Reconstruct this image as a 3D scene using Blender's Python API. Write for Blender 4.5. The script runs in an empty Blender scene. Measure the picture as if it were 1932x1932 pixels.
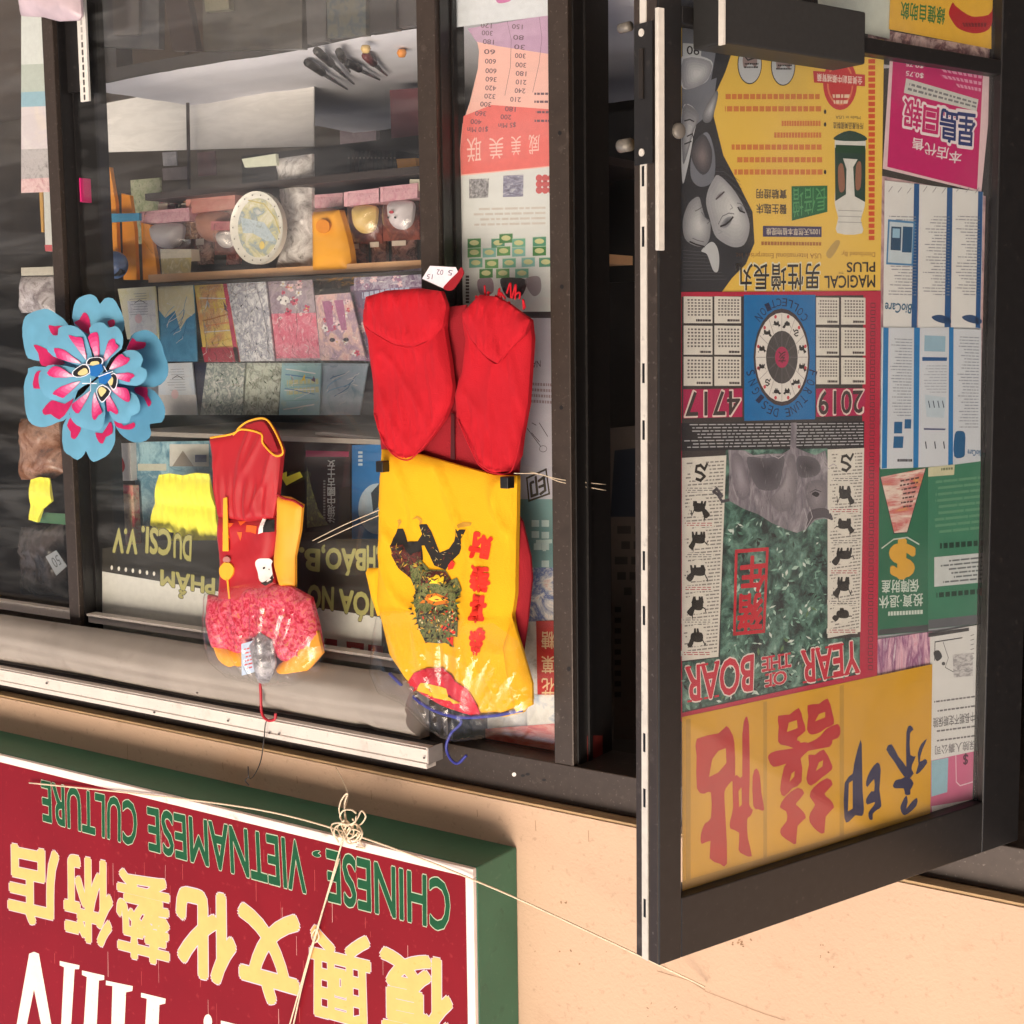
import bpy, bmesh, math, random
from mathutils import Vector, Matrix, noise
from mathutils.geometry import delaunay_2d_cdt
random.seed(7)
S = bpy.context.scene
COL = S.collection
R = math.radians
# ------------------------------------------------------------------ camera (the photograph hangs upside down: camera rolled over)
F, CX = 2763.0, 966.0
_up = Vector((304, -24034, -F)).normalized()
_x = Vector((-3966, 266, -F)); _x -= _up*_x.dot(_up); _x.normalize()
_y = _up.cross(_x)
CAM = Matrix((_x, _y, _up))
DIST, HGT = 2.48, 1.42
C0 = Vector((0, -DIST, HGT))
cam = bpy.data.cameras.new('camera'); camo = bpy.data.objects.new('camera', cam); COL.objects.link(camo)
cam.sensor_width = 36; cam.lens = 36*F/1932; cam.clip_start = .05; cam.clip_end = 500
camo.matrix_world = Matrix.Translation(C0) @ CAM.to_4x4()
S.camera = camo
# ------------------------------------------------------------------ light
SUN_EL, SUN_AZ = R(26), R(194)          # azimuth clockwise from +y (into the shop)
W = bpy.data.worlds.new('World'); S.world = W; W.use_nodes = True
nt = W.node_tree; bg = nt.nodes['Background']
sky = nt.nodes.new('ShaderNodeTexSky'); sky.sky_type = 'NISHITA'; sky.sun_disc = False
sky.sun_elevation = SUN_EL; sky.sun_rotation = SUN_AZ; sky.dust_density = 6.0; sky.air_density = .7
nt.links.new(sky.outputs[0], bg.inputs[0]); bg.inputs[1].default_value = .15
sl = bpy.data.lights.new('sun', 'SUN'); sl.energy = .5; sl.angle = R(50); sl.color = (1, .9, .76)
so = bpy.data.objects.new('sun', sl); COL.objects.link(so)
sd = Vector((math.sin(SUN_AZ)*math.cos(SUN_EL), math.cos(SUN_AZ)*math.cos(SUN_EL), math.sin(SUN_EL)))
so.rotation_euler = sd.to_track_quat('Z', 'Y').to_euler(); so.location = (3, -6, 6)
S.view_settings.view_transform = 'Standard'; S.view_settings.look = 'None'
S.view_settings.exposure = 0.74; S.view_settings.gamma = 1
S.cycles.max_bounces = 10; S.cycles.transparent_max_bounces = 24
S.cycles.caustics_reflective = False; S.cycles.caustics_refractive = False
# ------------------------------------------------------------------ geometry helpers
def ray(u, v): return CAM @ Vector(((u-CX)/F, -(v-CX)/F, -1))
class Plane:
    def __init__(s, p, n):
        s.p = Vector(p); s.n = Vector(n).normalized()
        s.ey = Vector((0, 0, 1)); s.ey = (s.ey - s.n*s.ey.dot(s.n)).normalized()
        s.ex = s.ey.cross(s.n)
    def hit(s, u, v):
        d = ray(u, v); t = (s.p-C0).dot(s.n)/d.dot(s.n); return C0+d*t
    def off(s, z): return Plane(s.p+s.n*z, s.n)
def PY(y): return Plane((0, y, 0), (0, -1, 0))
def PX(x): return Plane((x, 0, 0), (-1, 0, 0))
def zz(ox, oy, k): return lambda *a: [(ox+a[i]*k, oy+a[i+1]*k) for i in range(0, len(a), 2)]
K3 = 1/3
ZD = zz(1223.6, 0, .3667)        # door, low part of the leaf
ZC = zz(1223.6, 515.2, .3667)    # door, calendar
ZY = zz(1159.2, 1159.2, .4)      # door, yellow notice
ZS = zz(0, 1288, K3)             # sign, far end
Z6 = zz(515.2, 1352.4, .3667)    # sign, near end
ZG = zz(51.5, 1642.2, .4567)     # sign lettering
ZP = zz(837.2, 0, .3)            # side panel
ZQ = zz(953.1, 708.4, .4167)     # side panel upper
ZA = zz(0, 0, K3); ZB = zz(0, 450.8, K3); ZE = zz(0, 837.2, K3)
ZF = zz(579.6, 0, K3); ZH = zz(579.6, 450.8, K3); ZI = zz(579.6, 837.2, K3)
ZJ = zz(676.2, 933.8, .2333)     # yellow shirt
ZK = zz(547.4, 257.6, .18333)    # toys by the mullion
ZR = zz(354.2, 772.8, .3333)     # child's suit
ZN = zz(1281.6, 1249.4, .25334); ZW = zz(1281.6, 772.8, .26667); ZM = zz(1281.6, 96.6, .24332); ZV = zz(51.5, 547.4, .1734)
ZL = zz(51.5, 0, .3)             # far left strip
def area(p): return sum(p[i-1][0]*p[i][1]-p[i][0]*p[i-1][1] for i in range(len(p)))/2
def rect(u0, v0, u1, v1): return [(u0, v0), (u1, v0), (u1, v1), (u0, v1)]
def ell(cu, cv, ru, rv, n=28, a0=0, tilt=0):
    o = []
    for i in range(n):
        a = a0+2*math.pi*i/n; x, y = ru*math.cos(a), rv*math.sin(a)
        o.append((cu+x*math.cos(tilt)-y*math.sin(tilt), cv+x*math.sin(tilt)+y*math.cos(tilt)))
    return o
def spline(pts, n=5):
    o = []; k = len(pts)
    for i in range(k):
        p0, p1, p2, p3 = (Vector(pts[(i+j) % k]) for j in (-1, 0, 1, 2))
        for q in range(n):
            t = q/n
            o.append(tuple(.5*((2*p1)+(p2-p0)*t+(2*p0-5*p1+4*p2-p3)*t*t+(3*p1-p0-3*p2+p3)*t**3)))
    return o
def curve(pts, n=6):
    pts = [Vector(p) for p in pts]; o = []
    for i in range(len(pts)-1):
        p1, p2 = pts[i], pts[i+1]; p0 = pts[i-1] if i else p1*2-p2; p3 = pts[i+2] if i+2 < len(pts) else p2*2-p1
        for q in range(n):
            t = q/n
            o.append(.5*((2*p1)+(p2-p0)*t+(2*p0-5*p1+4*p2-p3)*t*t+(3*p1-p0-3*p2+p3)*t**3))
    return o+[pts[-1]]
def lerp2(q, s, t):
    a = Vector(q[0])*(1-s)+Vector(q[1])*s; b = Vector(q[3])*(1-s)+Vector(q[2])*s
    return tuple(a*(1-t)+b*t)
_txt = {}
def glyphs(s):
    if s not in _txt:
        c = bpy.data.curves.new('t', 'FONT'); c.body = s; c.resolution_u = 3
        o = bpy.data.objects.new('t', c); m = bpy.data.meshes.new_from_object(o)
        vs = [(v.co.x, v.co.y) for v in m.vertices]; fs = [list(p.vertices) for p in m.polygons]
        x0 = min(v[0] for v in vs); x1 = max(v[0] for v in vs); y0 = min(v[1] for v in vs); y1 = max(v[1] for v in vs)
        _txt[s] = ([((x-x0)/(x1-x0), (y-y0)/(y1-y0)) for x, y in vs], fs, x1-x0, y1-y0)
        bpy.data.objects.remove(o); bpy.data.curves.remove(c); bpy.data.meshes.remove(m)
    return _txt[s]
def bolds(s, bold):
    """strokes are thickened by laying the letters several times, each a hair further out"""
    vs, fs, w, h = glyphs(s); n = 0 if bold < .004 else (4 if bold < .015 else (8 if bold < .05 else 12))
    return [(vs, fs, 0)]+[([(x+bold*math.cos(2*math.pi*k/n+.4)/w, y+bold*math.sin(2*math.pi*k/n+.4)/h) for x, y in vs], fs, -(k+1)*4e-6) for k in range(n)]
def shade(b, px, c0, c1, z, n=7, at=None):
    """a printed halftone: nested outlines from tone c0 at the edge to c1 at the point at"""
    P = spline(px, 3); m = at or (sum(p[0] for p in P)/len(P), sum(p[1] for p in P)/len(P))
    for i in range(n):
        t = i/n; c = tuple(int(c0[k]+(c1[k]-c0[k])*t) for k in range(3)); b.poly([(m[0]+(p[0]-m[0])*(1-t*.92), m[1]+(p[1]-m[1])*(1-t*.92)) for p in P], ink(*c), z+i*2e-5)
class MB:
    """collects shapes in one plane's frame: x right, y up, z towards the viewer"""
    def __init__(s, pl, c=None):
        s.pl = pl; o = pl.hit(*c) if c else pl.p; s.o = Vector(o)
        s.mw = Matrix.Translation(s.o) @ Matrix((pl.ex, pl.ey, pl.n)).transposed().to_4x4()
        s.inv = s.mw.inverted(); s.v = []; s.f = []; s.m = []
    def mi(s, m):
        if m not in s.m: s.m.append(m)
        return s.m.index(m)
    def L(s, u, v):
        q = s.pl.hit(u, v)-s.o; return (q.dot(s.pl.ex), q.dot(s.pl.ey))
    def add(s, vs, fs, mat, smooth=False):
        n = len(s.v); s.v += [tuple(v) for v in vs]; k = s.mi(mat)
        s.f += [([i+n for i in f], k, smooth) for f in fs]
    def lpoly(s, p, mat, z=0, t=0):
        if area(p) < 0: p = p[::-1]
        n = len(p)
        if t:
            fs = [list(range(n)), list(range(2*n-1, n-1, -1))]+[[i, i+n, (i+1) % n+n, (i+1) % n] for i in range(n)]
            s.add([(x, y, z) for x, y in p]+[(x, y, z-t) for x, y in p], fs, mat)
        else: s.add([(x, y, z) for x, y in p], [list(range(n))], mat)
        return s
    def poly(s, px, mat, z=0, t=0): return s.lpoly([s.L(*q) for q in px], mat, z, t)
    def box(s, x0, x1, y0, y1, z0, z1, mat): return s.lpoly([(x0, y0), (x1, y0), (x1, y1), (x0, y1)], mat, z1, z1-z0)
    def line(s, pts, w, mat, z=0, close=False):
        P = [Vector(s.L(*q)) for q in pts]; n = len(P)
        for i in range(n if close else n-1):
            a, b = P[i], P[(i+1) % n]; d = (b-a)
            if d.length < 1e-6: continue
            d.normalize(); e = Vector((-d.y, d.x))*w/2; d = d*w*.45
            s.lpoly([tuple(a-e-d), tuple(b-e+d), tuple(b+e+d), tuple(a+e-d)], mat, z)
        return s
    def text(s, t, q, mat, z=0, bold=0, grow=0):
        """q: the four photo corners TL,TR,BR,BL of the (upside-down) word"""
        for vs, fs, dz in bolds(t, bold):
            P = [s.L(*lerp2(q, 1-x, y)) for x, y in vs]
            s.add([(x, y, z+dz) for x, y in P], fs, mat)
        return s
    def dashes(s, q, rows, mat, z=0, fill=.5, lo=.03, hi=.12, gap=.02, ragged=.2, seed=1):
        r = random.Random(seed)
        for i in range(rows):
            t0 = (i+.5-fill/2)/rows; t1 = (i+.5+fill/2)/rows; x = 0; end = 1-r.random()*ragged
            while x < end:
                w = min(r.uniform(lo, hi), end-x)
                if w > .006: s.poly([lerp2(q, 1-x, t0), lerp2(q, 1-x-w, t0), lerp2(q, 1-x-w, t1), lerp2(q, 1-x, t1)], mat, z)
                x += w+gap
        return s
    def tube(s, pts, r, mat, seg=7, world=True, cap=True):
        P = [(s.inv @ Vector(p)) if world else Vector(p) for p in pts]; vs = []; fs = []; n = len(P); ref = None
        for i in range(n):
            d = (P[min(i+1, n-1)]-P[max(i-1, 0)]).normalized()
            if ref is None: ref = d.orthogonal().normalized()
            a = (ref-d*ref.dot(d)).normalized(); ref = a; b = d.cross(a)
            rr = r(i/(n-1)) if callable(r) else r
            vs += [tuple(P[i]+a*rr*math.cos(2*math.pi*k/seg)+b*rr*math.sin(2*math.pi*k/seg)) for k in range(seg)]
        for i in range(n-1):
            fs += [[i*seg+k, i*seg+(k+1) % seg, (i+1)*seg+(k+1) % seg, (i+1)*seg+k] for k in range(seg)]
        if cap: fs += [list(range(seg))[::-1], list(range((n-1)*seg, n*seg))]
        s.add(vs, fs, mat, True); return s
    def cloth(s, px, mat, h, back=.004, res=.012, z=0, holes=(), outline=None, smooth=True):
        """a filled outline whose surface is lifted by h(x, y, distance to edge); closed by a flat back"""
        P = [s.L(*q) for q in px]
        if area(P) < 0: P = P[::-1]
        O = outline or P; B = []
        for i in range(len(P)):
            a, b = Vector(P[i]), Vector(P[(i+1) % len(P)]); k = max(1, int((b-a).length/res))
            B += [a.lerp(b, j/k) for j in range(k)]
        x0 = min(p.x for p in B); x1 = max(p.x for p in B); y0 = min(p.y for p in B); y1 = max(p.y for p in B)
        G = []; y = y0+res/2; row = 0
        while y < y1:
            x = x0+res*(.5 if row % 2 else .25)
            while x < x1: G.append(Vector((x, y))); x += res
            y += res*.87; row += 1
        nb = len(B); vs, _, fs, *_r = delaunay_2d_cdt(B+G, [(i, (i+1) % nb) for i in range(nb)], [], 1, 1e-6)
        def dist(p):
            best = 9
            for i in range(len(O)):
                a, b = Vector(O[i]), Vector(O[(i+1) % len(O)]); ab = b-a; t = max(0, min(1, (p-a).dot(ab)/max(ab.length_squared, 1e-12)))
                d = (a+ab*t-p).length
                if d < best: best = d
            return best
        V = [(v.x, v.y, z+h(v.x, v.y, dist(v))) for v in vs]; Fs = []
        for f in fs:
            if area([vs[i] for i in f]) < 0: f = f[::-1]
            Fs.append(list(f))
        s.add(V, Fs, mat, smooth)
        if back is not None: s.lpoly([tuple(p) for p in B], mat, z-back); 
        if back is not None:
            E = [(p.x, p.y, z+h(p.x, p.y, 0)) for p in B]+[(p.x, p.y, z-back) for p in B]
            s.add(E, [[i, i+nb, (i+1) % nb+nb, (i+1) % nb] for i in range(nb)], mat, smooth)
        return P
    def build(s, name, parent=None, label=None, cat=None, group=None, kind=None, bevel=0):
        me = bpy.data.meshes.new(name); me.from_pydata(s.v, [], [f[0] for f in s.f])
        for m in s.m: me.materials.append(m)
        me.polygons.foreach_set('material_index', [f[1] for f in s.f]); me.polygons.foreach_set('use_smooth', [f[2] for f in s.f])
        o = bpy.data.objects.new(name, me); COL.objects.link(o); o.matrix_world = s.mw
        if parent is not None:
            o.parent = parent; o.matrix_parent_inverse = parent.matrix_basis.inverted()
        if bevel:
            b = o.modifiers.new('bevel', 'BEVEL'); b.width = bevel; b.segments = 2; b.limit_method = 'ANGLE'
        return tag(o, label, cat, group, kind)
def tag(o, label=None, cat=None, group=None, kind=None):
    if label: o['label'] = label
    if cat: o['category'] = cat
    if group: o['group'] = group
    if kind: o['kind'] = kind
    return o
def empty(name, loc, label, cat, group=None):
    o = bpy.data.objects.new(name, None); COL.objects.link(o); o.location = loc; o.empty_display_size = .05
    return tag(o, label, cat, group)
WORLD = Plane((0, 0, 0), (0, 0, 1)); WORLD.ex = Vector((1, 0, 0)); WORLD.ey = Vector((0, 1, 0))
def wb():
    m = MB.__new__(MB); m.pl = WORLD; m.o = Vector((0, 0, 0)); m.mw = Matrix.Identity(4); m.inv = m.mw.copy(); m.v = []; m.f = []; m.m = []; return m
# ------------------------------------------------------------------ materials
def lin(c): return tuple(((x/255)/12.92 if x/255 <= .04045 else ((x/255+.055)/1.055)**2.4) for x in c)
def mat(name, c, rough=.6, var=.08, scale=30, metal=0, bump=0, bscale=200, spec=.5, sheen=0, spots=None, trans=0):
    m = bpy.data.materials.new(name); m.use_nodes = True; n = m.node_tree.nodes; l = m.node_tree.links
    b = n['Principled BSDF']; b.inputs['Roughness'].default_value = rough; b.inputs['Metallic'].default_value = metal
    b.inputs['Specular IOR Level'].default_value = spec; b.inputs['Sheen Weight'].default_value = sheen
    tc = n.new('ShaderNodeTexCoord'); c = lin(c)
    nz = n.new('ShaderNodeTexNoise'); nz.inputs['Scale'].default_value = scale; nz.inputs['Detail'].default_value = 6
    l.new(tc.outputs['Object'], nz.inputs['Vector'])
    cr = n.new('ShaderNodeValToRGB'); l.new(nz.outputs[0], cr.inputs[0])
    cr.color_ramp.elements[0].position = .3; cr.color_ramp.elements[1].position = .7
    cr.color_ramp.elements[0].color = (*[x*(1-var) for x in c], 1); cr.color_ramp.elements[1].color = (*[min(1, x*(1+var)) for x in c], 1)
    out = cr.outputs[0]
    if spots:      # (colour, scale, amount): stains of their own shape
        for sc_, ss, am in spots:
            n2 = n.new('ShaderNodeTexNoise'); n2.inputs['Scale'].default_value = ss; n2.inputs['Detail'].default_value = 8; l.new(tc.outputs['Object'], n2.inputs['Vector'])
            r2 = n.new('ShaderNodeValToRGB'); r2.color_ramp.elements[0].position = .62; r2.color_ramp.elements[1].position = .72; l.new(n2.outputs[0], r2.inputs[0])
            r2.color_ramp.elements[1].color = (am, am, am, 1)
            mx = n.new('ShaderNodeMix'); mx.data_type = 'RGBA'; l.new(r2.outputs[0], mx.inputs[0]); l.new(out, mx.inputs[6]); mx.inputs[7].default_value = (*lin(sc_), 1); out = mx.outputs[2]
    l.new(out, b.inputs['Base Color'])
    if bump:
        bn = n.new('ShaderNodeTexNoise'); bn.inputs['Scale'].default_value = bscale; bn.inputs['Detail'].default_value = 5; l.new(tc.outputs['Object'], bn.inputs['Vector'])
        bp = n.new('ShaderNodeBump'); bp.inputs['Strength'].default_value = bump; bp.inputs['Distance'].default_value = .004; l.new(bn.outputs[0], bp.inputs['Height']); l.new(bp.outputs[0], b.inputs['Normal'])
    if trans:
        b.inputs['Subsurface Weight'].default_value = 0
    return m
def prnt(name, cols, scale=40, rough=.4, seed=0, hard=True, dist=.6, stretch=(1, 1, 1)):
    """printed picture: patches of several inks"""
    m = bpy.data.materials.new(name); m.use_nodes = True; n = m.node_tree.nodes; l = m.node_tree.links
    b = n['Principled BSDF']; b.inputs['Roughness'].default_value = rough
    tc = n.new('ShaderNodeTexCoord'); mp = n.new('ShaderNodeMapping'); mp.inputs['Location'].default_value = (seed*3.7, seed*1.3, seed*.7); mp.inputs['Scale'].default_value = stretch
    l.new(tc.outputs['Object'], mp.inputs['Vector'])
    nz = n.new('ShaderNodeTexNoise'); nz.inputs['Scale'].default_value = scale; nz.inputs['Detail'].default_value = 7; nz.inputs['Roughness'].default_value = .65; nz.inputs['Distortion'].default_value = dist
    l.new(mp.outputs[0], nz.inputs['Vector'])
    cr = n.new('ShaderNodeValToRGB'); l.new(nz.outputs[0], cr.inputs[0]); e = cr.color_ramp.elements
    cr.color_ramp.interpolation = 'CONSTANT' if hard == 2 else 'LINEAR'
    k = len(cols)
    while len(e) < k: e.new(.5)
    for i in range(k): e[i].position = .28+.44*i/max(1, k-1); e[i].color = (*lin(cols[i]), 1)
    l.new(cr.outputs[0], b.inputs['Base Color']); return m
def clear(name, ior=1.45, rough=.02, tint=(.97, .98, .97), haze=0.0, bump=0, bscale=60, glare=0):
    m = bpy.data.materials.new(name); m.use_nodes = True; n = m.node_tree.nodes; l = m.node_tree.links
    n.remove(n['Principled BSDF']); t = n.new('ShaderNodeBsdfTransparent'); t.inputs[0].default_value = (*tint, 1)
    g = n.new('ShaderNodeBsdfGlossy'); g.inputs['Roughness'].default_value = rough; fr = n.new('ShaderNodeMath'); lw = n.new('ShaderNodeLayerWeight'); pw5 = n.new('ShaderNodeMath'); pw5.operation = 'POWER'; pw5.inputs[1].default_value = 5
    l.new(lw.outputs['Facing'], pw5.inputs[0]); lw.inputs[0].default_value = .5; f0 = ((ior-1)/(ior+1))**2
    fr.operation = 'MULTIPLY_ADD'; fr.inputs[1].default_value = 1-f0; fr.inputs[2].default_value = f0; l.new(pw5.outputs[0], fr.inputs[0])
    mx = n.new('ShaderNodeMixShader'); l.new(fr.outputs[0], mx.inputs[0]); l.new(t.outputs[0], mx.inputs[1]); l.new(g.outputs[0], mx.inputs[2]); last = mx
    if haze:
        d = n.new('ShaderNodeBsdfDiffuse'); d.inputs[0].default_value = (.85, .85, .86, 1); m2 = n.new('ShaderNodeMixShader'); m2.inputs[0].default_value = haze
        l.new(mx.outputs[0], m2.inputs[1]); l.new(d.outputs[0], m2.inputs[2]); last = m2
        if glare:      # pale streaks mixed into the pane's colour for milky reflections
            tc = n.new('ShaderNodeTexCoord'); mp = n.new('ShaderNodeMapping'); mp.inputs['Rotation'].default_value = (0, R(24), 0); mp.inputs['Scale'].default_value = (.8, 1, 5.5); l.new(tc.outputs['Object'], mp.inputs['Vector'])
            sn = n.new('ShaderNodeTexNoise'); sn.inputs['Scale'].default_value = 3.2; sn.inputs['Detail'].default_value = 8; sn.inputs['Roughness'].default_value = .6; sn.inputs['Distortion'].default_value = .5; l.new(mp.outputs[0], sn.inputs['Vector'])
            mr = n.new('ShaderNodeMapRange'); mr.inputs['From Min'].default_value = .45; mr.inputs['From Max'].default_value = .75; mr.inputs['To Min'].default_value = haze; mr.inputs['To Max'].default_value = glare; l.new(sn.outputs[0], mr.inputs['Value']); l.new(mr.outputs[0], m2.inputs[0])
    if bump:
        tc = n.new('ShaderNodeTexCoord'); bn = n.new('ShaderNodeTexNoise'); bn.inputs['Scale'].default_value = bscale; bn.inputs['Detail'].default_value = 4; bn.inputs['Distortion'].default_value = 1.5
        l.new(tc.outputs['Object'], bn.inputs['Vector']); bp = n.new('ShaderNodeBump'); bp.inputs['Strength'].default_value = bump; bp.inputs['Distance'].default_value = .02
        l.new(bn.outputs[0], bp.inputs['Height']); l.new(bp.outputs[0], g.inputs['Normal']); l.new(bp.outputs[0], lw.inputs['Normal'])
    l.new(last.outputs[0], n['Material Output'].inputs[0]); return m
_mc = {}
def ink(r, g, b, rough=.5, var=.05):
    k = (r, g, b, rough, var)
    if k not in _mc: _mc[k] = mat('ink_%02x%02x%02x' % (r, g, b), (r, g, b), rough, var, 60)
    return _mc[k]
WALL = mat('cream_stucco', (200, 168, 142), .85, .07, 1.6, bump=.35, bscale=160, spots=[((196, 150, 112), 2.2, .35), ((150, 112, 80), 9, .22), ((120, 90, 66), 70, .22)])
SOFF = mat('stucco_edge', (180, 150, 112), .9, .15, 14, bump=.3)
BRONZE = mat('bronze_aluminium', (68, 58, 52), .42, .10, 40, metal=.35, spots=[((126, 114, 104), 34, .25), ((52, 44, 40), 9, .35), ((150, 140, 130), 140, .35)])
BLACK = mat('black_aluminium', (30, 28, 28), .38, .15, 60, spots=[((90, 84, 78), 90, .2)])
SILVER = mat('mill_aluminium', (226, 218, 206), .42, .08, 60, metal=.15, spots=[((110, 100, 92), 40, .5)])
WHITEAL = mat('white_painted_rail', (214, 204, 196), .5, .04, 20, spots=[((170, 152, 138), 16, .35), ((110, 96, 86), 90, .25)])
GLASS = clear('window_glass', 1.62, .02, (.985, .99, .985), .006, glare=.042)
DGLASS = clear('door_glass', 1.55, .03, (.97, .97, .96), .010, glare=.05)
PLASTIC = clear('clear_plastic', 1.6, .06, (.985, .985, .985), .012, .18, 14)
CANVAS = mat('grey_canvas', (156, 147, 139), .95, .10, 8, bump=.5, bscale=900, spots=[((112, 100, 92), 12, .3)])
GREEN = mat('green_enamel', (48, 104, 80), .4, .09, 10, spots=[((20, 58, 46), 25, .4), ((120, 150, 130), 90, .15)])
SIGNW = mat('sign_trim_white', (238, 224, 216), .45, .05, 20, spots=[((150, 120, 104), 30, .4)])
SIGNR = mat('sign_red_enamel', (126, 14, 26), .4, .08, 5, spec=.2, spots=[((190, 74, 74), 60, .25), ((110, 10, 20), 8, .3)])
DARKROOM = mat('dark_interior', (74, 66, 60), .8, .3, 3)
PAPER = mat('white_paper', (224, 224, 222), .7, .03, 20)
GREYP = mat('grey_paper', (196, 198, 204), .7, .05, 20)
# ------------------------------------------------------------------ setting: ground and street side
g = wb(); g.box(-40, 40, -3.2, 0.16, -.12, 0, mat('pavement_concrete', (216, 208, 196), .9, .1, 2)); g.build('pavement', kind='structure')
g = wb(); g.box(-60, 60, -60, 60, -.4, -.13, mat('asphalt', (150, 146, 140), .9, .15, 2)); g.build('road', kind='structure')
ob_ = empty('street_building', (4, -15, 0), 'pale buff building across the street, seen only as a dim mirror image in the glass', 'building')
w = wb(); w.box(-14, 26, -20, -15, 0, 6.2, mat('buff_render', (150, 144, 134), .9, .08, 1)); w.build('wall', ob_)
w = wb(); w.box(-14, 26, -15, -13.4, 3.1, 3.3, mat('grey_canopy', (120, 118, 116), .8, .08, 2)); w.build('canopy', ob_)
for i in range(9):
    w = wb(); w.box(-12+i*4, -9.6+i*4, -15, -14.97, .4, 2.8, mat('shop_dark', (44, 46, 50), .2, .1) if not i else bpy.data.materials['shop_dark']); w.build('window', ob_)
PF = PY(0)
def XP(u, v, y=0): return PY(y).hit(u, v).x
def ZPX(u, v, y=0): return PY(y).hit(u, v).z
zt = ZPX(1193, 1545); zb = ZPX(1050, 1440)
xh = XP(1926, 1500)
# ------------------------------------------------------------------ the shop building
shop = empty('shop_building', (2, 0, 0), 'cream stucco shop front with dark bronze window frames and a cluttered display', 'building')
w = wb(); YW = -.035
w.box(-4, 9, YW, .16, zt+.004, 4.6, WALL); w.box(-4, xh-1.9, YW, .16, 0, zt+.004, WALL); SCF = mat('wall_scuff', (150, 116, 88), .9, .3, 90); rs_ = random.Random(31)
for cu_, cv_, n_, sp_ in ((1396, 1776, 16, 13), (1356, 1764, 5, 5), (1066, 1702, 5, 8), (1560, 1800, 6, 40), (1250, 1900, 5, 40), (1080, 1800, 6, 60)):
    b_ = MB(PY(YW-.0006), (cu_, cv_))
    for k_ in range(n_): b_.poly(ell(cu_+rs_.gauss(0, sp_*.6), cv_+rs_.gauss(0, sp_*.35), rs_.uniform(.6, 3), rs_.uniform(.5, 1.8), 7, tilt=rs_.uniform(0, 3)), SCF, k_*1e-6)
    w.add([tuple(b_.mw @ Vector(p)) for p in b_.v], [f[0] for f in b_.f], SCF)
b_ = MB(PY(YW-.0006), (1400, 1850)); b_.line([(1330, 1870), (1390, 1893), (1440, 1912), (1480, 1925)], .0007, SCF, 0); b_.line([(1240, 1832), (1300, 1850), (1330, 1868)], .0009, SCF, 2e-6)
for u_ in (240, 420, 560, 700, 900, 1010, 1110): b_.line([(u_, 1372+(u_-61)*.186), (u_+1, 1384+(u_-61)*.186+rs_.uniform(0, 16))], .0012, SCF, 1e-6)
w.add([tuple(b_.mw @ Vector(p)) for p in b_.v], [f[0] for f in b_.f], SCF)
w.build('facade_wall', shop)
w = wb(); w.box(xh-1.9, 9, YW+.003, .0, zt-.002, zt+.0035, SOFF); w.build('wall_edge', shop)
w = wb(); w.box(xh-1.9, 9, .0, .15, zb, zt-.003, BRONZE)
w.build('header_frame', shop, bevel=.002)
# bolts and flaws on the header
hb = MB(PY(-.001))
for u, v in Z6(1240, 297): hb.poly(ell(u, v, 4, 4, 10), ink(235, 230, 224), 0); hb.build('screw', shop)
for u, v in Z6(1285, 303, 1394, 325, 1310, 296): 
    hb = MB(PY(-.001), (u, v)); hb.poly(ell(u, v, 4, 2.5, 8), ink(20, 18, 18), 0); hb.build('screw', shop)
def mullion(u0, u1, v, depth, nm='mullion', ztop=None):
    x0, x1 = XP(u1, v), XP(u0, v)
    w = wb(); w.box(x0, x1, .0, depth, .0, ztop or zb, BRONZE); o = w.build(nm, shop, bevel=.002)
    w = wb(); w.box(x0-.004, x0-.0005, .014, depth-.004, .0, ztop or zb, BLACK)
    w.box(x0-.009, x0-.004, .05, .062, .0, ztop or zb, BLACK); w.build('channel', o)
    return x0, x1
JX0, JX1 = mullion(1040, 1077, 800, .15)
MX0, MX1 = mullion(786, 821, 100, .10)
LX0, LX1 = mullion(90, 110, 300, .165)
# window panes
GY = .062
def pane(x0, x1, nm='window_pane'):
    w = wb(); w.box(x0, x1, GY, GY+.005, .1, zb, GLASS); return w.build(nm, shop)
pane(MX1, LX0-.001); pane(JX1, MX0-.001); pane(LX1, 8.5)
w = wb(); w.box(JX1, 8.9, .0, .12, .0, .1, BRONZE); w.build('sill', shop)
# interior shell
w = wb(); w.box(-1.9, 9, 3.4, 3.5, 0, 2.9, DARKROOM); w.build('back_wall', shop)
w = wb(); w.box(-1.9, 9, .165, 3.5, 2.7, 2.8, DARKROOM); w.build('ceiling', shop)
w = wb(); w.box(-1.9, 9, .165, 3.5, -.1, .0, mat('brown_floor', (86, 70, 58), .6, .2, 4)); w.build('floor', shop)
for x in (-2, 8.9): w = wb(); w.box(x, x+.1, .165, 3.5, 0, 2.8, DARKROOM); w.build('side_wall', shop)
# screw heads on the door jamb
for u, v in [(1056, 251), (1060, 541), (1059, 769), (1073, 1262)]:
    jb = MB(PY(-.0012), (u, v)); jb.poly(ell(u, v, 3.6, 4.4, 10), ink(16, 14, 14), 0); jb.build('screw', shop)
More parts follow.
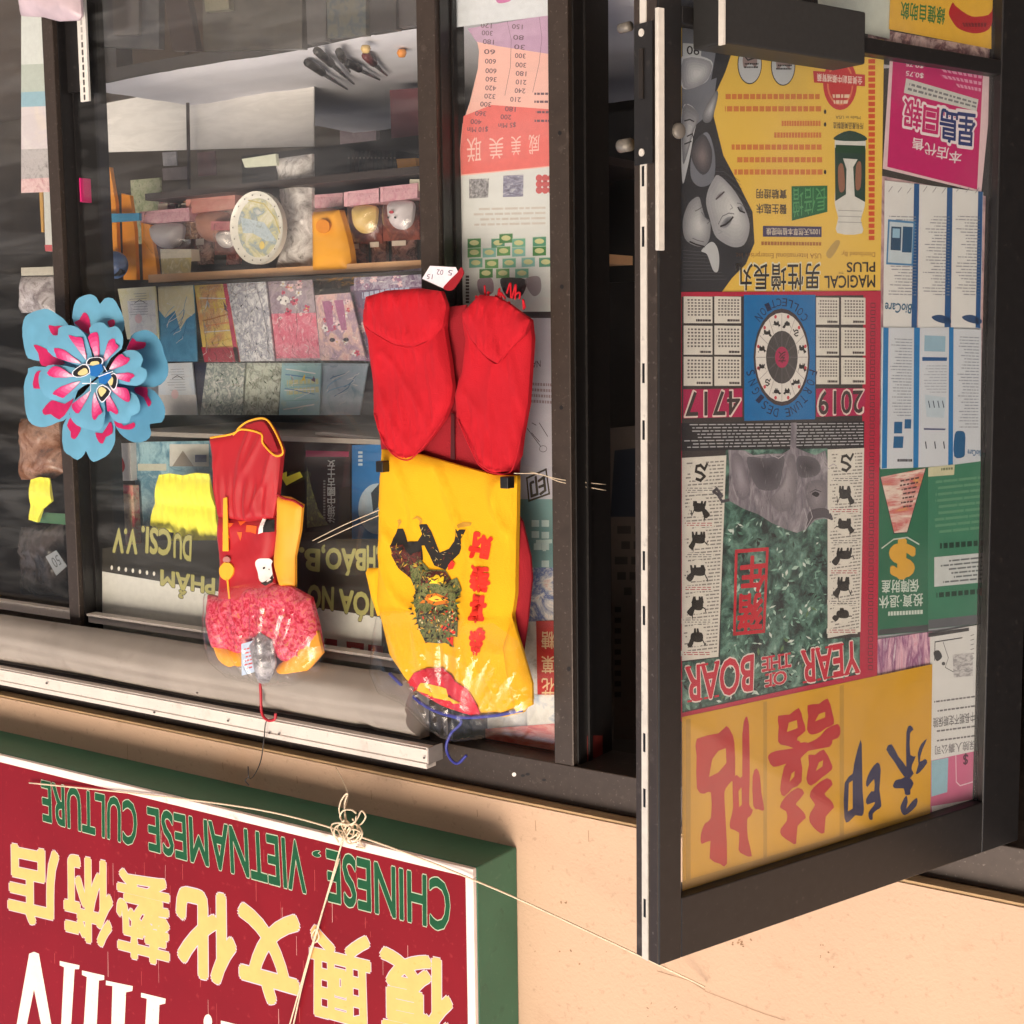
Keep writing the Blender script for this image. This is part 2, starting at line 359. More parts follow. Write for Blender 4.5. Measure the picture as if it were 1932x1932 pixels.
# ------------------------------------------------------------------ door leaf, swung open towards the street
_dv = CAM @ Vector((3773, 368, -F)); _dv.z = 0; _dv.normalize()
H = Vector((xh, .0, 0)); DN = Vector((-_dv.y, _dv.x, 0)); DN = DN if DN.dot(C0-H) > 0 else -DN
DP = Plane(H, DN)
door = empty('glass_door', (DP.hit(1243, 1800).x, DP.hit(1243, 1800).y, .02), 'open black aluminium glass door leaf covered with posters, swung towards the street', 'door')
dm = MB(DP)
ex = lambda u, v: dm.L(u, v)[0]; ey = lambda u, v: dm.L(u, v)[1]
dr, dl = ex(1243, 1400), -.0          # free edge and hinge edge (x right in the leaf's frame)
if dr < 0: pass
x_in = ex(1286, 1000); x_hg = ex(1868, 1000)
ztop = ey(1244, 1822); zgl = ey(1287, 1699)-.004
zmr0 = sum(ey(*p) for p in ZD(1120, 188, 1764, 300))/2; zmr1 = sum(ey(*p) for p in ZD(1120, 262, 1764, 385))/2
DT = .046
def dbox(x0, x1, y0, y1, z0, z1, m, nm, parent=None, bevel=.0018):
    b = MB(DP); b.box(min(x0, x1), max(x0, x1), min(y0, y1), max(y0, y1), z0, z1, m); return b.build(nm, parent or door, bevel=bevel)
dbox(dr, x_in, .02, ztop, -DT, 0, BLACK, 'stile')
dbox(x_hg, 0.004, .02, ztop, -DT, 0, BLACK, 'stile')
dbox(x_hg, x_in, zgl, ztop, -DT, -.0004, BLACK, 'top_rail')
dbox(x_hg, x_in, zmr0, zmr1, -DT, -.0004, BLACK, 'mid_rail')
dbox(x_hg, x_in, .02, .26, -DT, -.0004, BLACK, 'bottom_rail')
b = MB(DP); b.box(x_hg, x_in, .26, zmr0, -.018, -.013, DGLASS); b.box(x_hg, x_in, zmr1, zgl, -.018, -.013, DGLASS); b.build('glass_pane', door)
# free edge: bronze with a bright slotted channel
sgn = 1 if dr > 0 else -1
EP = Plane(H+DP.ex*dr, DP.ex*sgn)          # plane of the free edge
eb = MB(EP)
def edge_x(z): return Vector(H+DP.ex*dr+DP.n*z-eb.o).dot(EP.ex)
a0, a1 = edge_x(-.0015), edge_x(-DT+.001)
eb.box(min(a0, a1), max(a0, a1), .022, ztop-.002, .0, .0016, BRONZE); eb.build('edge_cap', door, bevel=.0005)
ch = MB(EP); c0, c1 = edge_x(-.0195), edge_x(-.0315)
zlock0, zlock1 = EP.hit(1207, 47).z, EP.hit(1207, 312).z
ch.box(min(c0, c1), max(c0, c1), zlock1, ztop-.001, .0018, .0034, SILVER); ch.box(min(c0, c1), max(c0, c1), .03, zlock0, .0018, .0034, SILVER)
ch.build('edge_channel', door)
cm = (c0+c1)/2
for v in (333, 447, 704, 811, 1057, 1160, 1399, 1503, 1710):
    z = EP.hit(1215, v).z; sb = MB(EP); sb.box(cm-.0022, cm+.0022, z-.013, z+.013, .0034, .0038, ink(14, 12, 12)); sb.build('slot', door)
lk = MB(EP); lk.box(min(a0, a1)+.004, max(a0, a1)-.004, zlock0, zlock1, .0017, .0052, BLACK)
z0, z1 = EP.hit(1207, 95).z, EP.hit(1207, 190).z
lk.box(cm-.004, cm+.004, z0, z1, .0052, .0075, mat('lock_bronze', (62, 56, 52), .35, .1, metal=.6))
lk.build('lock_plate', door, bevel=.0006)
for v in (65, 290):
    lk2 = MB(EP); z = EP.hit(1207, v).z; lk2.lpoly([(cm+.005*math.cos(t*.524), z+.005*math.sin(t*.524)) for t in range(12)], SILVER, .0066, .0016)
    lk2.build('screw', door)
# bright astragal on the front of the free stile, and the push box
p = ZD(25, 40, 65, 1290)
q0, q1 = dm.L(1234.5, 15), dm.L(1247.5, 473)
as_ = MB(DP); as_.box(min(q0[0], q1[0]), max(q0[0], q1[0]), min(q0[1], q1[1]), max(q0[1], q1[1]), .0008, .007, SILVER); as_.build('astragal', door, bevel=.001)
PB = .062; DPB = DP.off(PB); pb = MB(DPB)
L0 = pb.L(1366, 70); L1 = pb.L(1633.6, 71)
yb1 = pb.L(1500, 101)[1]; yb0 = pb.L(1633, 22)[1]
bx0, bx1 = min(L0[0], L1[0]), max(L0[0], L1[0])
pb.box(bx0, bx1, yb0, yb1, -PB+.004, 0, mat('push_box_black', (40, 39, 38), .55, .12, 120)); pbo = pb.build('push_bar', door, bevel=.003)
pe = MB(DPB); xe = L0[0]; pe.box(xe+.0005, xe+.004, yb0-.004, yb1+.003, -.006, .003, SILVER); pe.build('end_cap', pbo)
# pull knobs behind the edge of the leaf
for (u, v, ru, rv) in [(1185, 32, 10, 13), (1186, 262, 11, 21)]:
    kb = MB(EP, (1200, v)); pt = EP.hit(1200, v)-DN*(DT+.0)
    kb.tube([pt-DP.ex*sgn*.03, pt-DP.ex*sgn*.03-DN*.014, pt-DP.ex*sgn*.03-DN*.02], .0065 if rv < 20 else .009, mat('knob_chrome', (120, 114, 106), .5, .05, metal=.3) if v == 32 else bpy.data.materials['knob_chrome'], 16)
    kb.build('knob', door)
# half-round pull seen on the glass side
kb = MB(DP); pt = DP.hit(1279, 247); kb.tube([pt-DN*.004, pt+DN*.004, pt+DN*.006], lambda t: .011-.004*t*t, bpy.data.materials['knob_chrome'], 18); kb.build('lock_cylinder', door)
# ------------------------------------------------------------------ posters on the door (behind its glass)
def sheet(px, base, depth, name, label, cat, group=None, extra=None, t=.0004):
    """a printed sheet on the inside of the door glass; depth = how far behind the glass"""
    c = (sum(p[0] for p in px)/len(px), sum(p[1] for p in px)/len(px))
    b = MB(DP.off(-.0185-depth), c); b.poly(px, base, 0, t)
    if extra: extra(b)
    return b.build(name, label=label, cat=cat, group=group)
e = .00015
YEL = mat('poster_yellow', (236, 196, 84), .55, .04, 10)
DKI = ink(34, 30, 34); GRD = mat('photo_dark_grey', (48, 50, 56), .5, .25, 14); GRM = mat('photo_mid_grey', (112, 116, 126), .5, .3, 10); GRL = mat('photo_light_grey', (196, 200, 204), .5, .12, 10)
def f_magic(b):
    b.poly(ZD(172, 100, 440, 235, 395, 370, 345, 480, 335, 600, 385, 800, 470, 960, 535, 1090, 545, 1250, 500, 1360, 430, 1430, 370, 1512, 165, 1515), GRD, e)
    b.poly(ZD(172, 110, 360, 180, 320, 420, 270, 480, 172, 520), GRM, 2*e)
    b.poly(spline(ZD(172, 290, 320, 310, 310, 400, 260, 440, 172, 450)), GRL, 3*e)
    b.poly(ZD(172, 470, 350, 400, 330, 560, 270, 620, 172, 700), GRM, 2.2*e)
    b.poly(spline(ZD(172, 560, 250, 580, 230, 700, 200, 860, 172, 930)), GRL, 3*e)
    b.poly(spline(ZD(230, 760, 300, 680, 340, 800, 330, 930, 260, 960, 215, 900)), GRM, 3.2*e)
    shade(b, ZM(300, 960, 400, 1050, 480, 1170, 535, 1300, 540, 1400, 500, 1500, 420, 1520, 330, 1480, 270, 1420, 235, 1300, 205, 1180, 220, 1080, 260, 1000), (158, 160, 165), (220, 222, 222), 4*e, 9, ZM(430, 1230)[0])
    shade(b, ZM(318, 1352, 350, 1300, 385, 1283, 412, 1286, 400, 1325, 372, 1362, 335, 1374), (150, 152, 158), (84, 86, 92), 5*e+4e-5, 4); b.line(ZM(318, 1358, 352, 1346, 386, 1320, 412, 1288), .0026, DKI, 6*e+4e-5); b.line(ZM(300, 1340, 330, 1280, 380, 1256, 420, 1262), .0014, ink(120, 120, 126), 6*e+4e-5)
    shade(b, ZM(450, 1222, 470, 1200, 488, 1208, 498, 1248, 478, 1248), (150, 152, 158), (90, 92, 98), 5*e+4e-5, 4); b.line(ZM(452, 1212, 466, 1238, 502, 1252), .0022, DKI, 6*e+4e-5); b.line(ZM(446, 1178, 470, 1182, 494, 1204), .0012, ink(120, 120, 126), 6*e+4e-5)
    b.line(ZM(300, 1385, 330, 1400, 300, 1416), .0008, ink(140, 142, 148), 6*e); b.line(ZM(395, 1190, 410, 1215, 392, 1226), .0012, ink(140, 142, 148), 6*e)
    shade(b, ZM(278, 1150, 290, 1118, 322, 1092, 345, 1090, 330, 1122, 300, 1145), (160, 160, 164), (110, 104, 108), 5*e+4e-5, 4); b.line(ZM(282, 1148, 308, 1124, 344, 1092), .0020, ink(70, 60, 64), 6*e+4e-5)
    for k in range(14): b.line(ZM(250+k*14, 905+k*26, 330+k*17, 900+k*34, 470+k*8, 1010+k*30), .0005, ink(*((86, 88, 94) if k % 2 else (30, 30, 34))), 1.7*e+k*1e-6)
    shade(b, ZM(24, 1320, 60, 1200, 100, 1150, 150, 1130, 172, 1200, 198, 1285, 238, 1325, 232, 1450, 190, 1512, 110, 1505, 40, 1450), (140, 142, 147), (208, 210, 212), 4.4*e, 9, ZM(150, 1360)[0])
    b.line(ZM(80, 1478, 130, 1500, 190, 1516), .0022, DKI, 6*e); b.line(ZM(100, 1450, 140, 1468, 185, 1478), .0010, ink(90, 92, 98), 6*e); b.line(ZM(170, 1250, 190, 1280, 232, 1322, 214, 1336), .0012, ink(100, 102, 108), 6*e); b.line(ZM(120, 1240, 150, 1225, 172, 1210), .0010, ink(90, 86, 90), 6*e)
    for k in range(9): b.line(ZM(30, 1545+k*28, 220+k*18, 1560+k*26), .0006, ink(86, 88, 94), 1.6*e)
    shade(b, ZM(30, 60, 240, 80, 230, 200, 150, 270, 30, 280), (150, 152, 158), (214, 216, 218), 3.2*e, 6); shade(b, ZM(24, 440, 120, 450, 150, 520, 110, 620, 60, 800, 24, 860), (120, 122, 128), (190, 192, 196), 3.4*e, 6)
    shade(b, ZM(180, 480, 270, 320, 300, 330, 270, 470, 240, 545, 190, 550), (110, 112, 118), (196, 198, 202), 3.4*e, 6); shade(b, ZM(90, 760, 180, 640, 250, 760, 240, 900, 180, 960, 110, 880), (72, 72, 78), (140, 128, 130), 3.6*e, 6)
    for q in ((40, 540, 80, 530, 110, 545), (60, 660, 100, 640, 110, 700), (40, 720, 90, 700)): b.line(ZM(*q), .0018, GRD, 4.2*e)
    b.poly(spline(ZD(320, 1245, 350, 1270, 362, 1330, 355, 1395, 330, 1390, 300, 1310, 270, 1290)), GRL, 4.6*e)                     # hand
    b.poly(ZD(175, 222, 272, 228, 268, 292, 175, 286), ink(190, 194, 196), 4*e); b.text('90', ZD(195, 236, 262, 240, 258, 284, 195, 280), DKI, 5*e, .01)
    for cx, cy in ((520, 330), (692, 338)):
        b.poly(ell(*ZD(cx, cy)[0], 23, 38), DKI, e); b.poly(ell(*ZD(cx, cy)[0], 21.5, 36), GRL, 2*e)
        b.poly(spline(ZD(cx-35, cy-40, cx, cy-75, cx+36, cy-30, cx+30, cy+15, cx, cy-5, cx-30, cy+20)), ink(150, 130, 128), 3*e)
        b.line(ZD(cx-40, cy-55, cx-10, cy-20, cx+36, cy-35), .002, DKI, 4*e); b.dashes(ZD(cx-45, cy-10, cx+45, cy-10, cx+40, cy+25, cx-40, cy+25), 2, DKI, 4*e, seed=cx)
    red = ink(196, 62, 66)
    b.poly(ell(*ZD(985, 430)[0], 32, 50), red, e); b.poly(ell(*ZD(985, 430)[0], 25, 41), ink(222, 128, 96), 2*e); b.poly(ell(*ZD(985, 430)[0], 22, 37), red, 3*e)
    b.dashes(ZD(940, 480, 1035, 480, 1020, 540, 950, 540), 2, ink(236, 206, 180), 4*e, .6, .1, .3, .06, seed=8)
    b.poly(ZD(845, 365, 1112, 385, 1112, 445, 850, 425), red, 4*e); b.text('全美首創中藥補腎藥', ZD(865, 378, 1098, 396, 1098, 438, 865, 418), ink(244, 226, 214), 5*e, .01)
    org = ink(214, 128, 66)
    for y, x0, x1, k in ((885, 440, 895, 1), (822, 440, 893, 2), (757, 425, 890, 3), (695, 645, 888, 4), (635, 680, 885, 5), (560, 385, 888, 6), (497, 385, 880, 7)):
        b.dashes(ZD(x0, y-16, x1, y-16, x1, y+16, x0, y+16), 1, org, e, .85, .045, .06, .012, .02, seed=k)
    for y in (885, 640, 575): b.poly(ell(*ZD(908, y)[0], 2.4, 4.4, 10), DKI, e)
    dk = ink(58, 52, 56)
    b.text('醫生臨床', ZD(555, 1048, 710, 1052, 710, 1102, 555, 1100), dk, e, .015); b.text('實驗證明', ZD(555, 972, 710, 976, 710, 1024, 555, 1022), dk, e, .015)
    gr = ink(24, 104, 62); b.poly(ZD(735, 958, 920, 955, 920, 1090, 737, 1136), gr, e)
    b.text('長倍增', ZD(742, 966, 915, 964, 915, 1082, 744, 1122), ink(80, 156, 96), 2*e, -.005)
    b.poly(ZD(588, 1162, 890, 1166, 890, 1220, 588, 1218), ink(60, 52, 96), e); b.text('100%天然草本植物提煉', ZD(606, 1172, 880, 1176, 880, 1212, 606, 1210), ink(224, 214, 196), 2*e, .005)
    b.dashes(ZD(580, 1240, 888, 1244, 888, 1266, 580, 1264), 1, ink(170, 110, 50), e, .8, .03, .05, .01, 0, 3)
    b.text('USA International Enterprises Inc', ZD(450, 1292, 888, 1296, 888, 1330, 450, 1328), ink(150, 100, 48), e, .0); b.text('Distributed By:', ZD(992, 1288, 1165, 1290, 1165, 1322, 992, 1318), ink(150, 100, 48), e, .0)
    b.poly(spline(ZD(915, 1300, 960, 1240, 985, 1245, 960, 1300, 930, 1330)), ink(190, 160, 90), e)
    b.text('男性增長丸', ZD(448, 1352, 885, 1350, 885, 1496, 448, 1500), ink(228, 224, 200), e, .03); b.text('男性增長丸', ZD(452, 1358, 881, 1356, 881, 1490, 452, 1494), DKI, 2*e, .012)
    b.text('MAGICAL', ZD(905, 1420, 1165, 1414, 1165, 1478, 905, 1482), DKI, e, .02); b.text('PLUS', ZD(1020, 1350, 1165, 1348, 1165, 1398, 1020, 1400), DKI, e, .02); b.text('TM', ZD(980, 1398, 1004, 1398, 1004, 1408, 980, 1408), DKI, e)
    # bottle
    bt = ink(222, 222, 216); bg_ = ink(36, 66, 56)
    b.poly(spline(ZD(958, 800, 965, 700, 1035, 680, 1110, 705, 1116, 800, 1112, 980, 1112, 1060, 1092, 1130, 1098, 1200, 970, 1198, 975, 1120, 958, 1050, 960, 950), 3), bt, e)
    b.poly(ZD(958, 760, 1116, 765, 1114, 1040, 1060, 1010, 1052, 860, 1075, 820, 1000, 815, 1018, 870, 1015, 1000, 960, 1035), bg_, 2*e)
    b.poly(ZD(962, 745, 1114, 750, 1114, 790, 962, 786), ink(30, 70, 44), 3*e); b.poly(spline(ZD(962, 700, 1035, 672, 1112, 700, 1110, 725, 965, 722), 3), bg_, 2*e)
    b.poly(spline(ZD(1068, 850, 1092, 840, 1090, 960, 1065, 970)), ink(150, 104, 84), 3*e); b.poly(spline(ZD(975, 860, 1000, 850, 1008, 970, 980, 980)), ink(150, 104, 84), 3*e)
    for y in (1080, 1110, 1140): b.poly(ZD(975, y, 1096, y+4, 1096, y+8, 975, y+4), ink(170, 172, 168), 3*e)
    b.text('所有產品美國製造', ZD(950, 628, 1105, 632, 1105, 666, 950, 662), dk, e, .01); b.text('Made in USA', ZD(962, 595, 1090, 598, 1090, 614, 962, 611), dk, e)
    b.dashes(ZD(1130, 300, 1166, 300, 1162, 1240, 1132, 1240), 30, ink(214, 84, 44), e, .72, .99, 1, .1, .02, 5)
sheet([(1279, 30), (1668, 75), (1661, 548), (1279, 558)], YEL, .0024, 'advert_poster', 'yellow pill advert poster with a grey couple photograph and a bottle', 'poster', extra=f_magic)
def animal(b, cx, cy, w, h, m, z, seed):
    """small printed animal, feet towards the foot of the sheet"""
    r = random.Random(seed*13+5); fl = r.choice((-1, 1)); k = seed % 6; q = lambda x, y: (cx+fl*x*w, cy+y*h)
    if k == 4:      # winding body
        b.line([q(-.45, -.35), q(-.3, -.1), q(-.05, -.3), q(.2, -.25), q(.25, 0), q(-.1, .1), q(-.3, .25), q(-.05, .45), q(.2, .38)], .0042*w/30, m, z); return
    ln, ft, lg_ = (.36, .42, .32)[seed % 3]+.03, r.uniform(.24, .36), r.uniform(.26, .38)
    nk = r.uniform(-.02, .16); hd = r.uniform(.12, .18)
    b.poly(spline([q(-ln, 0), q(-ln*.9, ft*.8), q(-ln*.3, ft), q(ln*.5, ft*.9), q(ln, ft*.6), q(ln*.9, -.1), q(0, -.16), q(-ln*.7, -.15)], 3), m, z)
    b.poly(spline([q(ln*.5, ft*.3), q(ln*.6, ft+nk*.6), q(ln+hd*.3, ft+nk+hd), q(ln+hd*1.8, ft+nk), q(ln+hd, ft+nk-hd), q(ln, ft*.4)], 3), m, z)
    if k in (0, 2, 5): b.poly([q(ln*.8, ft+nk), q(ln*.85, ft+nk+hd*2.2), q(ln*1.1, ft+nk+hd*.6)], m, z)
    for x in ((-ln*.9, -ln*.5, ln*.4, ln*.8) if k != 3 else (-.1, .1)): 
        d_ = r.uniform(-.1, .1); b.poly([q(x-.09, 0), q(x+.12, 0), q(x+.07+d_, -lg_), q(x-.04+d_, -lg_)], m, z)
    b.line([q(-ln*.9, ft*.6), q(-ln-.12, ft*r.uniform(.2, 1.6)), q(-ln-.16, ft*r.uniform(.4, 2.2))], .0018*w/30, m, z)
REDB = mat('calendar_red', (186, 34, 66), .5, .06, 12)
FOL = prnt('calendar_foliage', [(16, 22, 24), (34, 48, 48), (66, 100, 90), (110, 150, 136), (170, 196, 184)], 36, dist=.4)
CELL = ink(226, 222, 212)
def f_cal(b):
    b.poly([(1286, 560), (1629, 557), (1622, 1272), (1287, 1345)], ink(62, 56, 56), e)
    k = 0
    for x0, x1 in ((180, 328), (338, 475)):
        for y0, y1 in ((120, 258), (270, 420), (430, 580)):
            b.poly(ZC(x0, y0, x1, y0+2, x1, y1, x0, y1), CELL, 2*e); k += 1
            b.dashes(ZC(x0+10, y0+10, x1-10, y0+12, x1-10, y1-35, x0+10, y1-35), 6, ink(96, 88, 90), 3*e, .5, .08, .09, .055, .1, k)
            b.dashes(ZC(x0+60, y1-22, x1-8, y1-20, x1-8, y1-8, x0+60, y1-8), 1, ink(70, 60, 62), 3*e, .9, .1, .2, .02, .3, k)
    for x0, x1 in ((862, 979), (990, 1115)):
        for y0, y1 in ((125, 265), (280, 424), (434, 572)):
            b.poly(ZC(x0, y0, x1, y0+2, x1, y1, x0, y1), CELL, 2*e); k += 1
            b.dashes(ZC(x0+10, y0+10, x1-10, y0+12, x1-10, y1-35, x0+10, y1-35), 6, ink(96, 88, 90), 3*e, .5, .08, .09, .055, .1, k)
            b.dashes(ZC(x0+50, y1-22, x1-8, y1-20, x1-8, y1-8, x0+50, y1-8), 1, ink(70, 60, 62), 3*e, .9, .1, .2, .02, .3, k)
    mg = ink(178, 34, 84)
    b.poly(ZC(178, 598, 482, 594, 482, 740, 178, 748), mg, 2*e); b.poly(ZC(862, 594, 1114, 592, 1112, 732, 862, 740), mg, 2*e)
    b.text('4717', ZC(184, 606, 474, 600, 474, 734, 184, 742), ink(232, 214, 206), 3*e, .03); b.text('4717', ZC(190, 612, 468, 606, 468, 728, 190, 736), ink(70, 58, 58), 4*e, .012)
    b.text('2019', ZC(868, 602, 1108, 598, 1106, 724, 868, 734), ink(232, 214, 206), 3*e, .03); b.text('2019', ZC(874, 608, 1102, 604, 1100, 718, 874, 728), ink(70, 58, 58), 4*e, .012)
    b.poly(ZC(490, 112, 858, 112, 856, 752, 492, 760), ink(14, 112, 178), 2*e)
    c = ZC(684, 433)[0]
    b.poly(ell(*c, 53, 92, 24), ink(66, 54, 56), 3*e); b.poly(ell(*c, 49.5, 84), ink(232, 228, 222), 4*e); b.poly(ell(*c, 30, 50), ink(70, 66, 66), 5*e); b.poly(ell(*c, 13, 20), mg, 6*e)
    b.text('亥', [(c[0]-7, c[1]-11), (c[0]+7, c[1]-11), (c[0]+7, c[1]+11), (c[0]-7, c[1]+11)], ink(70, 30, 40), 7*e, .01)
    for i in range(12):
        a = i*math.pi/6+.26; p = (c[0]+39*math.cos(a), c[1]+66*math.sin(a)); animal(b, p[0], p[1], 13, 15, ink(34, 30, 30), 5*e, i)
        a2 = a+math.pi/12; b.line([(c[0]+31*math.cos(a2), c[1]+51*math.sin(a2)), (c[0]+48*math.cos(a2), c[1]+82*math.sin(a2))], .0008, ink(150, 140, 140), 5*e)
        b.poly(ell(c[0]+46*math.cos(a), c[1]+79*math.sin(a), 2.6, 3.6, 8), ink(206, 70, 80), 5*e)
        b.line([c, (c[0]+29*math.cos(a2), c[1]+48*math.sin(a2))], .0008, ink(108, 104, 104), 5.5*e)
    nv = ink(20, 34, 72)
    s1 = 'FORTUNE DESIGNS'
    for i, chh in enumerate(s1):
        if chh == ' ': continue
        a = R(16+i*148/(len(s1)-1)); p = Vector((c[0]+61*math.cos(a), c[1]+106*math.sin(a))); o_ = Vector((61*math.cos(a)*1.0, 106*math.sin(a)*.6)).normalized(); t_ = Vector((o_.y, -o_.x))
        hw, hh = 4.6, 8.0; b.text(chh, [tuple(p-t_*-hw*-1-o_*hh), tuple(p+t_*hw-o_*hh), tuple(p+t_*hw+o_*hh), tuple(p-t_*hw+o_*hh)], nv, 3*e, .0)
    s2 = 'COLLECTION'
    for i, chh in enumerate(s2):
        a = R(-46-i*88/(len(s2)-1)); p = Vector((c[0]+62*math.cos(a), c[1]+104*math.sin(a))); o_ = -Vector((62*math.cos(a), 104*math.sin(a)*.6)).normalized(); t_ = Vector((o_.y, -o_.x))
        hw, hh = 4.6, 7.5; b.text(chh, [tuple(p-t_*hw-o_*hh), tuple(p+t_*hw-o_*hh), tuple(p+t_*hw+o_*hh), tuple(p-t_*hw+o_*hh)], nv, 3*e, .0)
    b.poly(ZC(168, 772, 1110, 762, 1108, 900, 168, 915), ink(38, 36, 40), 2*e)
    b.dashes(ZC(180, 772, 1104, 766, 1104, 888, 180, 905), 8, ink(186, 186, 190), 3*e, .34, .015, .05, .008, .08, 4)
    b.poly([(1369, 848), (1561, 846), (1561, 1206), (1622, 1202), (1622, 1270), (1287, 1342), (1287, 1250), (1358, 1240)], FOL, 2*e)
    # boar
    BO = prnt('boar_fur', [(84, 80, 88), (122, 116, 126), (150, 144, 152), (186, 180, 186)], 45, dist=2, stretch=(1, .35, 1))
    rl_ = random.Random(17); LFC = [ink(*c) for c in ((20, 28, 28), (44, 70, 62), (84, 128, 110), (130, 172, 154), (176, 206, 192), (216, 228, 220), (96, 128, 84), (60, 96, 88))]
    for k_ in range(640):
        u_, v_ = rl_.uniform(1288, 1622), rl_.uniform(955, 1338)
        if not (1372 < u_ < 1558 or (v_ > 1252 and v_ < 1340-(u_-1288)*.21)) or (v_ > 1340-(u_-1288)*.21): continue
        a_ = rl_.uniform(0, 6.28); l_ = rl_.uniform(2.5, 8.5); w_ = l_*rl_.uniform(.22, .5); ca, sa = math.cos(a_), math.sin(a_)
        cl_ = noise.noise((u_*.03, v_*.03, 2)); ci = min(7, max(0, int(3.2+cl_*5+rl_.gauss(0, 1.3)))); b.poly([(u_-l_*ca, v_-l_*sa), (u_+w_*sa, v_-w_*ca), (u_+l_*ca, v_+l_*sa), (u_-w_*sa, v_+w_*ca)], LFC[ci], 2.05*e+k_*2e-7)
    BOQ = ZW(345, 640, 350, 560, 352, 400, 345, 285, 460, 288, 520, 322, 620, 312, 730, 312, 782, 280, 790, 92, 830, 92, 826, 270, 900, 302, 960, 322, 1030, 290, 1048, 370, 1090, 345, 1130, 385, 1095, 430, 1082, 500, 1050, 600, 1062, 660, 1092, 790, 1020, 770, 960, 782, 890, 850, 830, 872, 740, 842, 650, 800, 560, 742, 450, 700)
    b.poly(BOQ, BO, 3.1*e)
    dk1 = (70, 66, 72)
    shade(b, ZW(480, 335, 600, 345, 735, 330, 730, 430, 690, 560, 560, 560, 500, 450), (104, 100, 108), dk1, 3.3*e, 6); shade(b, ZW(840, 330, 960, 345, 1000, 420, 960, 470, 860, 480, 830, 420), (100, 96, 104), (60, 56, 62), 3.3*e, 6)
    shade(b, ZW(370, 320, 440, 330, 480, 480, 500, 600, 430, 640, 380, 520), (122, 116, 126), (172, 166, 174), 3.3*e, 7); shade(b, ZW(770, 330, 815, 330, 830, 520, 800, 690, 700, 720, 640, 640, 700, 560, 750, 450), (122, 116, 124), (168, 162, 168), 3.5*e, 7)
    shade(b, ZW(900, 520, 1020, 500, 1045, 590, 1030, 700, 950, 740, 900, 640), (116, 110, 118), (150, 144, 150), 3.3*e, 5)
    b.poly(spline(ZW(935, 598, 960, 580, 990, 596, 970, 618), 4), ink(36, 32, 36), 4.4*e); b.line(ZW(925, 585, 960, 566, 1000, 580), .0012, ink(60, 56, 62), 4.4*e)
    for q in ((880, 700, 905, 780, 885, 850), (920, 690, 940, 760, 890, 850), (1000, 330, 1030, 400, 1060, 420), (1010, 310, 1020, 360, 1045, 385), (1060, 400, 1090, 385, 1110, 400), (460, 300, 500, 330, 600, 322), (640, 318, 700, 345, 740, 318)): b.line(ZW(*q), .0013, ink(178, 172, 178), 4.5*e)
    b.poly(spline(ZW(920, 720, 1040, 700, 1085, 780, 1020, 764, 950, 778, 900, 840)), ink(82, 76, 84), 4*e)
    b.line(ZW(345, 640, 300, 650, 270, 600, 240, 580, 262, 560, 300, 610), .0044, ink(84, 80, 86), 4.6*e)
    rb_ = random.Random(6)
    for k_ in range(200):     # bristles
        u_, v_ = rb_.uniform(360, 1040), rb_.uniform(330, 800)
        if (u_-690)**2/360**2+(v_-540)**2/245**2 > .8: continue
        b.line(ZW(u_, v_, u_+rb_.uniform(-10, 10), v_+rb_.uniform(16, 40)), .0004, ink(*rb_.choice(((64, 60, 66), (168, 162, 168), (96, 92, 98)))), 4.2*e+k_*2e-7)
    for qd, ys, xc in (([(1286, 864), (1370, 859), (1355, 1239), (1286, 1247)], (1020, 1200, 1362, 1530, 1698, 1865), 262), ([(1561, 848), (1630, 845), (1623, 1192), (1561, 1204)], (970, 1130, 1290, 1445, 1602, 1750), 1012)):
        b.poly(qd, CELL, 3.2*e); b.dashes([lerp2(qd, .05, .02), lerp2(qd, .95, .02), lerp2(qd, .95, .98), lerp2(qd, .05, .98)], 54, ink(140, 136, 132), 3.8*e, .4, .04, .16, .03, .2, xc)
        for i, y in enumerate(ys):
            p = ZC(xc-(i*3), y)[0]; b.poly(ell(p[0], p[1], 19, 21, 14), CELL, 4.4*e); animal(b, p[0], p[1], 30, 38, ink(44, 40, 36), 5*e, i*7+xc)
            p2 = ZC(xc-(i*3), y+92)[0]; b.poly(rect(p2[0]-30, p2[1]-5, p2[0]+28, p2[1]+5), CELL, 4.4*e); b.dashes(rect(p2[0]-28, p2[1]-4, p2[0]+24, p2[1]+4), 2, ink(176, 80, 88) if i % 2 else ink(120, 116, 116), 5*e, .4, .06, .2, .05, .1, i)
    rd = ink(198, 34, 50)
    b.line(ZC(450, 1432, 610, 1420, 592, 1842, 440, 1856), .0052, rd, 4*e, True)
    b.text('豬', ZC(462, 1655, 585, 1648, 580, 1838, 456, 1848), rd, 4*e, .03); b.text('年', ZC(475, 1465, 605, 1452, 596, 1632, 470, 1642), rd, 4*e, .03)
    wh = ink(236, 222, 216); rr = ink(200, 40, 62)
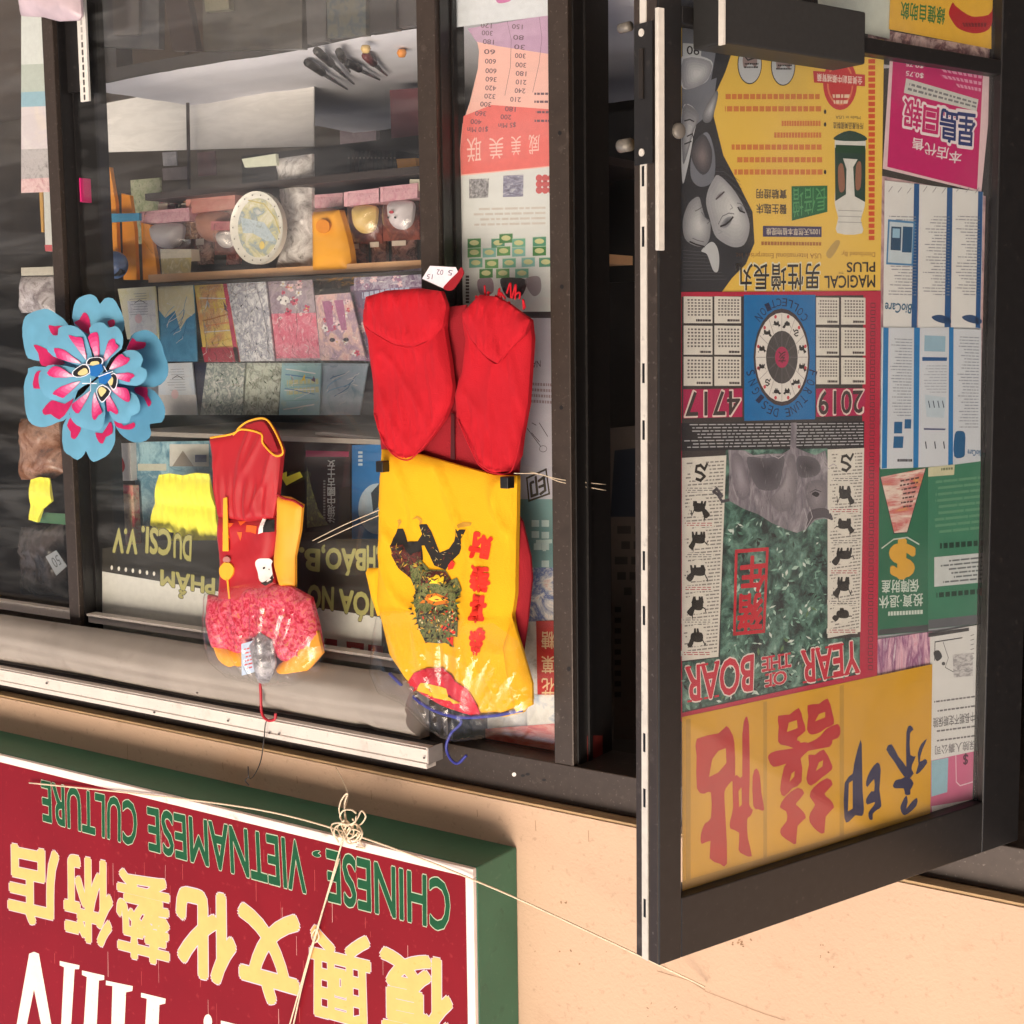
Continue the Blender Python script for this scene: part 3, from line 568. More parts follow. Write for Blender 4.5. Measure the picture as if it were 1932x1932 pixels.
    for s, q in (('YEAR', [(1511, 1229), (1619, 1209), (1621, 1268), (1513, 1289)]), ('BOAR', [(1293, 1259), (1421, 1235), (1419, 1302), (1295, 1325)]), ('THE', [(1437, 1241), (1491, 1232), (1492, 1257), (1437, 1267)]), ('OF', [(1443, 1273), (1483, 1264), (1483, 1289), (1443, 1296)])):
        b.text(s, q, wh, 4*e, .05); b.text(s, q, rr, 5*e, .022)
        n_l = len(s)
        for k_ in range(n_l):      # slab serifs
            for t_ in (.02, .98):
                sa_, sb_ = (k_+.08)/n_l, (k_+.92)/n_l
                if s[k_] in 'OB' : continue
                for x0_, x1_ in ((sa_, sa_+.2/n_l), (sb_-.2/n_l, sb_)):
                    if s[k_] in 'YE' and t_ < .5 and s[k_] == 'Y': continue
                    b.line([lerp2(q, 1-x0_, t_), lerp2(q, 1-x1_, t_)], .003, rr, 5*e+6e-5)
    for i in range(52): 
        y = 572+i*13.4; b.line([(1643-i*.1, y), (1651-i*.1, y), (1651-i*.1, y+8), (1643-i*.1, y+8)], .0012, ink(84, 44, 54), e, True)
sheet([(1279, 551), (1662, 549), (1655, 1290), (1284, 1362)], REDB, .0008, 'calendar_poster', 'red bordered calendar poster with a boar, animal columns and 2019', 'poster', extra=f_cal)
YN = mat('notice_yellow', (214, 160, 26), .5, .06, 9, spots=[((190, 130, 20), 14, .3)])
def f_not(b):
    tp = ink(188, 142, 32); rd = mat('notice_red', (184, 24, 30), .5, .08, 12); nv = ink(24, 26, 74)
    for u0, u1 in ((1440, 1447), (1584, 1592)): b.poly([(u0, 1325 if u0 < 1500 else 1294), (u1, 1323 if u0 < 1500 else 1292), (u1, 1640 if u0 < 1500 else 1598), (u0, 1643 if u0 < 1500 else 1600)], tp, e)
    b.poly([(1289, 1662), (1755, 1528), (1755, 1549), (1289, 1690)], tp, e); b.poly([(1294, 1358), (1303, 1356), (1303, 1685), (1294, 1688)], tp, 1.2*e)
    zr = 1.6*e
    for k_, q in enumerate((
        (130, 570, 290, 530, 350, 475, 385, 520, 410, 600, 415, 850, 385, 890, 345, 940, 335, 1000, 345, 1180, 355, 1500, 300, 1500, 225, 1460, 232, 1330, 165, 1355, 160, 1280, 190, 1200, 235, 1160, 235, 970, 185, 980, 130, 940, 128, 700),
        (490, 412, 518, 460, 524, 860, 520, 1060, 548, 1100, 525, 1150, 505, 1170, 510, 1310, 540, 1445, 475, 1430, 440, 1395, 445, 1270, 380, 1240, 378, 1180, 400, 1080, 395, 880, 430, 840, 468, 850, 468, 540),
        (575, 790, 600, 850, 612, 980, 632, 1100, 590, 1095, 550, 1070, 545, 850),
        (735, 400, 820, 390, 890, 340, 920, 430, 940, 510, 880, 560, 870, 600, 780, 620, 735, 590, 740, 480), (955, 320, 1040, 310, 1105, 270, 1140, 380, 1150, 460, 1090, 490, 1050, 520, 985, 540, 950, 500, 960, 400),
        (665, 690, 720, 660, 850, 640, 790, 620, 800, 590, 870, 580, 960, 600, 1050, 550, 1090, 500, 1180, 460, 1200, 520, 1180, 565, 1140, 580, 1120, 630, 960, 660, 900, 720, 780, 760, 700, 780, 665, 730),
        (900, 700, 910, 890, 840, 940, 780, 1000, 750, 950, 770, 820, 800, 750), (1010, 690, 1075, 650, 1130, 750, 1135, 800, 1060, 860, 980, 920, 945, 870, 965, 760, 960, 690),
        (880, 935, 930, 975, 870, 1050, 880, 1070, 920, 1110, 942, 1160, 880, 1220, 870, 1350, 830, 1340, 760, 1290, 755, 1240, 800, 1180, 795, 1110, 748, 1080, 790, 1000), (1100, 862, 1142, 910, 1080, 980, 1120, 1020, 1152, 1080, 1090, 1150, 1080, 1270, 1030, 1260, 970, 1190, 975, 1120, 1010, 1060, 970, 1000, 1000, 930))):
        b.poly(spline(ZN(*q), 2), rd, zr+k_*6e-6)
    for k_, q in enumerate(((1350, 575, 1360, 700, 1365, 960, 1375, 1090, 1360, 1145, 1310, 1140, 1260, 1190, 1228, 1160, 1230, 900, 1290, 830, 1300, 760), (1390, 890, 1420, 810, 1475, 745, 1500, 800, 1490, 950, 1505, 1070, 1470, 1100, 1440, 1130, 1440, 1170, 1415, 1170, 1408, 1120, 1445, 1070, 1455, 1040, 1400, 1060, 1390, 1020, 1430, 960, 1450, 960, 1450, 870, 1400, 930),
        (1540, 650, 1580, 610, 1630, 700, 1690, 780, 1690, 860, 1650, 820, 1600, 740), (1690, 520, 1720, 470, 1745, 505, 1718, 530, 1720, 690, 1760, 700, 1735, 760, 1730, 800, 1745, 830, 1700, 870, 1690, 780), (1845, 570, 1810, 650, 1790, 740, 1830, 720, 1845, 750, 1790, 820, 1760, 830, 1780, 760, 1775, 680, 1800, 610),
        (1590, 920, 1610, 880, 1650, 870, 1700, 850, 1745, 900, 1720, 950, 1720, 985, 1680, 985, 1670, 940, 1610, 940), (1690, 990, 1700, 1040, 1690, 1090, 1730, 1040, 1770, 1010, 1765, 1070, 1700, 1130, 1665, 1135, 1645, 1090, 1655, 1050))):
        b.poly(spline(ZN(*q), 2), nv, zr+k_*6e-6)
    for q in ((220, 855, 245, 720, 290, 660, 345, 640, 350, 750, 290, 820), (445, 1080, 440, 960, 462, 930, 465, 1060), (800, 520, 815, 450, 875, 430, 880, 490), (1010, 440, 1040, 385, 1085, 370, 1085, 410), (820, 890, 835, 830, 858, 810, 855, 850), (1015, 810, 1040, 745, 1070, 730, 1065, 775), (1255, 1110, 1262, 900, 1290, 880, 1290, 1090), (880, 560, 930, 545, 960, 570, 960, 590, 900, 600)): b.poly(ZN(*q), YN, zr+9e-5)
sheet([(1287, 1353), (1759, 1253), (1755, 1553), (1288, 1697)], YN, .0001, 'wedding_card_notice', 'mustard yellow notice with big red and navy brush characters, taped at the door top', 'notice', extra=f_not)
def f_mag(b):
    b.poly(ZD(1258, 290, 1722, 345, 1690, 975, 1228, 858), ink(196, 24, 104), e); w_ = ink(236, 224, 226)
    b.poly(ZD(1325, 403, 1697, 512, 1687, 572, 1313, 478), ink(206, 206, 200), 2*e); b.dashes(ZD(1335, 418, 1688, 522, 1682, 560, 1325, 468), 2, ink(120, 120, 124), 3*e, .5, .03, .08, .02, .1, 3)
    for s, q, c in (('星', (1590, 578, 1682, 590, 1674, 752, 1584, 740), (26, 44, 108)), ('島', (1500, 558, 1590, 575, 1586, 740, 1496, 722), (26, 44, 108)), ('日', (1416, 540, 1494, 556, 1486, 690, 1408, 676), (196, 24, 104)), ('報', (1316, 505, 1408, 530, 1400, 668, 1308, 650), (196, 24, 104))):
        Q = ZD(*q); b.text(s, [lerp2(Q, -.05, -.05), lerp2(Q, 1.05, -.05), lerp2(Q, 1.05, 1.05), lerp2(Q, -.05, 1.05)], w_, 2*e, .06); b.text(s, Q, ink(*c), 3*e, .02)
    for s, q in (('本', (1548, 776, 1612, 782, 1606, 842, 1542, 836)), ('店', (1486, 752, 1546, 760, 1540, 824, 1480, 814)), ('代', (1424, 732, 1484, 742, 1478, 804, 1418, 792)), ('售', (1360, 708, 1418, 716, 1414, 776, 1354, 766))):
        b.text(s, ZD(*q), w_, 2*e, .012)
    b.text('$0.75', ZD(1326, 360, 1416, 376, 1412, 404, 1322, 388), w_, 2*e, .01); b.text('$0.75', ZD(1326, 318, 1416, 330, 1412, 352, 1322, 340), w_, 2*e, .01)
    b.dashes(ZD(1450, 335, 1715, 380, 1708, 480, 1560, 450), 3, ink(226, 150, 180), 2*e, .5, .06, .1, .03, .3, 9)
sheet(ZD(1245, 262, 1764, 322, 1764, 470, 1712, 990, 1692, 985, 1206, 868), ink(226, 196, 200), .0040, 'newspaper_notice', 'magenta newspaper notice with white outlined characters, tilted beside the yellow advert', 'notice', extra=f_mag)
BLU = ink(30, 84, 140); BL2 = ink(30, 120, 184)
def f_br1(x0, x1, stripe, seed):
    def f(b):
        b.poly(stripe, BLU, e)
        b.dashes(ZC(x0+14, -300, x1-18, -296, x1-18, 120, x0+14, 116), 26, ink(150, 152, 158), e, .34, .05, .3, .03, .45, seed)
        if seed == 1:
            b.poly(ZD(1232, 1128, 1372, 1140, 1360, 1368, 1222, 1360), ink(70, 130, 178), 1.4*e); b.poly(ZD(1240, 1140, 1362, 1150, 1352, 1358, 1230, 1350), ink(196, 210, 218), 2*e)
            b.poly(ZD(1248, 1165, 1300, 1168, 1296, 1290, 1244, 1286), ink(40, 74, 104), 3*e); b.poly(ZD(1308, 1165, 1358, 1168, 1352, 1300, 1302, 1298), ink(40, 84, 120), 3*e); b.poly(ZD(1255, 1175, 1292, 1177, 1290, 1225, 1253, 1223), ink(150, 190, 214), 4*e)
            b.text('BioCare', ZC(1218, 152, 1356, 160, 1348, 208, 1214, 200), ink(40, 96, 130), 2*e, .02)
        else: b.poly(spline(ZC(x1-110, 225, x1-60, 215, x1-10, 240, x1-20, 262, x1-80, 250)), ink(40, 74, 118), e)
        for k in range(3): b.line(ZD(x0+20+k*48, 985+k*4, x0+38+k*48, 960+k*4), .0014, ink(150, 150, 152), e)
    return f
LE = ('white medical leaflet with a blue computer picture, nearest the yellow advert', 'white medical leaflet with grey text in the middle of the upper leaflet row', 'white medical leaflet at the hinge end of the upper leaflet row')
for i, (x0, x1, s0, s1) in enumerate(((1216, 1395, 1366, 1394), (1394, 1566, 1536, 1566), (1565, 1722, 1696, 1720))):
    y0 = 928+(x0-1216)*.115
    sheet(ZD(x0, y0, x1, y0+20)+ZC(x1-14, 292, x0-8, 286), PAPER, .0034-.0004*i, 'medical_leaflet', LE[i], 'leaflet', 'medical leaflets behind the door glass', extra=f_br1(x0, x1, ZD(s0, y0+16, s1, y0+19)+ZC(s1-14, 284, s0-14, 280), i+1))
def f_br2(kind):
    def f(b):
        if kind == 0:
            b.poly(ZC(1208, 280, 1235, 282, 1226, 1004, 1200, 1006), BL2, e); b.dashes(ZC(1245, 330, 1356, 335, 1350, 740, 1240, 740), 26, ink(150, 156, 166), e, .34, .05, .3, .03, .4, 11)
            for q in ((1262, 840, 1312, 840, 1308, 900, 1258, 900), (1264, 765, 1306, 765, 1304, 825, 1262, 825), (1318, 752, 1352, 752, 1350, 800, 1316, 800)): b.poly(ZC(*q), ink(30, 96, 146), e)
            b.dashes(ZC(1270, 955, 1356, 955, 1356, 972, 1270, 972), 1, ink(60, 60, 70), e, .8, .06, .12, .02, .1, 2)
        if kind == 1:
            b.poly(ZC(1366, 280, 1396, 282, 1388, 1000, 1360, 1002), BL2, e); b.poly(ZC(1408, 432, 1536, 434, 1534, 452, 1408, 452), BLU, e)
            b.poly(ZC(1420, 320, 1528, 325, 1526, 405, 1418, 402), ink(150, 184, 204), e); b.poly(ZC(1420, 625, 1530, 640, 1520, 745, 1430, 740), ink(190, 206, 218), e)
            for k in range(4): b.line(ZC(1440+k*24, 660, 1446+k*24, 690), .0022, ink(50, 60, 80), 2*e)
            b.dashes(ZC(1415, 470, 1535, 470, 1532, 620, 1412, 620), 10, ink(168, 176, 188), e, .3, .1, .3, .03, .3, 12); b.poly(ZC(1416, 798, 1528, 800, 1526, 808, 1416, 806), ink(70, 76, 120), e)
            for x in (1425, 1472, 1518): b.line(ZC(x, 870, x+4, 900), .0026, ink(50, 56, 70), e)
        if kind == 2:
            b.poly(ZC(1546, 278, 1569, 280, 1566, 985, 1540, 988), BL2, e); b.dashes(ZC(1590, 320, 1700, 325, 1696, 800, 1584, 800), 30, ink(150, 156, 166), e, .34, .05, .3, .03, .4, 13)
            b.poly(spline(ZC(1575, 830, 1600, 812, 1628, 825, 1628, 900, 1622, 945, 1572, 942), 3), ink(28, 92, 140), e); b.text('BioCare', ZC(1642, 908, 1714, 912, 1712, 942, 1640, 938), ink(40, 96, 140), e, .02)
    return f
LB = ('white leaflet with blue screens printed low down, beside the calendar', 'white leaflet with pale blue pictures in the middle of the lower leaflet row', 'white leaflet with a dark blue device picture at the hinge end of its row')
for i, q in enumerate(((1200, 280, 1366, 281, 1362, 1002, 1194, 1008), (1362, 281, 1546, 279, 1542, 992, 1358, 1002), (1540, 278, 1712, 282, 1708, 968, 1538, 990))):
    sheet(ZC(*q), mat('leaflet_paper_%d' % i, (208, 214, 222), .6, .04, 9), .0018+.0004*i, 'medical_leaflet', LB[i], 'leaflet', 'medical leaflets behind the door glass', extra=f_br2(i))
GB = mat('brochure_green', (44, 110, 82), .5, .10, 9)
def f_g1(b):
    b.poly(ZC(1192, 1050, 1426, 1004, 1330, 1335, 1262, 1340), prnt('striped_bills', [(190, 70, 80), (236, 220, 206), (206, 110, 110), (240, 206, 90)], 22, stretch=(.4, 2.4, 1)), e)
    b.dashes(ZC(1290, 1060, 1395, 1040, 1350, 1210, 1300, 1215), 7, ink(90, 60, 64), 2*e, .4, .1, .3, .05, .2, 3)
    b.line(ZC(1192, 1050, 1262, 1340, 1330, 1335, 1426, 1004), .0016, ink(40, 60, 54), 2*e)
    b.text('$', ZC(1250, 1372, 1362, 1378, 1356, 1568, 1246, 1562), ink(222, 170, 60), 2*e, .05); b.poly(spline(ZC(1252, 1440, 1290, 1400, 1320, 1440, 1290, 1470)), ink(40, 50, 44), 1.5*e); b.line(ZC(1200, 1415, 1260, 1370, 1330, 1360, 1390, 1395), .0022, ink(200, 214, 200), 3*e)
    w_ = ink(206, 220, 210); b.text('保障財產', ZC(1200, 1580, 1392, 1574, 1390, 1640, 1200, 1648), w_, e, .015); b.text('投資·退休', ZC(1186, 1662, 1412, 1648, 1410, 1712, 1186, 1726), w_, e, .015)
    b.dashes(ZC(1230, 1738, 1410, 1728, 1410, 1758, 1230, 1768), 1, w_, e, .7, .06, .07, .02, .02, 6)
    b.poly(ZC(1186, 1835, 1440, 1808, 1440, 1840, 1186, 1862), ink(70, 72, 76), e)
sheet(ZC(1186, 1000, 1445, 1000, 1440, 1842, 1180, 1866), GB, .0030, 'green_brochure', 'dark green brochure with a golden dollar sign beside the calendar', 'brochure', extra=f_g1)
def f_g2(b):
    b.dashes(ZC(1470, 1060, 1760, 1030, 1760, 1320, 1470, 1350), 9, ink(98, 150, 118), e, .4, .2, .5, .02, .1, 4); b.poly(ZC(1470, 1462, 1756, 1436, 1752, 1588, 1470, 1614), ink(206, 212, 212), e)
    b.dashes(ZC(1500, 1475, 1740, 1450, 1738, 1580, 1500, 1602), 6, ink(110, 116, 118), 2*e, .4, .05, .2, .02, .3, 5)
    b.dashes(ZC(1490, 1385, 1756, 1365, 1756, 1405, 1490, 1425), 1, ink(24, 58, 44), e, .7, .08, .1, .03, .1, 7); b.dashes(ZC(1475, 1640, 1745, 1616, 1745, 1652, 1475, 1676), 1, ink(24, 58, 44), e, .7, .08, .1, .03, .1, 8)
    b.poly(ell(*ZC(1720, 1640)[0], 8, 9, 12), ink(176, 96, 84), 2*e)
    b.poly(ZC(1440, 1785, 1760, 1750, 1760, 1800, 1440, 1830), ink(96, 98, 104), e)
sheet(ZC(1440, 945, 1764, 920, 1764, 1800, 1440, 1832), mat('brochure_sage', (62, 128, 100), .5, .08, 12), .0026, 'green_brochure', 'paler green brochure with a white text box, nearest the door hinge', 'brochure', extra=f_g2)
sheet(ZC(1440, 1000, 1575, 985, 1572, 1038, 1440, 1048), ink(206, 204, 170), .0016, 'paper_slip', 'small cream paper slip across the two green brochures', 'slip', extra=lambda b: b.dashes(ZC(1500, 1000, 1565, 995, 1565, 1015, 1500, 1020), 1, ink(120, 130, 100), e, .6, .1, .2, .05, .1, 3))
def f_wl(b):
    b.poly(ZY(1480, 88, 1672, 62, 1672, 78, 1480, 108), ink(70, 68, 70), e)
    b.line(ZY(1510, 215, 1512, 130, 1640, 110), .0018, ink(70, 70, 72), e); b.poly(spline(ZY(1505, 180, 1530, 170, 1545, 200, 1520, 220)), ink(70, 70, 72), e); b.line(ZY(1550, 130, 1575, 205, 1560, 250, 1600, 272), .0012, ink(90, 90, 92), e); b.poly(ell(*ZY(1552, 232)[0], 3.4, 3.4), ink(80, 80, 82), e)
    b.poly(ZY(1595, 190, 1690, 180, 1690, 290, 1600, 298), prnt('hatched_drawing', [(220, 218, 218), (150, 148, 150), (220, 218, 218), (110, 108, 112)], 60, stretch=(1, 3, 1)), e)
    for k in range(6): b.line(ZY(1680, 100+k*22, 1695, 95+k*22), .001, ink(90, 90, 92), e)
    for y, s in ((405, 1), (450, 2), (545, 5), (590, 6)): b.dashes(ZY(1505, y, 1700, y-26, 1700, y-10, 1505, y+16), 1, ink(112, 110, 112), e, .5, .05, .1, .02, .1, s)
    b.text('中長期不定期保險', ZY(1503, 488, 1700, 460, 1700, 508, 1503, 536), ink(86, 84, 88), e, .01); b.text('保險人壽公司', ZY(1512, 620, 1705, 592, 1705, 636, 1512, 664), ink(120, 118, 122), e, .01)
sheet(ZY(1490, 90, 1768, 40, 1760, 632, 1490, 690), PAPER, .0022, 'leaflet', 'white leaflet with a black line drawing of a machine, beside the mustard notice', 'leaflet', extra=f_wl)
sheet(ZY(1240, 118, 1500, 80, 1500, 262, 1236, 300), prnt('pink_flyer_print', [(206, 92, 130), (232, 190, 206), (146, 84, 132), (240, 226, 232)], 26, stretch=(2.4, .5, 1)), .0036, 'pink_flyer', 'pink and purple flyer half hidden behind the mustard notice', 'flyer')
def f_pk(b):
    b.poly(ZY(1495, 690, 1575, 675, 1570, 838, 1495, 860), ink(150, 190, 206), e); b.line(ZY(1610, 660, 1612, 790, 1630, 808, 1690, 790, 1706, 770, 1704, 645), .0018, ink(236, 206, 216), e)
    b.text('$', ZY(1645, 655, 1668, 652, 1666, 708, 1644, 710), ink(90, 30, 60), 2*e, .02); b.poly(ZY(1495, 905, 1765, 860, 1765, 890, 1500, 945), ink(236, 232, 230), e)
sheet(ZY(1488, 668, 1766, 615, 1768, 885, 1490, 945), mat('flyer_pink', (206, 104, 142), .5, .06, 10), .0028, 'pink_flyer', 'pink flyer with a white outlined tag in the upper hinge corner of the door', 'flyer', extra=f_pk)
# backing sheets between the others
sheet([(1655, 330), (1870, 372), (1868, 890), (1655, 890)], prnt('old_pink_sheets', [(180, 140, 148), (214, 178, 178), (150, 120, 130), (226, 206, 204)], 14), .0052, 'backing_sheet', 'worn pinkish backing sheet showing between the leaflets and the magenta notice', 'sheet')
sheet([(1655, 880), (1868, 870), (1868, 1500), (1655, 1560)], ink(176, 178, 186), .0056, 'backing_sheet', 'grey backing sheet behind the green brochures', 'sheet')
def f_yt(b):
    b.text('綠健自助飲', ZD(1300, 8, 1526, 40, 1522, 128, 1296, 96), ink(36, 112, 52), e, .02)
    Q = spline(ZD(1545, 60, 1580, -10, 1640, -40, 1764, -30, 1764, 130, 1690, 172, 1600, 150, 1560, 105), 4); b.poly(Q, ink(176, 26, 34), e)
    b.poly(spline(ZD(1560, 5, 1640, 75, 1700, 85, 1764, 60, 1764, -60, 1600, -60), 3), ink(226, 176, 54), 2*e)
    b.dashes(ZD(1600, 110, 1740, 110, 1735, 145, 1620, 145), 1, ink(120, 10, 20), 2*e, .6, .08, .1, .03, .1, 5)
sheet(ZD(1250, -160, 1764, -160, 1764, 252, 1238, 150), ink(226, 176, 54), .0010, 'drink_advert', 'golden yellow drink advert with green characters and a red arc, under the door push bar', 'poster', extra=f_yt)
sheet(ZD(860, -160, 1250, -160, 1240, 200, 880, 120), ink(206, 212, 200), .0030, 'paper_sheet', 'plain pale paper sheet beside the golden drink advert under the push bar', 'sheet')
sheet(ZD(1130, 140, 1764, 250, 1764, 310, 1130, 200), prnt('torn_pink', [(206, 150, 150), (226, 196, 190), (120, 80, 88), (214, 170, 166)], 30), .0046, 'pink_strip', 'torn pink paper strip along the door mid rail', 'strip')
sheet([(1279, -60), (1420, -60), (1420, 60), (1279, 60)], ink(84, 90, 104), .0058, 'grey_sheet', 'dark grey paper sheet behind the left end of the push bar', 'sheet')
# ------------------------------------------------------------------ sign box on the wall
SX0 = PY(YW).hit(975.4, 1598).x; SZ0 = PY(YW).hit(975.4, 1598).z
lo, hi = -.6, YW
for _ in range(40):                        # depth of the box from where its front corner shows
    mid = (lo+hi)/2; u = None
    d = CAM.transposed() @ (Vector((SX0, mid, SZ0))-C0); u = CX+F*d.x/-d.z
    if u < 893: lo = mid
    else: hi = mid
YS = mid; SH = 1.25
sign = empty('shop_sign', (SX0+1.5, YW, SZ0), 'red shop sign in a deep green box with cream characters and green capital letters', 'sign')
w = wb(); w.box(SX0, SX0+3.6, YS+.012, YW-.0005, SZ0, SZ0+SH, GREEN); w.build('box', sign, bevel=.003)
w = wb(); fw = .021
w.box(SX0+.001, SX0+3.6, YS, YS+.0115, SZ0+.001, SZ0+fw, SIGNW); w.box(SX0+.001, SX0+fw, YS, YS+.0115, SZ0+fw+.0006, SZ0+SH, SIGNW); w.build('trim', sign, bevel=.0015)
YL = YS+.0035
dr_ = MB(PY(YS+.004)); dr_.box(SX0+fw, SX0+3.6, SZ0+fw, SZ0+SH, -.007, 0, SIGNR)
rr = random.Random(3)                 # paint runs on the face
for i in range(60):
    u = rr.uniform(70, 850); v = 1490+u*.22+rr.uniform(0, 330); n = rr.uniform(4, 50); dr_.line([(u, v), (u+n*.01, v+n)], rr.uniform(.0005, .0012), ink(196, 80, 76) if i % 3 else ink(226, 180, 170), e)
dr_.build('face_panel', sign)
lt = MB(PY(YL)); ol = ink(176, 188, 160); lg = mat('letter_green', (24, 80, 50), .6, .12, 40, spec=.2)
for s, q in (('CULTURE', [(78, 1473), (258, 1515), (257, 1596), (81, 1548)]), ('VIETNAMESE', [(278, 1523), (572, 1590), (577, 1685), (281, 1603)]), ('CHINESE', [(616, 1603), (848, 1664), (848, 1758), (619, 1699)]), (',', [(591, 1604), (603, 1606), (603, 1617), (591, 1615)])):
    lt.text(s, q, ol, 0, .034); lt.text(s, q, lg, e, .018)
lt.build('green_lettering', sign)
lc = MB(PY(YL)); cr = mat('letter_cream', (226, 182, 112), .6, .05, 30, spec=.2, spots=[((226, 150, 60), 60, .3)]); lil = ink(206, 190, 214)
for s, q in (('復', [(720, 1790), (850, 1818), (850, 1985), (722, 1958)]), ('興', [(586, 1746), (696, 1772), (698, 1946), (588, 1916)]), ('文', [(453, 1708), (561, 1735), (561, 1903), (455, 1872)]), ('化', [(337, 1674), (440, 1698), (442, 1858), (337, 1832)]), ('藝', [(222, 1640), (318, 1662), (318, 1822), (223, 1798)]), ('術', [(122, 1612), (210, 1632), (210, 1786), (124, 1765)]), ('店', [(16, 1592), (108, 1610), (108, 1752), (18, 1730)])):
    hv = .046 if s in '文化' else (.034 if s in '術店復' else .026); lc.text(s, q, lil, 0, hv+.009); lc.text(s, q, cr, e, hv)
lc.build('cream_characters', sign)
lw = MB(PY(YL)); wl = mat('letter_white', (236, 226, 212), .6, .04, 30, spots=[((190, 150, 130), 80, .35)])
for q in ((28, 336, 48, 344, 104, 660, 150, 900, 112, 900, 62, 660, 28, 492), (28, 336, 28, 492, -6, 660, -56, 900, -94, 900, -48, 660, 8, 344), (134, 374, 216, 392, 214, 408, 196, 408, 180, 660, 160, 900, 110, 900, 140, 640, 152, 400, 134, 392), (226, 413, 318, 434, 318, 452, 296, 455, 286, 660, 270, 900, 214, 900, 232, 660, 246, 440, 226, 432),
          (325, 455, 436, 478, 434, 498, 408, 504, 400, 680, 392, 900, 330, 900, 346, 680, 352, 478, 325, 474), (470, 505, 572, 530, 570, 550, 546, 556, 540, 700, 530, 900, 470, 900, 484, 700, 494, 530, 470, 524), (800, 620, 880, 640, 878, 660, 860, 664, 850, 900, 800, 900)):
    lw.poly(ZG(*q), wl, e)
lw.poly(ell(*ZG(746, 625)[0], 8, 14), wl, e); lw.build('white_letters', sign)
# ------------------------------------------------------------------ strings on the sign
TW = mat('white_twine', (226, 206, 178), .9, .15, 300)
def twine(pts, r, name, label, plane_y, cat='string', knots=None, group=None):
    b = wb(); b.tube(curve([PY(y).hit(u, v) for u, v, y in pts], 8), r, TW, 6)
    for k in (knots or []): b.tube(k, r, TW, 6)
    return b.build(name, label=label, cat=cat, group=group)
yf = YS-.006
twine([(55, 1477, yf), (300, 1502, yf), (500, 1530, yf), (655, 1571, yf), (800, 1622, yf), (893, 1660, yf-.004), (1000, 1706, -.16), (1194, 1797, -.13), (1330, 1862, -.05)], .0019, 'long_twine', 'long cream twine stretched along the sign edge towards the door', 0)
kn = []
rk = random.Random(5)
for i in range(7):
    cu, cv = 655+rk.uniform(-16, 18), 1556+rk.uniform(-22, 20); a0 = rk.uniform(0, 6.3)
    kn.append(curve([PY(yf-rk.uniform(0, .02)).hit(cu+rk.uniform(10, 19)*math.cos(a0+t), cv+rk.uniform(10, 22)*math.sin(a0+t)) for t in (0, 1, 2, 3, 4, 5, 6)], 5))
kn.append(curve([PY(yf).hit(u, v) for u, v in ((662, 1565), (674, 1545), (682, 1530), (690, 1540), (684, 1552), (676, 1562), (680, 1590), (688, 1600), (672, 1598))], 5))
kn.append(curve([PY(yf).hit(u, v) for u, v in ((650, 1560), (640, 1530), (645, 1508), (656, 1497), (650, 1520), (655, 1560))], 6))
twine([(634, 1448, YW-.004), (656, 1496, -.1), (650, 1530, yf), (652, 1560, yf)], .0010, 'thin_thread', 'thin pale thread rising from the window header to the knot', 0, 'thread')
twine([(652, 1565, yf), (600, 1750, yf), (570, 1860, yf), (548, 1960, yf)], .0019, 'knotted_twine', 'cream twine with a tangled knot tied over the sign trim and hanging across it', 0, knots=kn+[curve([PY(yf).hit(u, v) for u, v in ((640, 1620), (594, 1766), (556, 1900), (538, 1965))], 8), curve([PY(yf).hit(u, v) for u, v in ((596, 1752), (588, 1765), (594, 1778), (602, 1768), (598, 1752))], 6)])
# ------------------------------------------------------------------ rolled awning in front of the window head
aw = empty('rolled_blind', (PY(-.05).hit(450, 1300).x, -.05, zb), 'rolled grey canvas blind with a white rail along the window head', 'blind')
def zfront(y, pts):          # mean height of photo points on the plane y
    P = [PY(y).hit(*p) for p in pts]; return sum(p.z for p in P)/len(P)
YR = -.075
xr0 = PY(YR).hit(806, 1420).x; xr1 = 8.0
z_rt, z_rb = zfront(YR, [(61, 1304), (430, 1370), (800, 1440)]), zfront(YR, [(61, 1277), (430, 1340), (799, 1402)])
w = wb(); w.box(xr0, xr1, YR, YR+.022, z_rb, z_rt, WHITEAL); w.box(xr0+.001, xr1, YR-.004, YR-.0002, z_rb+.004, z_rb+.007, WHITEAL); w.box(xr0-.0, xr1, YR-.003, YR+.03, z_rt-.0055, z_rt+.006, WHITEAL)
ro = w.build('front_rail', aw, bevel=.0012)
w = wb(); w.box(xr0-.003, xr0-.0002, YR+.001, YR+.05, z_rb+.001, z_rt-.004, mat('rail_cap_grey', (150, 142, 138), .5, .1)); w.build('end_cap', ro)
for q in [(88, 1305-16), (291, 1344), (508, 1383), (526, 1385), (372, 1307), (800, 1430), (430, 1360)]:
    sm = MB(PY(YR-.0045), q); sm.poly(ell(q[0], q[1], 2.4, 2.0, 8), ink(60, 48, 44), 0); sm.build('screw', ro)
xc0 = PY(-.04).hit(790, 1390).x
zc1 = z_rb-.002; zc0 = zfront(-.05, [(61, 1166), (153, 1188)])
w = wb(); rr = random.Random(11)
n, seg = 90, 26; vs = []
xcs = PY(-.05).hit(690, 1330).x
for i in range(n+1):
    x = xc0+(xr1-xc0)*(i/n)**1.6
    for k in range(seg+1):
        t = k/seg; z = zc0+(zc1-zc0)*t
        y = -.035-.05*math.sin(math.pi*min(1, t*1.05))**.7 + .004*math.sin(x*7+t*5)+.003*noise.noise((x*5, t*6, 0))
        y += .010*math.exp(-((x-xcs-.03*(t-.5))/.012)**2)+.006*math.exp(-((t-.55-.05*math.sin(x*3))/.06)**2)
        vs.append((x, y, z))
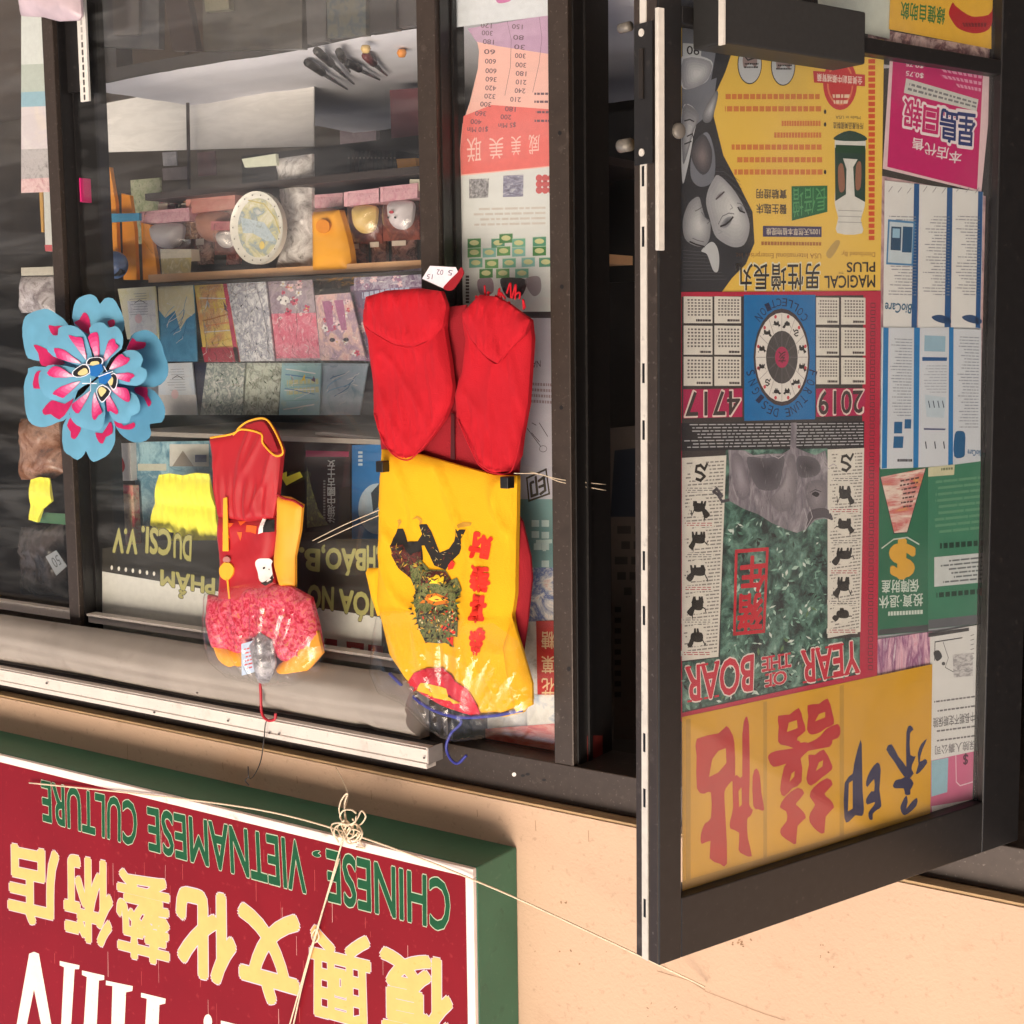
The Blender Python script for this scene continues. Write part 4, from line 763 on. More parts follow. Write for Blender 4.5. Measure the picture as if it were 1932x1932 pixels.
w.add(vs, [[i*(seg+1)+k, i*(seg+1)+k+1, (i+1)*(seg+1)+k+1, (i+1)*(seg+1)+k] for i in range(n) for k in range(seg)], CANVAS, True)
w.add([vs[k] for k in range(seg+1)]+[(xc0, -.002, zc1), (xc0, -.002, zc0)], [list(range(seg+3))], CANVAS); w.build('canvas_roll', aw)
# white head rail inside the glass
w = wb(); zv = zfront(.03, [(153, 1152), (390, 1192), (606, 1232), (713, 1254)])
w.box(MX1+.002, LX0-.012, .018, .045, zv-.012, zv+.012, WHITEAL); w.box(MX1+.003, LX0-.013, .012, .0175, zv-.012, zv-.006, WHITEAL); w.box(LX1+.002, 8, .018, .045, zv-.012, zv+.012, WHITEAL)
w.build('curtain_track', label='slim white curtain rail running behind the blind across the window', cat='rail')
# ------------------------------------------------------------------ left post fittings
pr = MB(PX(LX0-.0042)); 
def pbx(u0, v0, u1, v1, m, z, t): pr.poly(rect(u0, v0, u1, v1), m, z, t)
pl_ = PX(LX0-.0042)
YRL = .03
rail = MB(PY(YRL)); xa = rail.L(148, 100)[0]; xb = rail.L(164, 100)[0]; zA = rail.L(155, -20)[1]; zB = rail.L(155, 192)[1]
rail.box(min(xa, xb), max(xa, xb), zA, zB, -.006, .0, ink(222, 218, 210)); rail.box(max(xa, xb)-.002, LX0-.002, zA+.02, zB-.03, -.02, -.007, BLACK)
for i in range(15):
    z = zB-.010-i*.0185; xm = (xa+xb)/2; rail.box(xm-.003, xm+.003, z-.0065, z+.0065, .0, .0006, ink(70, 66, 64) if i < 8 else ink(170, 166, 160))
rail.build('slotted_strip', shop)
pk = MB(pl_); y0, y1 = pk.L(158, 337)[1], pk.L(158, 382)[1]; xa, xb = pk.L(148, 360)[0], pk.L(168, 360)[0]; pk.box(min(xa, xb), max(xa, xb), min(y0, y1), max(y0, y1), .0, .009, mat('pink_tape', (222, 40, 120), .5, .05)); pk.build('pink_tape', label='bright pink tape wrapped round the dark window post', cat='tape', bevel=.001)
# ------------------------------------------------------------------ side panel posters (behind the narrow pane)
def psheet(px, base, name, label, cat, y=.072, extra=None, group=None, t=.0005):
    c = (sum(p[0] for p in px)/len(px), sum(p[1] for p in px)/len(px)); b = MB(PY(y), c); b.poly(px, base, 0, t)
    if extra: extra(b)
    return b.build(name, label=label, cat=cat, group=group)
psheet(ZP(60, -120, 700, -120, 700, 92, 75, 172), ink(222, 226, 232), 'white_notice', 'white notice with a magenta mark at the foot of the narrow pane', 'notice', .070, lambda b: b.poly(spline(ZP(330, -20, 400, -30, 420, 5, 345, 20)), ink(206, 110, 170), e))
def f_price(b):
    b.poly(ZP(150, 180, 700, 85, 700, 345, 340, 290, 205, 262), ink(196, 160, 190), e)
    b.poly(ZP(125, 730, 300, 660, 700, 690, 700, 1040, 110, 1098, 104, 950), ink(232, 118, 112), .8*e)
    dk = ink(110, 84, 96); r = random.Random(2)
    for s, y in (('120', 160), ('300', 207), ('180', 262), ('60', 325), ('600', 385), ('600', 445), ('360', 498), ('420', 553), ('320', 605), ('300', 655), ('360', 713), ('400', 765)):
        x = 240+25*math.sin((y-200)/180)-(y > 600)*(y-600)*.42; b.text(s, ZP(x, y-16, x+68, y-12, x+66, y+18, x-2, y+14), dk, 2*e, .01)
    for s, y in (('150', 167), ('80', 235), ('30', 295), ('300', 350), ('300', 408), ('180', 462), ('210', 516), ('240', 570), ('210', 625), ('180', 685), ('200', 735)):
        x = 435+20*math.sin((y-200)/180)-(y > 560)*(y-560)*.45; b.text(s, ZP(x, y-16, x+66, y-12, x+64, y+18, x-2, y+14), dk, 2*e, .01)
    b.text('$10 Min', ZP(150, 796, 280, 792, 278, 828, 148, 834), dk, 2*e, .01); b.text('$5 Min', ZP(345, 772, 455, 766, 453, 800, 343, 806), dk, 2*e, .01)
    b.line(ZP(400, 135, 425, 250, 420, 420, 385, 600), .0009, dk, 2*e); b.line(ZP(602, 110, 618, 240, 600, 400, 560, 580), .0009, dk, 2*e)
    for s, q in (('联', (145, 868, 236, 862, 236, 1012, 145, 1020)), ('美', (286, 868, 376, 862, 376, 996, 286, 1002)), ('美', (424, 858, 486, 854, 486, 972, 424, 978)), ('威', (535, 848, 604, 844, 604, 966, 535, 972))): b.text(s, ZP(*q), ink(244, 200, 190), 2*e, .0)
    for y in (590, 640, 705, 760): b.dashes(ZP(570, y-12, 700, y-12, 700, y+12, 570, y+12), 1, dk, 2*e, .6, .1, .2, .04, .1, y)
psheet(ZP(150, 182, 200, 215, 222, 320, 215, 430, 165, 640, 118, 780, 102, 940, 108, 1106, 700, 1046, 700, 85), mat('price_list_pink', (244, 190, 178), .6, .04, 8), 'price_list', 'pink price list with number columns, curling away from the narrow pane', 'price list', .074, f_price)
def f_cans(b):
    b.poly(ZP(160, 1126, 285, 1122, 280, 1242, 160, 1248), prnt('tiny_mono_photo', [(40, 38, 42), (150, 148, 152), (214, 212, 212)], 140), e); b.poly(ZP(375, 1105, 502, 1098, 500, 1236, 372, 1240), prnt('tiny_city_photo', [(60, 58, 76), (140, 138, 160), (206, 206, 214)], 90, stretch=(.6, 1.6, 1)), e)
    for i in range(9): b.poly(ell(*ZP(600+(i % 3)*38, 1120+(i//3)*38)[0], 6.5, 7, 10), ink(206, 84, 84), e)
    b.dashes(ZP(175, 1300, 640, 1290, 640, 1420, 175, 1430), 4, ink(206, 198, 190), e, .4, .05, .2, .02, .1, 2)
    r = random.Random(4)
    G = [(66, 130, 70), (96, 156, 92), (110, 176, 150), (130, 186, 176), (84, 150, 120)]
    cans = [(150, 1500), (150, 1560), (160, 1625), (245, 1560), (300, 1500), (350, 1470), (335, 1550), (430, 1500), (430, 1555), (560, 1490), (560, 1550), (260, 1630), (370, 1625), (490, 1620), (600, 1620), (225, 1690), (330, 1690), (450, 1690)]
    for i, (x, y) in enumerate(cans):
        b.poly(ZP(x, y, x+84, y-4, x+84, y+56, x, y+60), ink(*G[i % 5]), e*(1+.1*i)); b.poly(ell(*ZP(x+42, y+27)[0], 9, 5, 12), ink(206, 206, 150), e*(1.05+.1*i)); b.line(ZP(x, y+2, x+84, y-2), .0012, ink(190, 210, 190), e*(1.06+.1*i))
    b.poly(spline(ZP(215, 1760, 300, 1750, 310, 1840, 230, 1850)), ink(150, 128, 140), e); b.poly(spline(ZP(355, 1760, 430, 1745, 520, 1765, 490, 1860, 400, 1870)), ink(40, 38, 42), e); b.poly(spline(ZP(510, 1760, 600, 1740, 610, 1830, 560, 1860)), ink(160, 148, 152), e)
    b.dashes(ZP(138, 1730, 160, 1730, 160, 1910, 138, 1910), 9, ink(70, 60, 60), e, .7, 1, 1, .1, 0, 3)
psheet(ZP(80, 1080, 700, 1030, 700, 1960, 95, 1960), mat('flyer_white', (220, 222, 220), .6, .04, 8), 'can_flyer', 'white flyer with stacked green tins and three small pictures', 'flyer', .0765, f_cans)
def f_lav(b):
    b.text('NA', [(1004, 682), (1020, 680), (1020, 692), (1004, 694)], ink(96, 92, 100), e, .01)
    b.dashes(ZQ(105, 25, 213, 30, 213, 135, 105, 128), 4, ink(150, 134, 140), e, .5, .05, .1, .03, .1, 2)
    for q in ((122, 215, 140, 225), (155, 215, 192, 275), (100, 240, 160, 320), (120, 260, 155, 300)): b.line(ZQ(*q), .0016, ink(60, 56, 60), e)
    b.line(ell(*ZQ(172, 332)[0], 7, 6, 12), .0012, ink(96, 92, 96), e, True)
    b.line(ZQ(98, 465, 185, 425, 200, 535, 108, 568), .004, ink(36, 36, 38), e, True); b.text('印', ZQ(110, 470, 180, 440, 190, 530, 118, 556), ink(36, 36, 38), e, .03)
psheet(ZQ(-60, -260, 235, -260, 235, 560, -60, 560), mat('flyer_lavender', (196, 192, 204), .6, .05, 8), 'ink_flyer', 'pale lavender flyer with a black square seal', 'flyer', .078, f_lav)
def f_teal(b):
    wh = ink(196, 214, 212)
    for x, y in ((120, 655), (165, 655), (120, 705), (165, 708), (130, 760), (165, 760), (165, 838)): b.poly(ZQ(x, y, x+34, y, x+34, y+30, x, y+30), wh, e)
    b.poly(ZQ(140, 745, 212, 742, 212, 760, 140, 762), wh, e); b.poly(ZQ(170, 760, 185, 760, 185, 795, 170, 795), wh, 1.4*e)
psheet(ZQ(-60, 555, 235, 555, 235, 870, -60, 870), mat('flyer_teal', (112, 154, 156), .6, .06, 8), 'teal_flyer', 'grey teal flyer with white picture symbols', 'flyer', .0785, f_teal)
psheet(ZQ(-60, 865, 235, 865, 235, 1110, -60, 1120), prnt('snack_print', [(190, 40, 46), (226, 220, 214), (60, 96, 160), (236, 230, 224), (214, 120, 90)], 22), 'snack_wrapper', 'white red and blue snack wrapper in the narrow pane', 'wrapper', .079)
def f_redp(b):
    g_ = ink(226, 196, 150)
    for s, y in (('花', 1370), ('菓', 1270), ('糖', 1160)): b.text(s, ZQ(165, y, 222, y, 222, y+78, 165, y+78), g_, e, .01)
psheet(ZQ(140, 1112, 240, 1108, 240, 1445, 146, 1445), ink(186, 30, 38), 'red_banner', 'red upright banner with pale gold characters at the jamb', 'banner', .0775, f_redp)
psheet(ZQ(-80, 1100, 150, 1100, 150, 1600, -80, 1600), prnt('grey_pack', [(110, 104, 100), (190, 184, 176), (214, 210, 204), (120, 150, 176)], 20), 'snack_pack', 'greyish snack pack behind the yellow shirt', 'pack', .081)
psheet(ZQ(-90, 1600, 240, 1575, 245, 1760, -90, 1700), prnt('salmon_pack', [(206, 40, 52), (236, 120, 104), (240, 166, 150), (214, 60, 66)], 28, stretch=(.5, 2, 1)), 'salmon_pack', 'salmon and red food pack against the window head', 'pack', .0775)
psheet(ZQ(100, 1450, 240, 1440, 240, 1590, 100, 1600), prnt('cream_pack', [(206, 200, 186), (236, 230, 220), (90, 130, 170)], 16), 'cream_pack', 'cream pack with a blue patch above the salmon pack', 'pack', .0785)
psheet([(700, 1060), (740, 1060), (1046, 1060), (1046, 1440), (700, 1440)], ink(120, 112, 106), 'backing_board', 'grey backing board behind the packs of the narrow pane', 'board', .086)
# red sticker and leaning board inside the doorway
rs = MB(PX(JX0-.0045), (1120, 1415)); rs.poly(rect(1108, 1388, 1137, 1441), ink(120, 44, 40), 0, .0006); rs.build('red_sticker', label='dull red sticker at the head of the dark doorway', cat='sticker')
bd = MB(PY(.7), (1170, 1100)); bd.poly([(1150, 808), (1230, 800), (1230, 1395), (1158, 1395)], ink(84, 74, 68), 0, .01); bd.poly([(1160, 850), (1230, 842), (1230, 975), (1152, 975)], ink(30, 34, 44), .001)
bd.dashes([(1160, 985), (1230, 985), (1230, 1130), (1160, 1130)], 5, ink(50, 44, 42), .001, .5, .3, .6, .1, .3, 3); bd.dashes([(1160, 1140), (1172, 1140), (1172, 1320), (1160, 1320)], 9, ink(40, 34, 34), .001, .5, 1, 1, .1, 0, 3); bd.build('notice_board', label='dim brown notice board standing just inside the doorway', cat='board')
# ------------------------------------------------------------------ yellow shirt and red trousers hanging outside
def fold(ax, ay, amp, f1, f2, seed):
    def h(x, y, d):
        k = 1-math.exp(-d/.008); return k*(ax+amp*math.sin(x*f1+2.2*noise.noise((x*6, y*5, seed)))*(.4+.6*abs(noise.noise((x*3+9, y*3, seed)))) + ay*noise.noise((x*f2, y*f2, seed)) + .0016*noise.noise((x*70, y*55, seed)))
    return h
YC = mat('yellow_cotton', (234, 172, 8), .9, .05, 6, bump=.3, bscale=420); RC = mat('red_cotton', (186, 4, 28), .9, .07, 8, bump=.4, bscale=380)
RC2 = mat('red_cotton_dark', (146, 12, 28), .9, .08, 8, bump=.4, bscale=380)
shirt = empty('yellow_shirt', tuple(PY(-.06).hit(850, 1400)), 'yellow child shirt with a printed lion dancer, hung from a blue hanger', 'shirt')
def hs(x, y, d):
    k = 1-math.exp(-d/.014); a = noise.noise((x*4, y*3, 3))
    g_ = math.exp(-((x+.055-.10*(y-.02))/.016)**2)*.009-math.exp(-((x-.06+.25*y)/.012)**2)*.006      # drapes from the shoulders
    rid = max(0, 1-abs(noise.noise((x*9+y*5, y*4-x*3, 8)))*5)**2*.006
    return k*(.016+.016*a+.004*math.sin(x*44+4*a+y*8)*(.3+.7*abs(noise.noise((x*3+9, y*3, 2))))+1.8*g_*(.5+a)+2.2*rid+.0012*noise.noise((x*70, y*55, 3)))
yb = MB(PY(-.045), (850, 1100))
SO = [(720, 848), (790, 857), (870, 880), (930, 896), (976, 898), (975, 960), (973, 1050), (972, 1120), (966, 1160), (975, 1220), (992, 1270), (1002, 1320), (985, 1345), (955, 1352), (900, 1352), (850, 1338), (800, 1312), (765, 1280), (735, 1235), (722, 1180), (712, 1130), (715, 1050), (716, 960), (717, 900)]
OL = yb.cloth(SO, YC, hs, .012, .011)
yb.build('body', shirt)
sv = MB(PY(-.04), (700, 1100)); sv.cloth([(716, 1072), (722, 1160), (712, 1162), (700, 1125), (690, 1080), (694, 1072)], YC, fold(.012, .004, .003, 60, 20, 5), .006, .01); sv.build('sleeve', shirt)
sv = MB(PY(-.056), (985, 1230)); sv.cloth([(966, 1165), (985, 1225), (1004, 1290), (1004, 1330), (975, 1345), (958, 1290), (950, 1220)], YC, fold(.018, .004, .005, 60, 20, 7), .006, .01); sv.build('sleeve', shirt)
def on_shirt(px, m, lift, res=.009):
    b.cloth(px, m, lambda x, y, d: lift, None, res, 0)
# prints: cut to the cloth's own surface
OLs = OL
def shirt_decal(b, px, m, lift):
    def h(x, y, d): return hs(x, y, d)+lift
    b.cloth(px, m, h, None, .010, 0, outline=OLs)
pn = MB(PY(-.045), (850, 1100)); BK = ink(26, 22, 20, .8); GN = prnt('lion_green', [(24, 26, 18), (60, 78, 34), (120, 120, 70), (40, 50, 26), (150, 130, 60)], 130, .8); RDp = prnt('lion_maroon', [(30, 16, 14), (100, 34, 24), (50, 22, 18), (140, 120, 80)], 110, .8); RD1 = ink(226, 44, 26, .8)
shirt_decal(pn, ZJ(365, 265, 405, 265, 450, 370, 530, 365, 560, 310, 535, 230, 590, 230, 625, 290, 690, 460, 760, 430, 800, 370, 820, 270, 895, 275, 870, 390, 845, 470, 780, 530, 740, 600, 660, 560, 580, 400, 560, 400, 580, 510, 500, 560, 400, 560, 330, 480, 320, 400, 340, 340), BK, .0012)
shirt_decal(pn, ZJ(330, 400, 420, 390, 480, 470, 560, 440, 570, 520, 640, 600, 600, 690, 520, 740, 470, 660, 380, 580, 325, 480), RDp, .0017)
shirt_decal(pn, ZJ(470, 560, 560, 510, 640, 590, 740, 600, 790, 680, 830, 660, 880, 760, 850, 830, 855, 930, 870, 1130, 800, 1120, 840, 1215, 760, 1180, 680, 1190, 600, 1175, 560, 1090, 530, 990, 540, 900, 510, 840, 520, 760, 480, 680), GN, .0022)
shirt_decal(pn, ZJ(590, 640, 650, 600, 740, 610, 790, 680, 750, 700, 700, 640, 640, 660, 630, 700), RDp, .0028); shirt_decal(pn, ZJ(645, 660, 690, 630, 740, 650, 750, 700, 640, 700), ink(246, 206, 40, .8), .0032)
shirt_decal(pn, ZJ(560, 860, 600, 795, 680, 780, 770, 820, 780, 860, 680, 880), ink(200, 110, 24, .8), .0028); shirt_decal(pn, ZJ(600, 832, 680, 800, 760, 835, 680, 850), ink(246, 196, 60, .8), .0034)
shirt_decal(pn, ZJ(760, 560, 790, 520, 815, 550, 800, 590, 760, 600), RD1, .003); shirt_decal(pn, ZJ(770, 1140, 830, 1130, 830, 1205), RD1, .003); shirt_decal(pn, ZJ(720, 1030, 850, 1090, 840, 1110, 730, 1060), RD1, .003)
for q in ((488, 190, 520, 160, 555, 185, 560, 215, 535, 240, 540, 205, 520, 180), (362, 200, 380, 188, 395, 210, 375, 250, 368, 262, 372, 225), (840, 235, 870, 215, 940, 220, 930, 245, 850, 260)): shirt_decal(pn, ZJ(*q), ink(190, 140, 40, .8), .0014)
rl = random.Random(21)
def scrib(poly, n, cols, w0, l0, lift):
    P = ZJ(*poly); us = [p[0] for p in P]; vs_ = [p[1] for p in P]
    def inside(u, v):
        r = False
        for i in range(len(P)):
            (a, b_), (c, d) = P[i-1], P[i]
            if (b_ > v) != (d > v) and u < (c-a)*(v-b_)/(d-b_)+a: r = not r
        return r
    k = 0
    while k < n:
        u, v = rl.uniform(min(us), max(us)), rl.uniform(min(vs_), max(vs_))
        if not inside(u, v): continue
        k += 1; a = rl.uniform(0, 3.14); l_ = rl.uniform(.4, 1)*l0; w_ = rl.uniform(.5, 1)*w0
        du, dv = math.cos(a)*l_, math.sin(a)*l_; nu, nv = -math.sin(a)*w_, math.cos(a)*w_
        q = [pn.L(*p) for p in ((u-du, v-dv), (u+nu, v+nv), (u+du, v+dv), (u-nu, v-nv))]
        if area(q) < 0: q = q[::-1]
        pn.add([(x, y, hs(x, y, .06)+lift+k*3e-6) for x, y in q], [[0, 1, 2, 3]], cols[k % len(cols)])
GD = ink(190, 150, 50, .8); GR2 = ink(70, 92, 40, .8); MR = ink(120, 34, 24, .8); WH_ = ink(226, 206, 150, .8)
body_ = (470, 560, 560, 510, 640, 590, 740, 600, 790, 680, 830, 660, 880, 760, 850, 830, 855, 930, 870, 1130, 800, 1120, 840, 1215, 760, 1180, 680, 1190, 600, 1175, 560, 1090, 530, 990, 540, 900, 510, 840, 520, 760, 480, 680)
scrib(body_, 170, [BK, BK, GR2, GD, BK, MR], 1.7, 6, .0036); scrib((520, 900, 860, 900, 860, 1120, 560, 1090), 60, [RD1, WH_, BK, GD], 1.5, 5, .0042)
scrib((330, 400, 420, 390, 480, 470, 560, 440, 570, 520, 640, 600, 600, 690, 520, 740, 470, 660, 380, 580, 325, 480), 60, [BK, GD, GR2, BK], 1.2, 6, .0036)
scrib((540, 260, 600, 260, 700, 480, 800, 380, 880, 290, 840, 470, 740, 590, 680, 560), 30, [WH_, GD, MR], .5, 5, .0026)
for i in range(34):     # mane fringe round the head
    a = i*.185; u, v = 850+0, 0; c0_ = ZJ(690, 900)[0]; pu, pv = c0_[0]+40*math.cos(a), c0_[1]+52*math.sin(a); q = [pn.L(*p) for p in ((pu-2.4*math.sin(a), pv+2.4*math.cos(a)), (pu+2.4*math.sin(a), pv-2.4*math.cos(a)), (pu+9*math.cos(a), pv+9*math.sin(a)))]
    if area(q) < 0: q = q[::-1]
    pn.add([(x, y, hs(x, y, .06)+.003) for x, y in q], [[0, 1, 2]], BK if i % 3 else GR2)
pn.build('lion_print', shirt)
ct = MB(PY(-.045), (850, 1100))
for s, q in (('財', (945, 290, 1110, 345, 1085, 515, 950, 480)), ('發', (950, 560, 1105, 590, 1100, 775, 950, 760)), ('喜', (960, 800, 1090, 810, 1070, 1010, 960, 1000)), ('恭', (950, 1070, 1100, 1070, 1050, 1270, 965, 1265))):
    for vs, fs, dz in bolds(s, .06):
        P = [ct.L(*lerp2(ZJ(*q), 1-x, y)) for x, y in vs]
        ct.add([(x, y, hs(x, y, .06)+.0022+dz) for x, y in P], fs, RD1)
ct.build('characters', shirt)
nk = MB(PY(-.045), (850, 1100)); RN = mat('red_neckband', (196, 24, 44), .8, .06)
shirt_decal(nk, [(768, 1318), (776, 1290), (795, 1266), (820, 1256), (845, 1257), (870, 1270), (892, 1296), (908, 1330), (912, 1356), (880, 1346), (830, 1326), (790, 1300)], RN, .004)
shirt_decal(nk, [(795, 1300), (808, 1284), (830, 1284), (860, 1300), (884, 1322), (850, 1318), (820, 1306)], ink(226, 176, 30, .8), .0055); nk.build('neckband', shirt)
hg = wb(); BLH = mat('blue_hanger', (50, 54, 140), .4, .05)
hg.tube(curve([PY(-.055).hit(u, v) for u, v in ((790, 1325), (830, 1345), (870, 1360), (850, 1385), (842, 1410), (850, 1432), (864, 1440), (880, 1425))], 8), .0032, BLH, 8)
hg.tube(curve([PY(-.055).hit(u, v) for u, v in ((735, 1270), (800, 1330), (862, 1352), (930, 1350), (985, 1340))], 8), .004, BLH, 8); hg.build('hanger', shirt)
# clips and hanging tags at the hem
for u, v in ((722, 880), (957, 910)):
    cl = wb(); c = PY(-.075).hit(u, v); cl.box(c.x-.010, c.x+.010, c.y-.012, c.y+.012, c.z-.012, c.z+.012, BLACK)
    cl.build('clip', shirt, bevel=.002)
# red trousers
tr = empty('red_trousers', tuple(PY(-.05).hit(830, 800)), 'bright red child trousers with gathered cuffs clipped to the yellow shirt', 'trousers')
hr_ = fold(.020, .010, .006, 70, 12, 8)
def gather(seed, yl, top=True):
    base = elastic(0, seed)
    def h(x, y, d):
        w_ = min(1, abs(y)/yl)**3; n_ = noise.noise((x*7, y*5, seed+1))
        return base(x, y, d)+(.0042*math.sin(x*330+5*n_)+.002*math.sin(x*520+y*60+4*n_))*w_*(1-math.exp(-d/.004))
    return h
def elastic(v0, seed):
    base = fold(.013, .010, .0022, 30, 9, seed)
    def h(x, y, d): 
        g_ = .35+1.3*abs(noise.noise((x*2, y*7, seed+2)))
        return base(x, y, d)+(.0068*noise.noise((x*95+y*12, y*8, seed+5))*g_+.004*noise.noise((x*170, y*14, seed))*g_+.006*max(0, 1-abs(noise.noise((x*14+y*6, y*5, seed+9)))*4)**2)*(1-math.exp(-d/.006))
    return h
lb = MB(PY(-.05), (770, 720)); lb.cloth([(690, 560), (730, 548), (790, 544), (832, 550), (842, 580), (838, 620), (848, 680), (854, 730), (850, 760), (838, 790), (815, 822), (792, 850), (770, 868), (745, 860), (728, 840), (716, 815), (706, 780), (704, 720), (694, 640), (686, 612)], RC, gather(4, .15), .012, .0065); lb.build('leg', tr)
lb = MB(PY(-.05), (930, 740)); lb.cloth([(872, 590), (905, 556), (935, 560), (960, 574), (1000, 604), (1004, 640), (1000, 700), (996, 760), (985, 820), (980, 860), (965, 888), (930, 892), (905, 878), (890, 850), (876, 820), (864, 790), (858, 745), (872, 700), (878, 640)], RC, gather(14, .15), .012, .0065); lb.build('leg', tr)
bkp = MB(PY(-.02), (850, 640)); bkp.cloth([(840, 580), (880, 575), (884, 700), (860, 740), (866, 780), (985, 815), (978, 900), (930, 895), (866, 882), (790, 862), (720, 852), (714, 800), (846, 760), (850, 740), (838, 640)], RC2, fold(.006, .003, .003, 60, 20, 6), .004, .012); bkp.build('seat_panel', tr)
sl_ = MB(PY(-.032), (855, 830)); sl_.poly([(851, 778), (857, 782), (858, 868), (850, 866)], ink(70, 8, 14), 0, .001); sl_.build('seam', tr)
for lab, q, zz_ in (('cuff', [(690, 560), (730, 548), (790, 544), (832, 550), (842, 575), (836, 612), (812, 640), (780, 654), (745, 650), (700, 625), (686, 612)], 0), ('cuff', [(872, 590), (905, 556), (935, 560), (960, 574), (1000, 604), (990, 630), (960, 660), (938, 686), (915, 672), (890, 640), (876, 610)], 1)):
    cf = MB(PY(-.072), (770, 600) if not zz_ else (930, 620)); cf.cloth(q, RC, gather(24+zz_, .03), .010, .0055); cf.build(lab, tr)
sm_ = wb()
for pts in ([(686, 612), (700, 626), (745, 651), (780, 655), (812, 641), (836, 613)], [(876, 610), (890, 641), (915, 673), (938, 687), (960, 661), (992, 628)], [(706, 780), (716, 815), (728, 840), (745, 860), (770, 868), (792, 850), (815, 822), (840, 786)], [(864, 790), (876, 820), (890, 850), (905, 878), (930, 892), (965, 888), (984, 822)]):
    sm_ = wb(); sm_.tube(curve([PY(-.070).hit(u, v) for u, v in pts], 6), .0016, RC, 5); sm_.build('seam', tr)
# small frayed ties
ti = wb(); rr = random.Random(9)
for i in range(12):
    u, v = 900+i*8, 566+rr.uniform(-4, 20); p0 = PY(-.06).hit(u, v); p1 = PY(-.065).hit(u+rr.uniform(-7, 7), v-rr.uniform(12, 30)); p2 = PY(-.06).hit(u+rr.uniform(-10, 10), v-rr.uniform(2, 14)); ti.tube(curve([p0, p1, p2], 5), .0022, RC, 5)
ti.build('frayed_ties', tr)
tg = MB(PY(-.06), (835, 520)); tg.poly(ZH(650, 225, 695, 152, 840, 160, 872, 225, 770, 280), ink(232, 222, 230), 0, .001); 
for s_, q in (('15', (680, 200, 712, 200, 708, 228, 676, 226)), ('02', (735, 172, 772, 175, 768, 205, 732, 202)), ('5', (800, 175, 825, 178, 820, 208, 796, 205))): tg.text(s_, ZH(*q), ink(90, 80, 100), e, 0)
tg.build('price_tag', label='white folded paper price tag pinned to the red trouser cuff', cat='tag')
pp = MB(PY(-.062), (860, 515)); pp.poly(spline(ZH(770, 280, 800, 240, 850, 190, 870, 160, 885, 190, 870, 225, 820, 290)), RC2, 0, .002); pp.build('ribbon', tr)
# red bag behind the shirt
rb = MB(PY(-.02), (990, 1100)); rb.cloth([(965, 950), (985, 985), (1000, 1050), (1003, 1090), (995, 1170), (985, 1240), (965, 1200), (955, 1100)], RC2, fold(.014, .006, .005, 60, 14, 9), .006, .012); rb.build('red_garment', label='dark red folded garment peeking out behind the yellow shirt', cat='garment')
# plastic covers
def crumple(a, s):
    def h(x, y, d):
        r1 = max(0, 1-abs(noise.noise((x*16+y*6, y*13-x*4, s)))*4)**2; r2 = max(0, 1-abs(noise.noise((x*34-y*12, y*30, s+3)))*4)**2
        return (1-math.exp(-d/.02))*(.03+.7*a*noise.noise((x*10, y*10, s))+.45*a*r1+.2*a*r2)
    return h
def film(a, s, yk):
    def h(x, y, d):      # folds that fan out from the hanger
        t = math.atan2(x, y+yk); r1 = max(0, 1-abs(noise.noise((t*5.5, (x*x+y*y)**.5*2, s)))*5)**2; r2 = max(0, 1-abs(noise.noise((t*13+y*4, x*3, s+4)))*5)**2
        return (1-math.exp(-d/.02))*(.032+.6*a*noise.noise((x*7, y*7, s))+.8*a*r1+.35*a*r2)
    return h
pc = MB(PY(-.078), (850, 1260)); pc.cloth([(712, 1155), (780, 1150), (850, 1160), (930, 1175), (985, 1215), (1006, 1280), (1012, 1340), (990, 1378), (940, 1385), (900, 1395), (860, 1400), (830, 1392), (800, 1372), (760, 1330), (715, 1310), (698, 1270), (702, 1200)], PLASTIC, film(.014, 2, -.22), None, .007)
pc.build('plastic_cover', shirt)
# twine tied to the clips
twine([(590, 1020, -.02), (650, 990, -.05), (716, 962, -.06)], .0008, 'tie_thread', 'pair of pale threads tied from the shirt towards the small suit', 0, 'thread', knots=[curve([PY(-.03).hit(600, 1024), PY(-.05).hit(660, 996), PY(-.06).hit(716, 972)], 5)])
twine([(970, 893, -.07), (1020, 895, -.03), (1060, 910, -.008), (1143, 925, .1)], .0009, 'tie_thread', 'pale threads stretched from the shirt hem across the door jamb', 0, 'thread', knots=[curve([PY(-.05).hit(1000, 890), PY(-.008).hit(1060, 905), PY(.1).hit(1143, 914)], 5)])
# ------------------------------------------------------------------ child's red suit on a red hanger
suit = empty('child_suit', tuple(PY(-.06).hit(500, 1290)), 'red child suit with yellow piping in crinkled plastic on a red hanger', 'clothes')
RS = mat('red_satin', (170, 6, 24), .6, .08, 9, bump=.1, bscale=500, sheen=.1); PIP = mat('yellow_piping', (246, 170, 40), .7, .06)
tb = MB(PY(-.055), (460, 890)); TO = [(397, 826), (440, 818), (455, 806), (470, 795), (500, 792), (518, 815), (532, 850), (530, 860), (526, 900), (522, 940), (515, 978), (470, 985), (430, 980), (412, 975), (405, 900)]
tb.cloth(TO, RS, lambda x, y, d: (1-math.exp(-d/.006))*(.012+.009*noise.noise((x*12, y*9, 21))+.004*math.sin(x*210+4*noise.noise((x*9, y*6, 2)))*min(1, max(0, y+.02)/.06)**2+.007*max(0, 1-abs(noise.noise((x*12-y*6, y*4, 5)))*4)**2), .012, .006); tb.build('trousers', suit)
pi = wb()
for pts in ([(397, 826), (440, 818), (452, 806), (470, 794), (500, 790), (518, 812), (534, 850), (526, 860), (514, 856), (496, 836), (492, 818), (456, 810), (440, 820)],): pi.tube(curve([PY(-.073).hit(u, v) for u, v in pts], 5), .0026, PIP, 6)
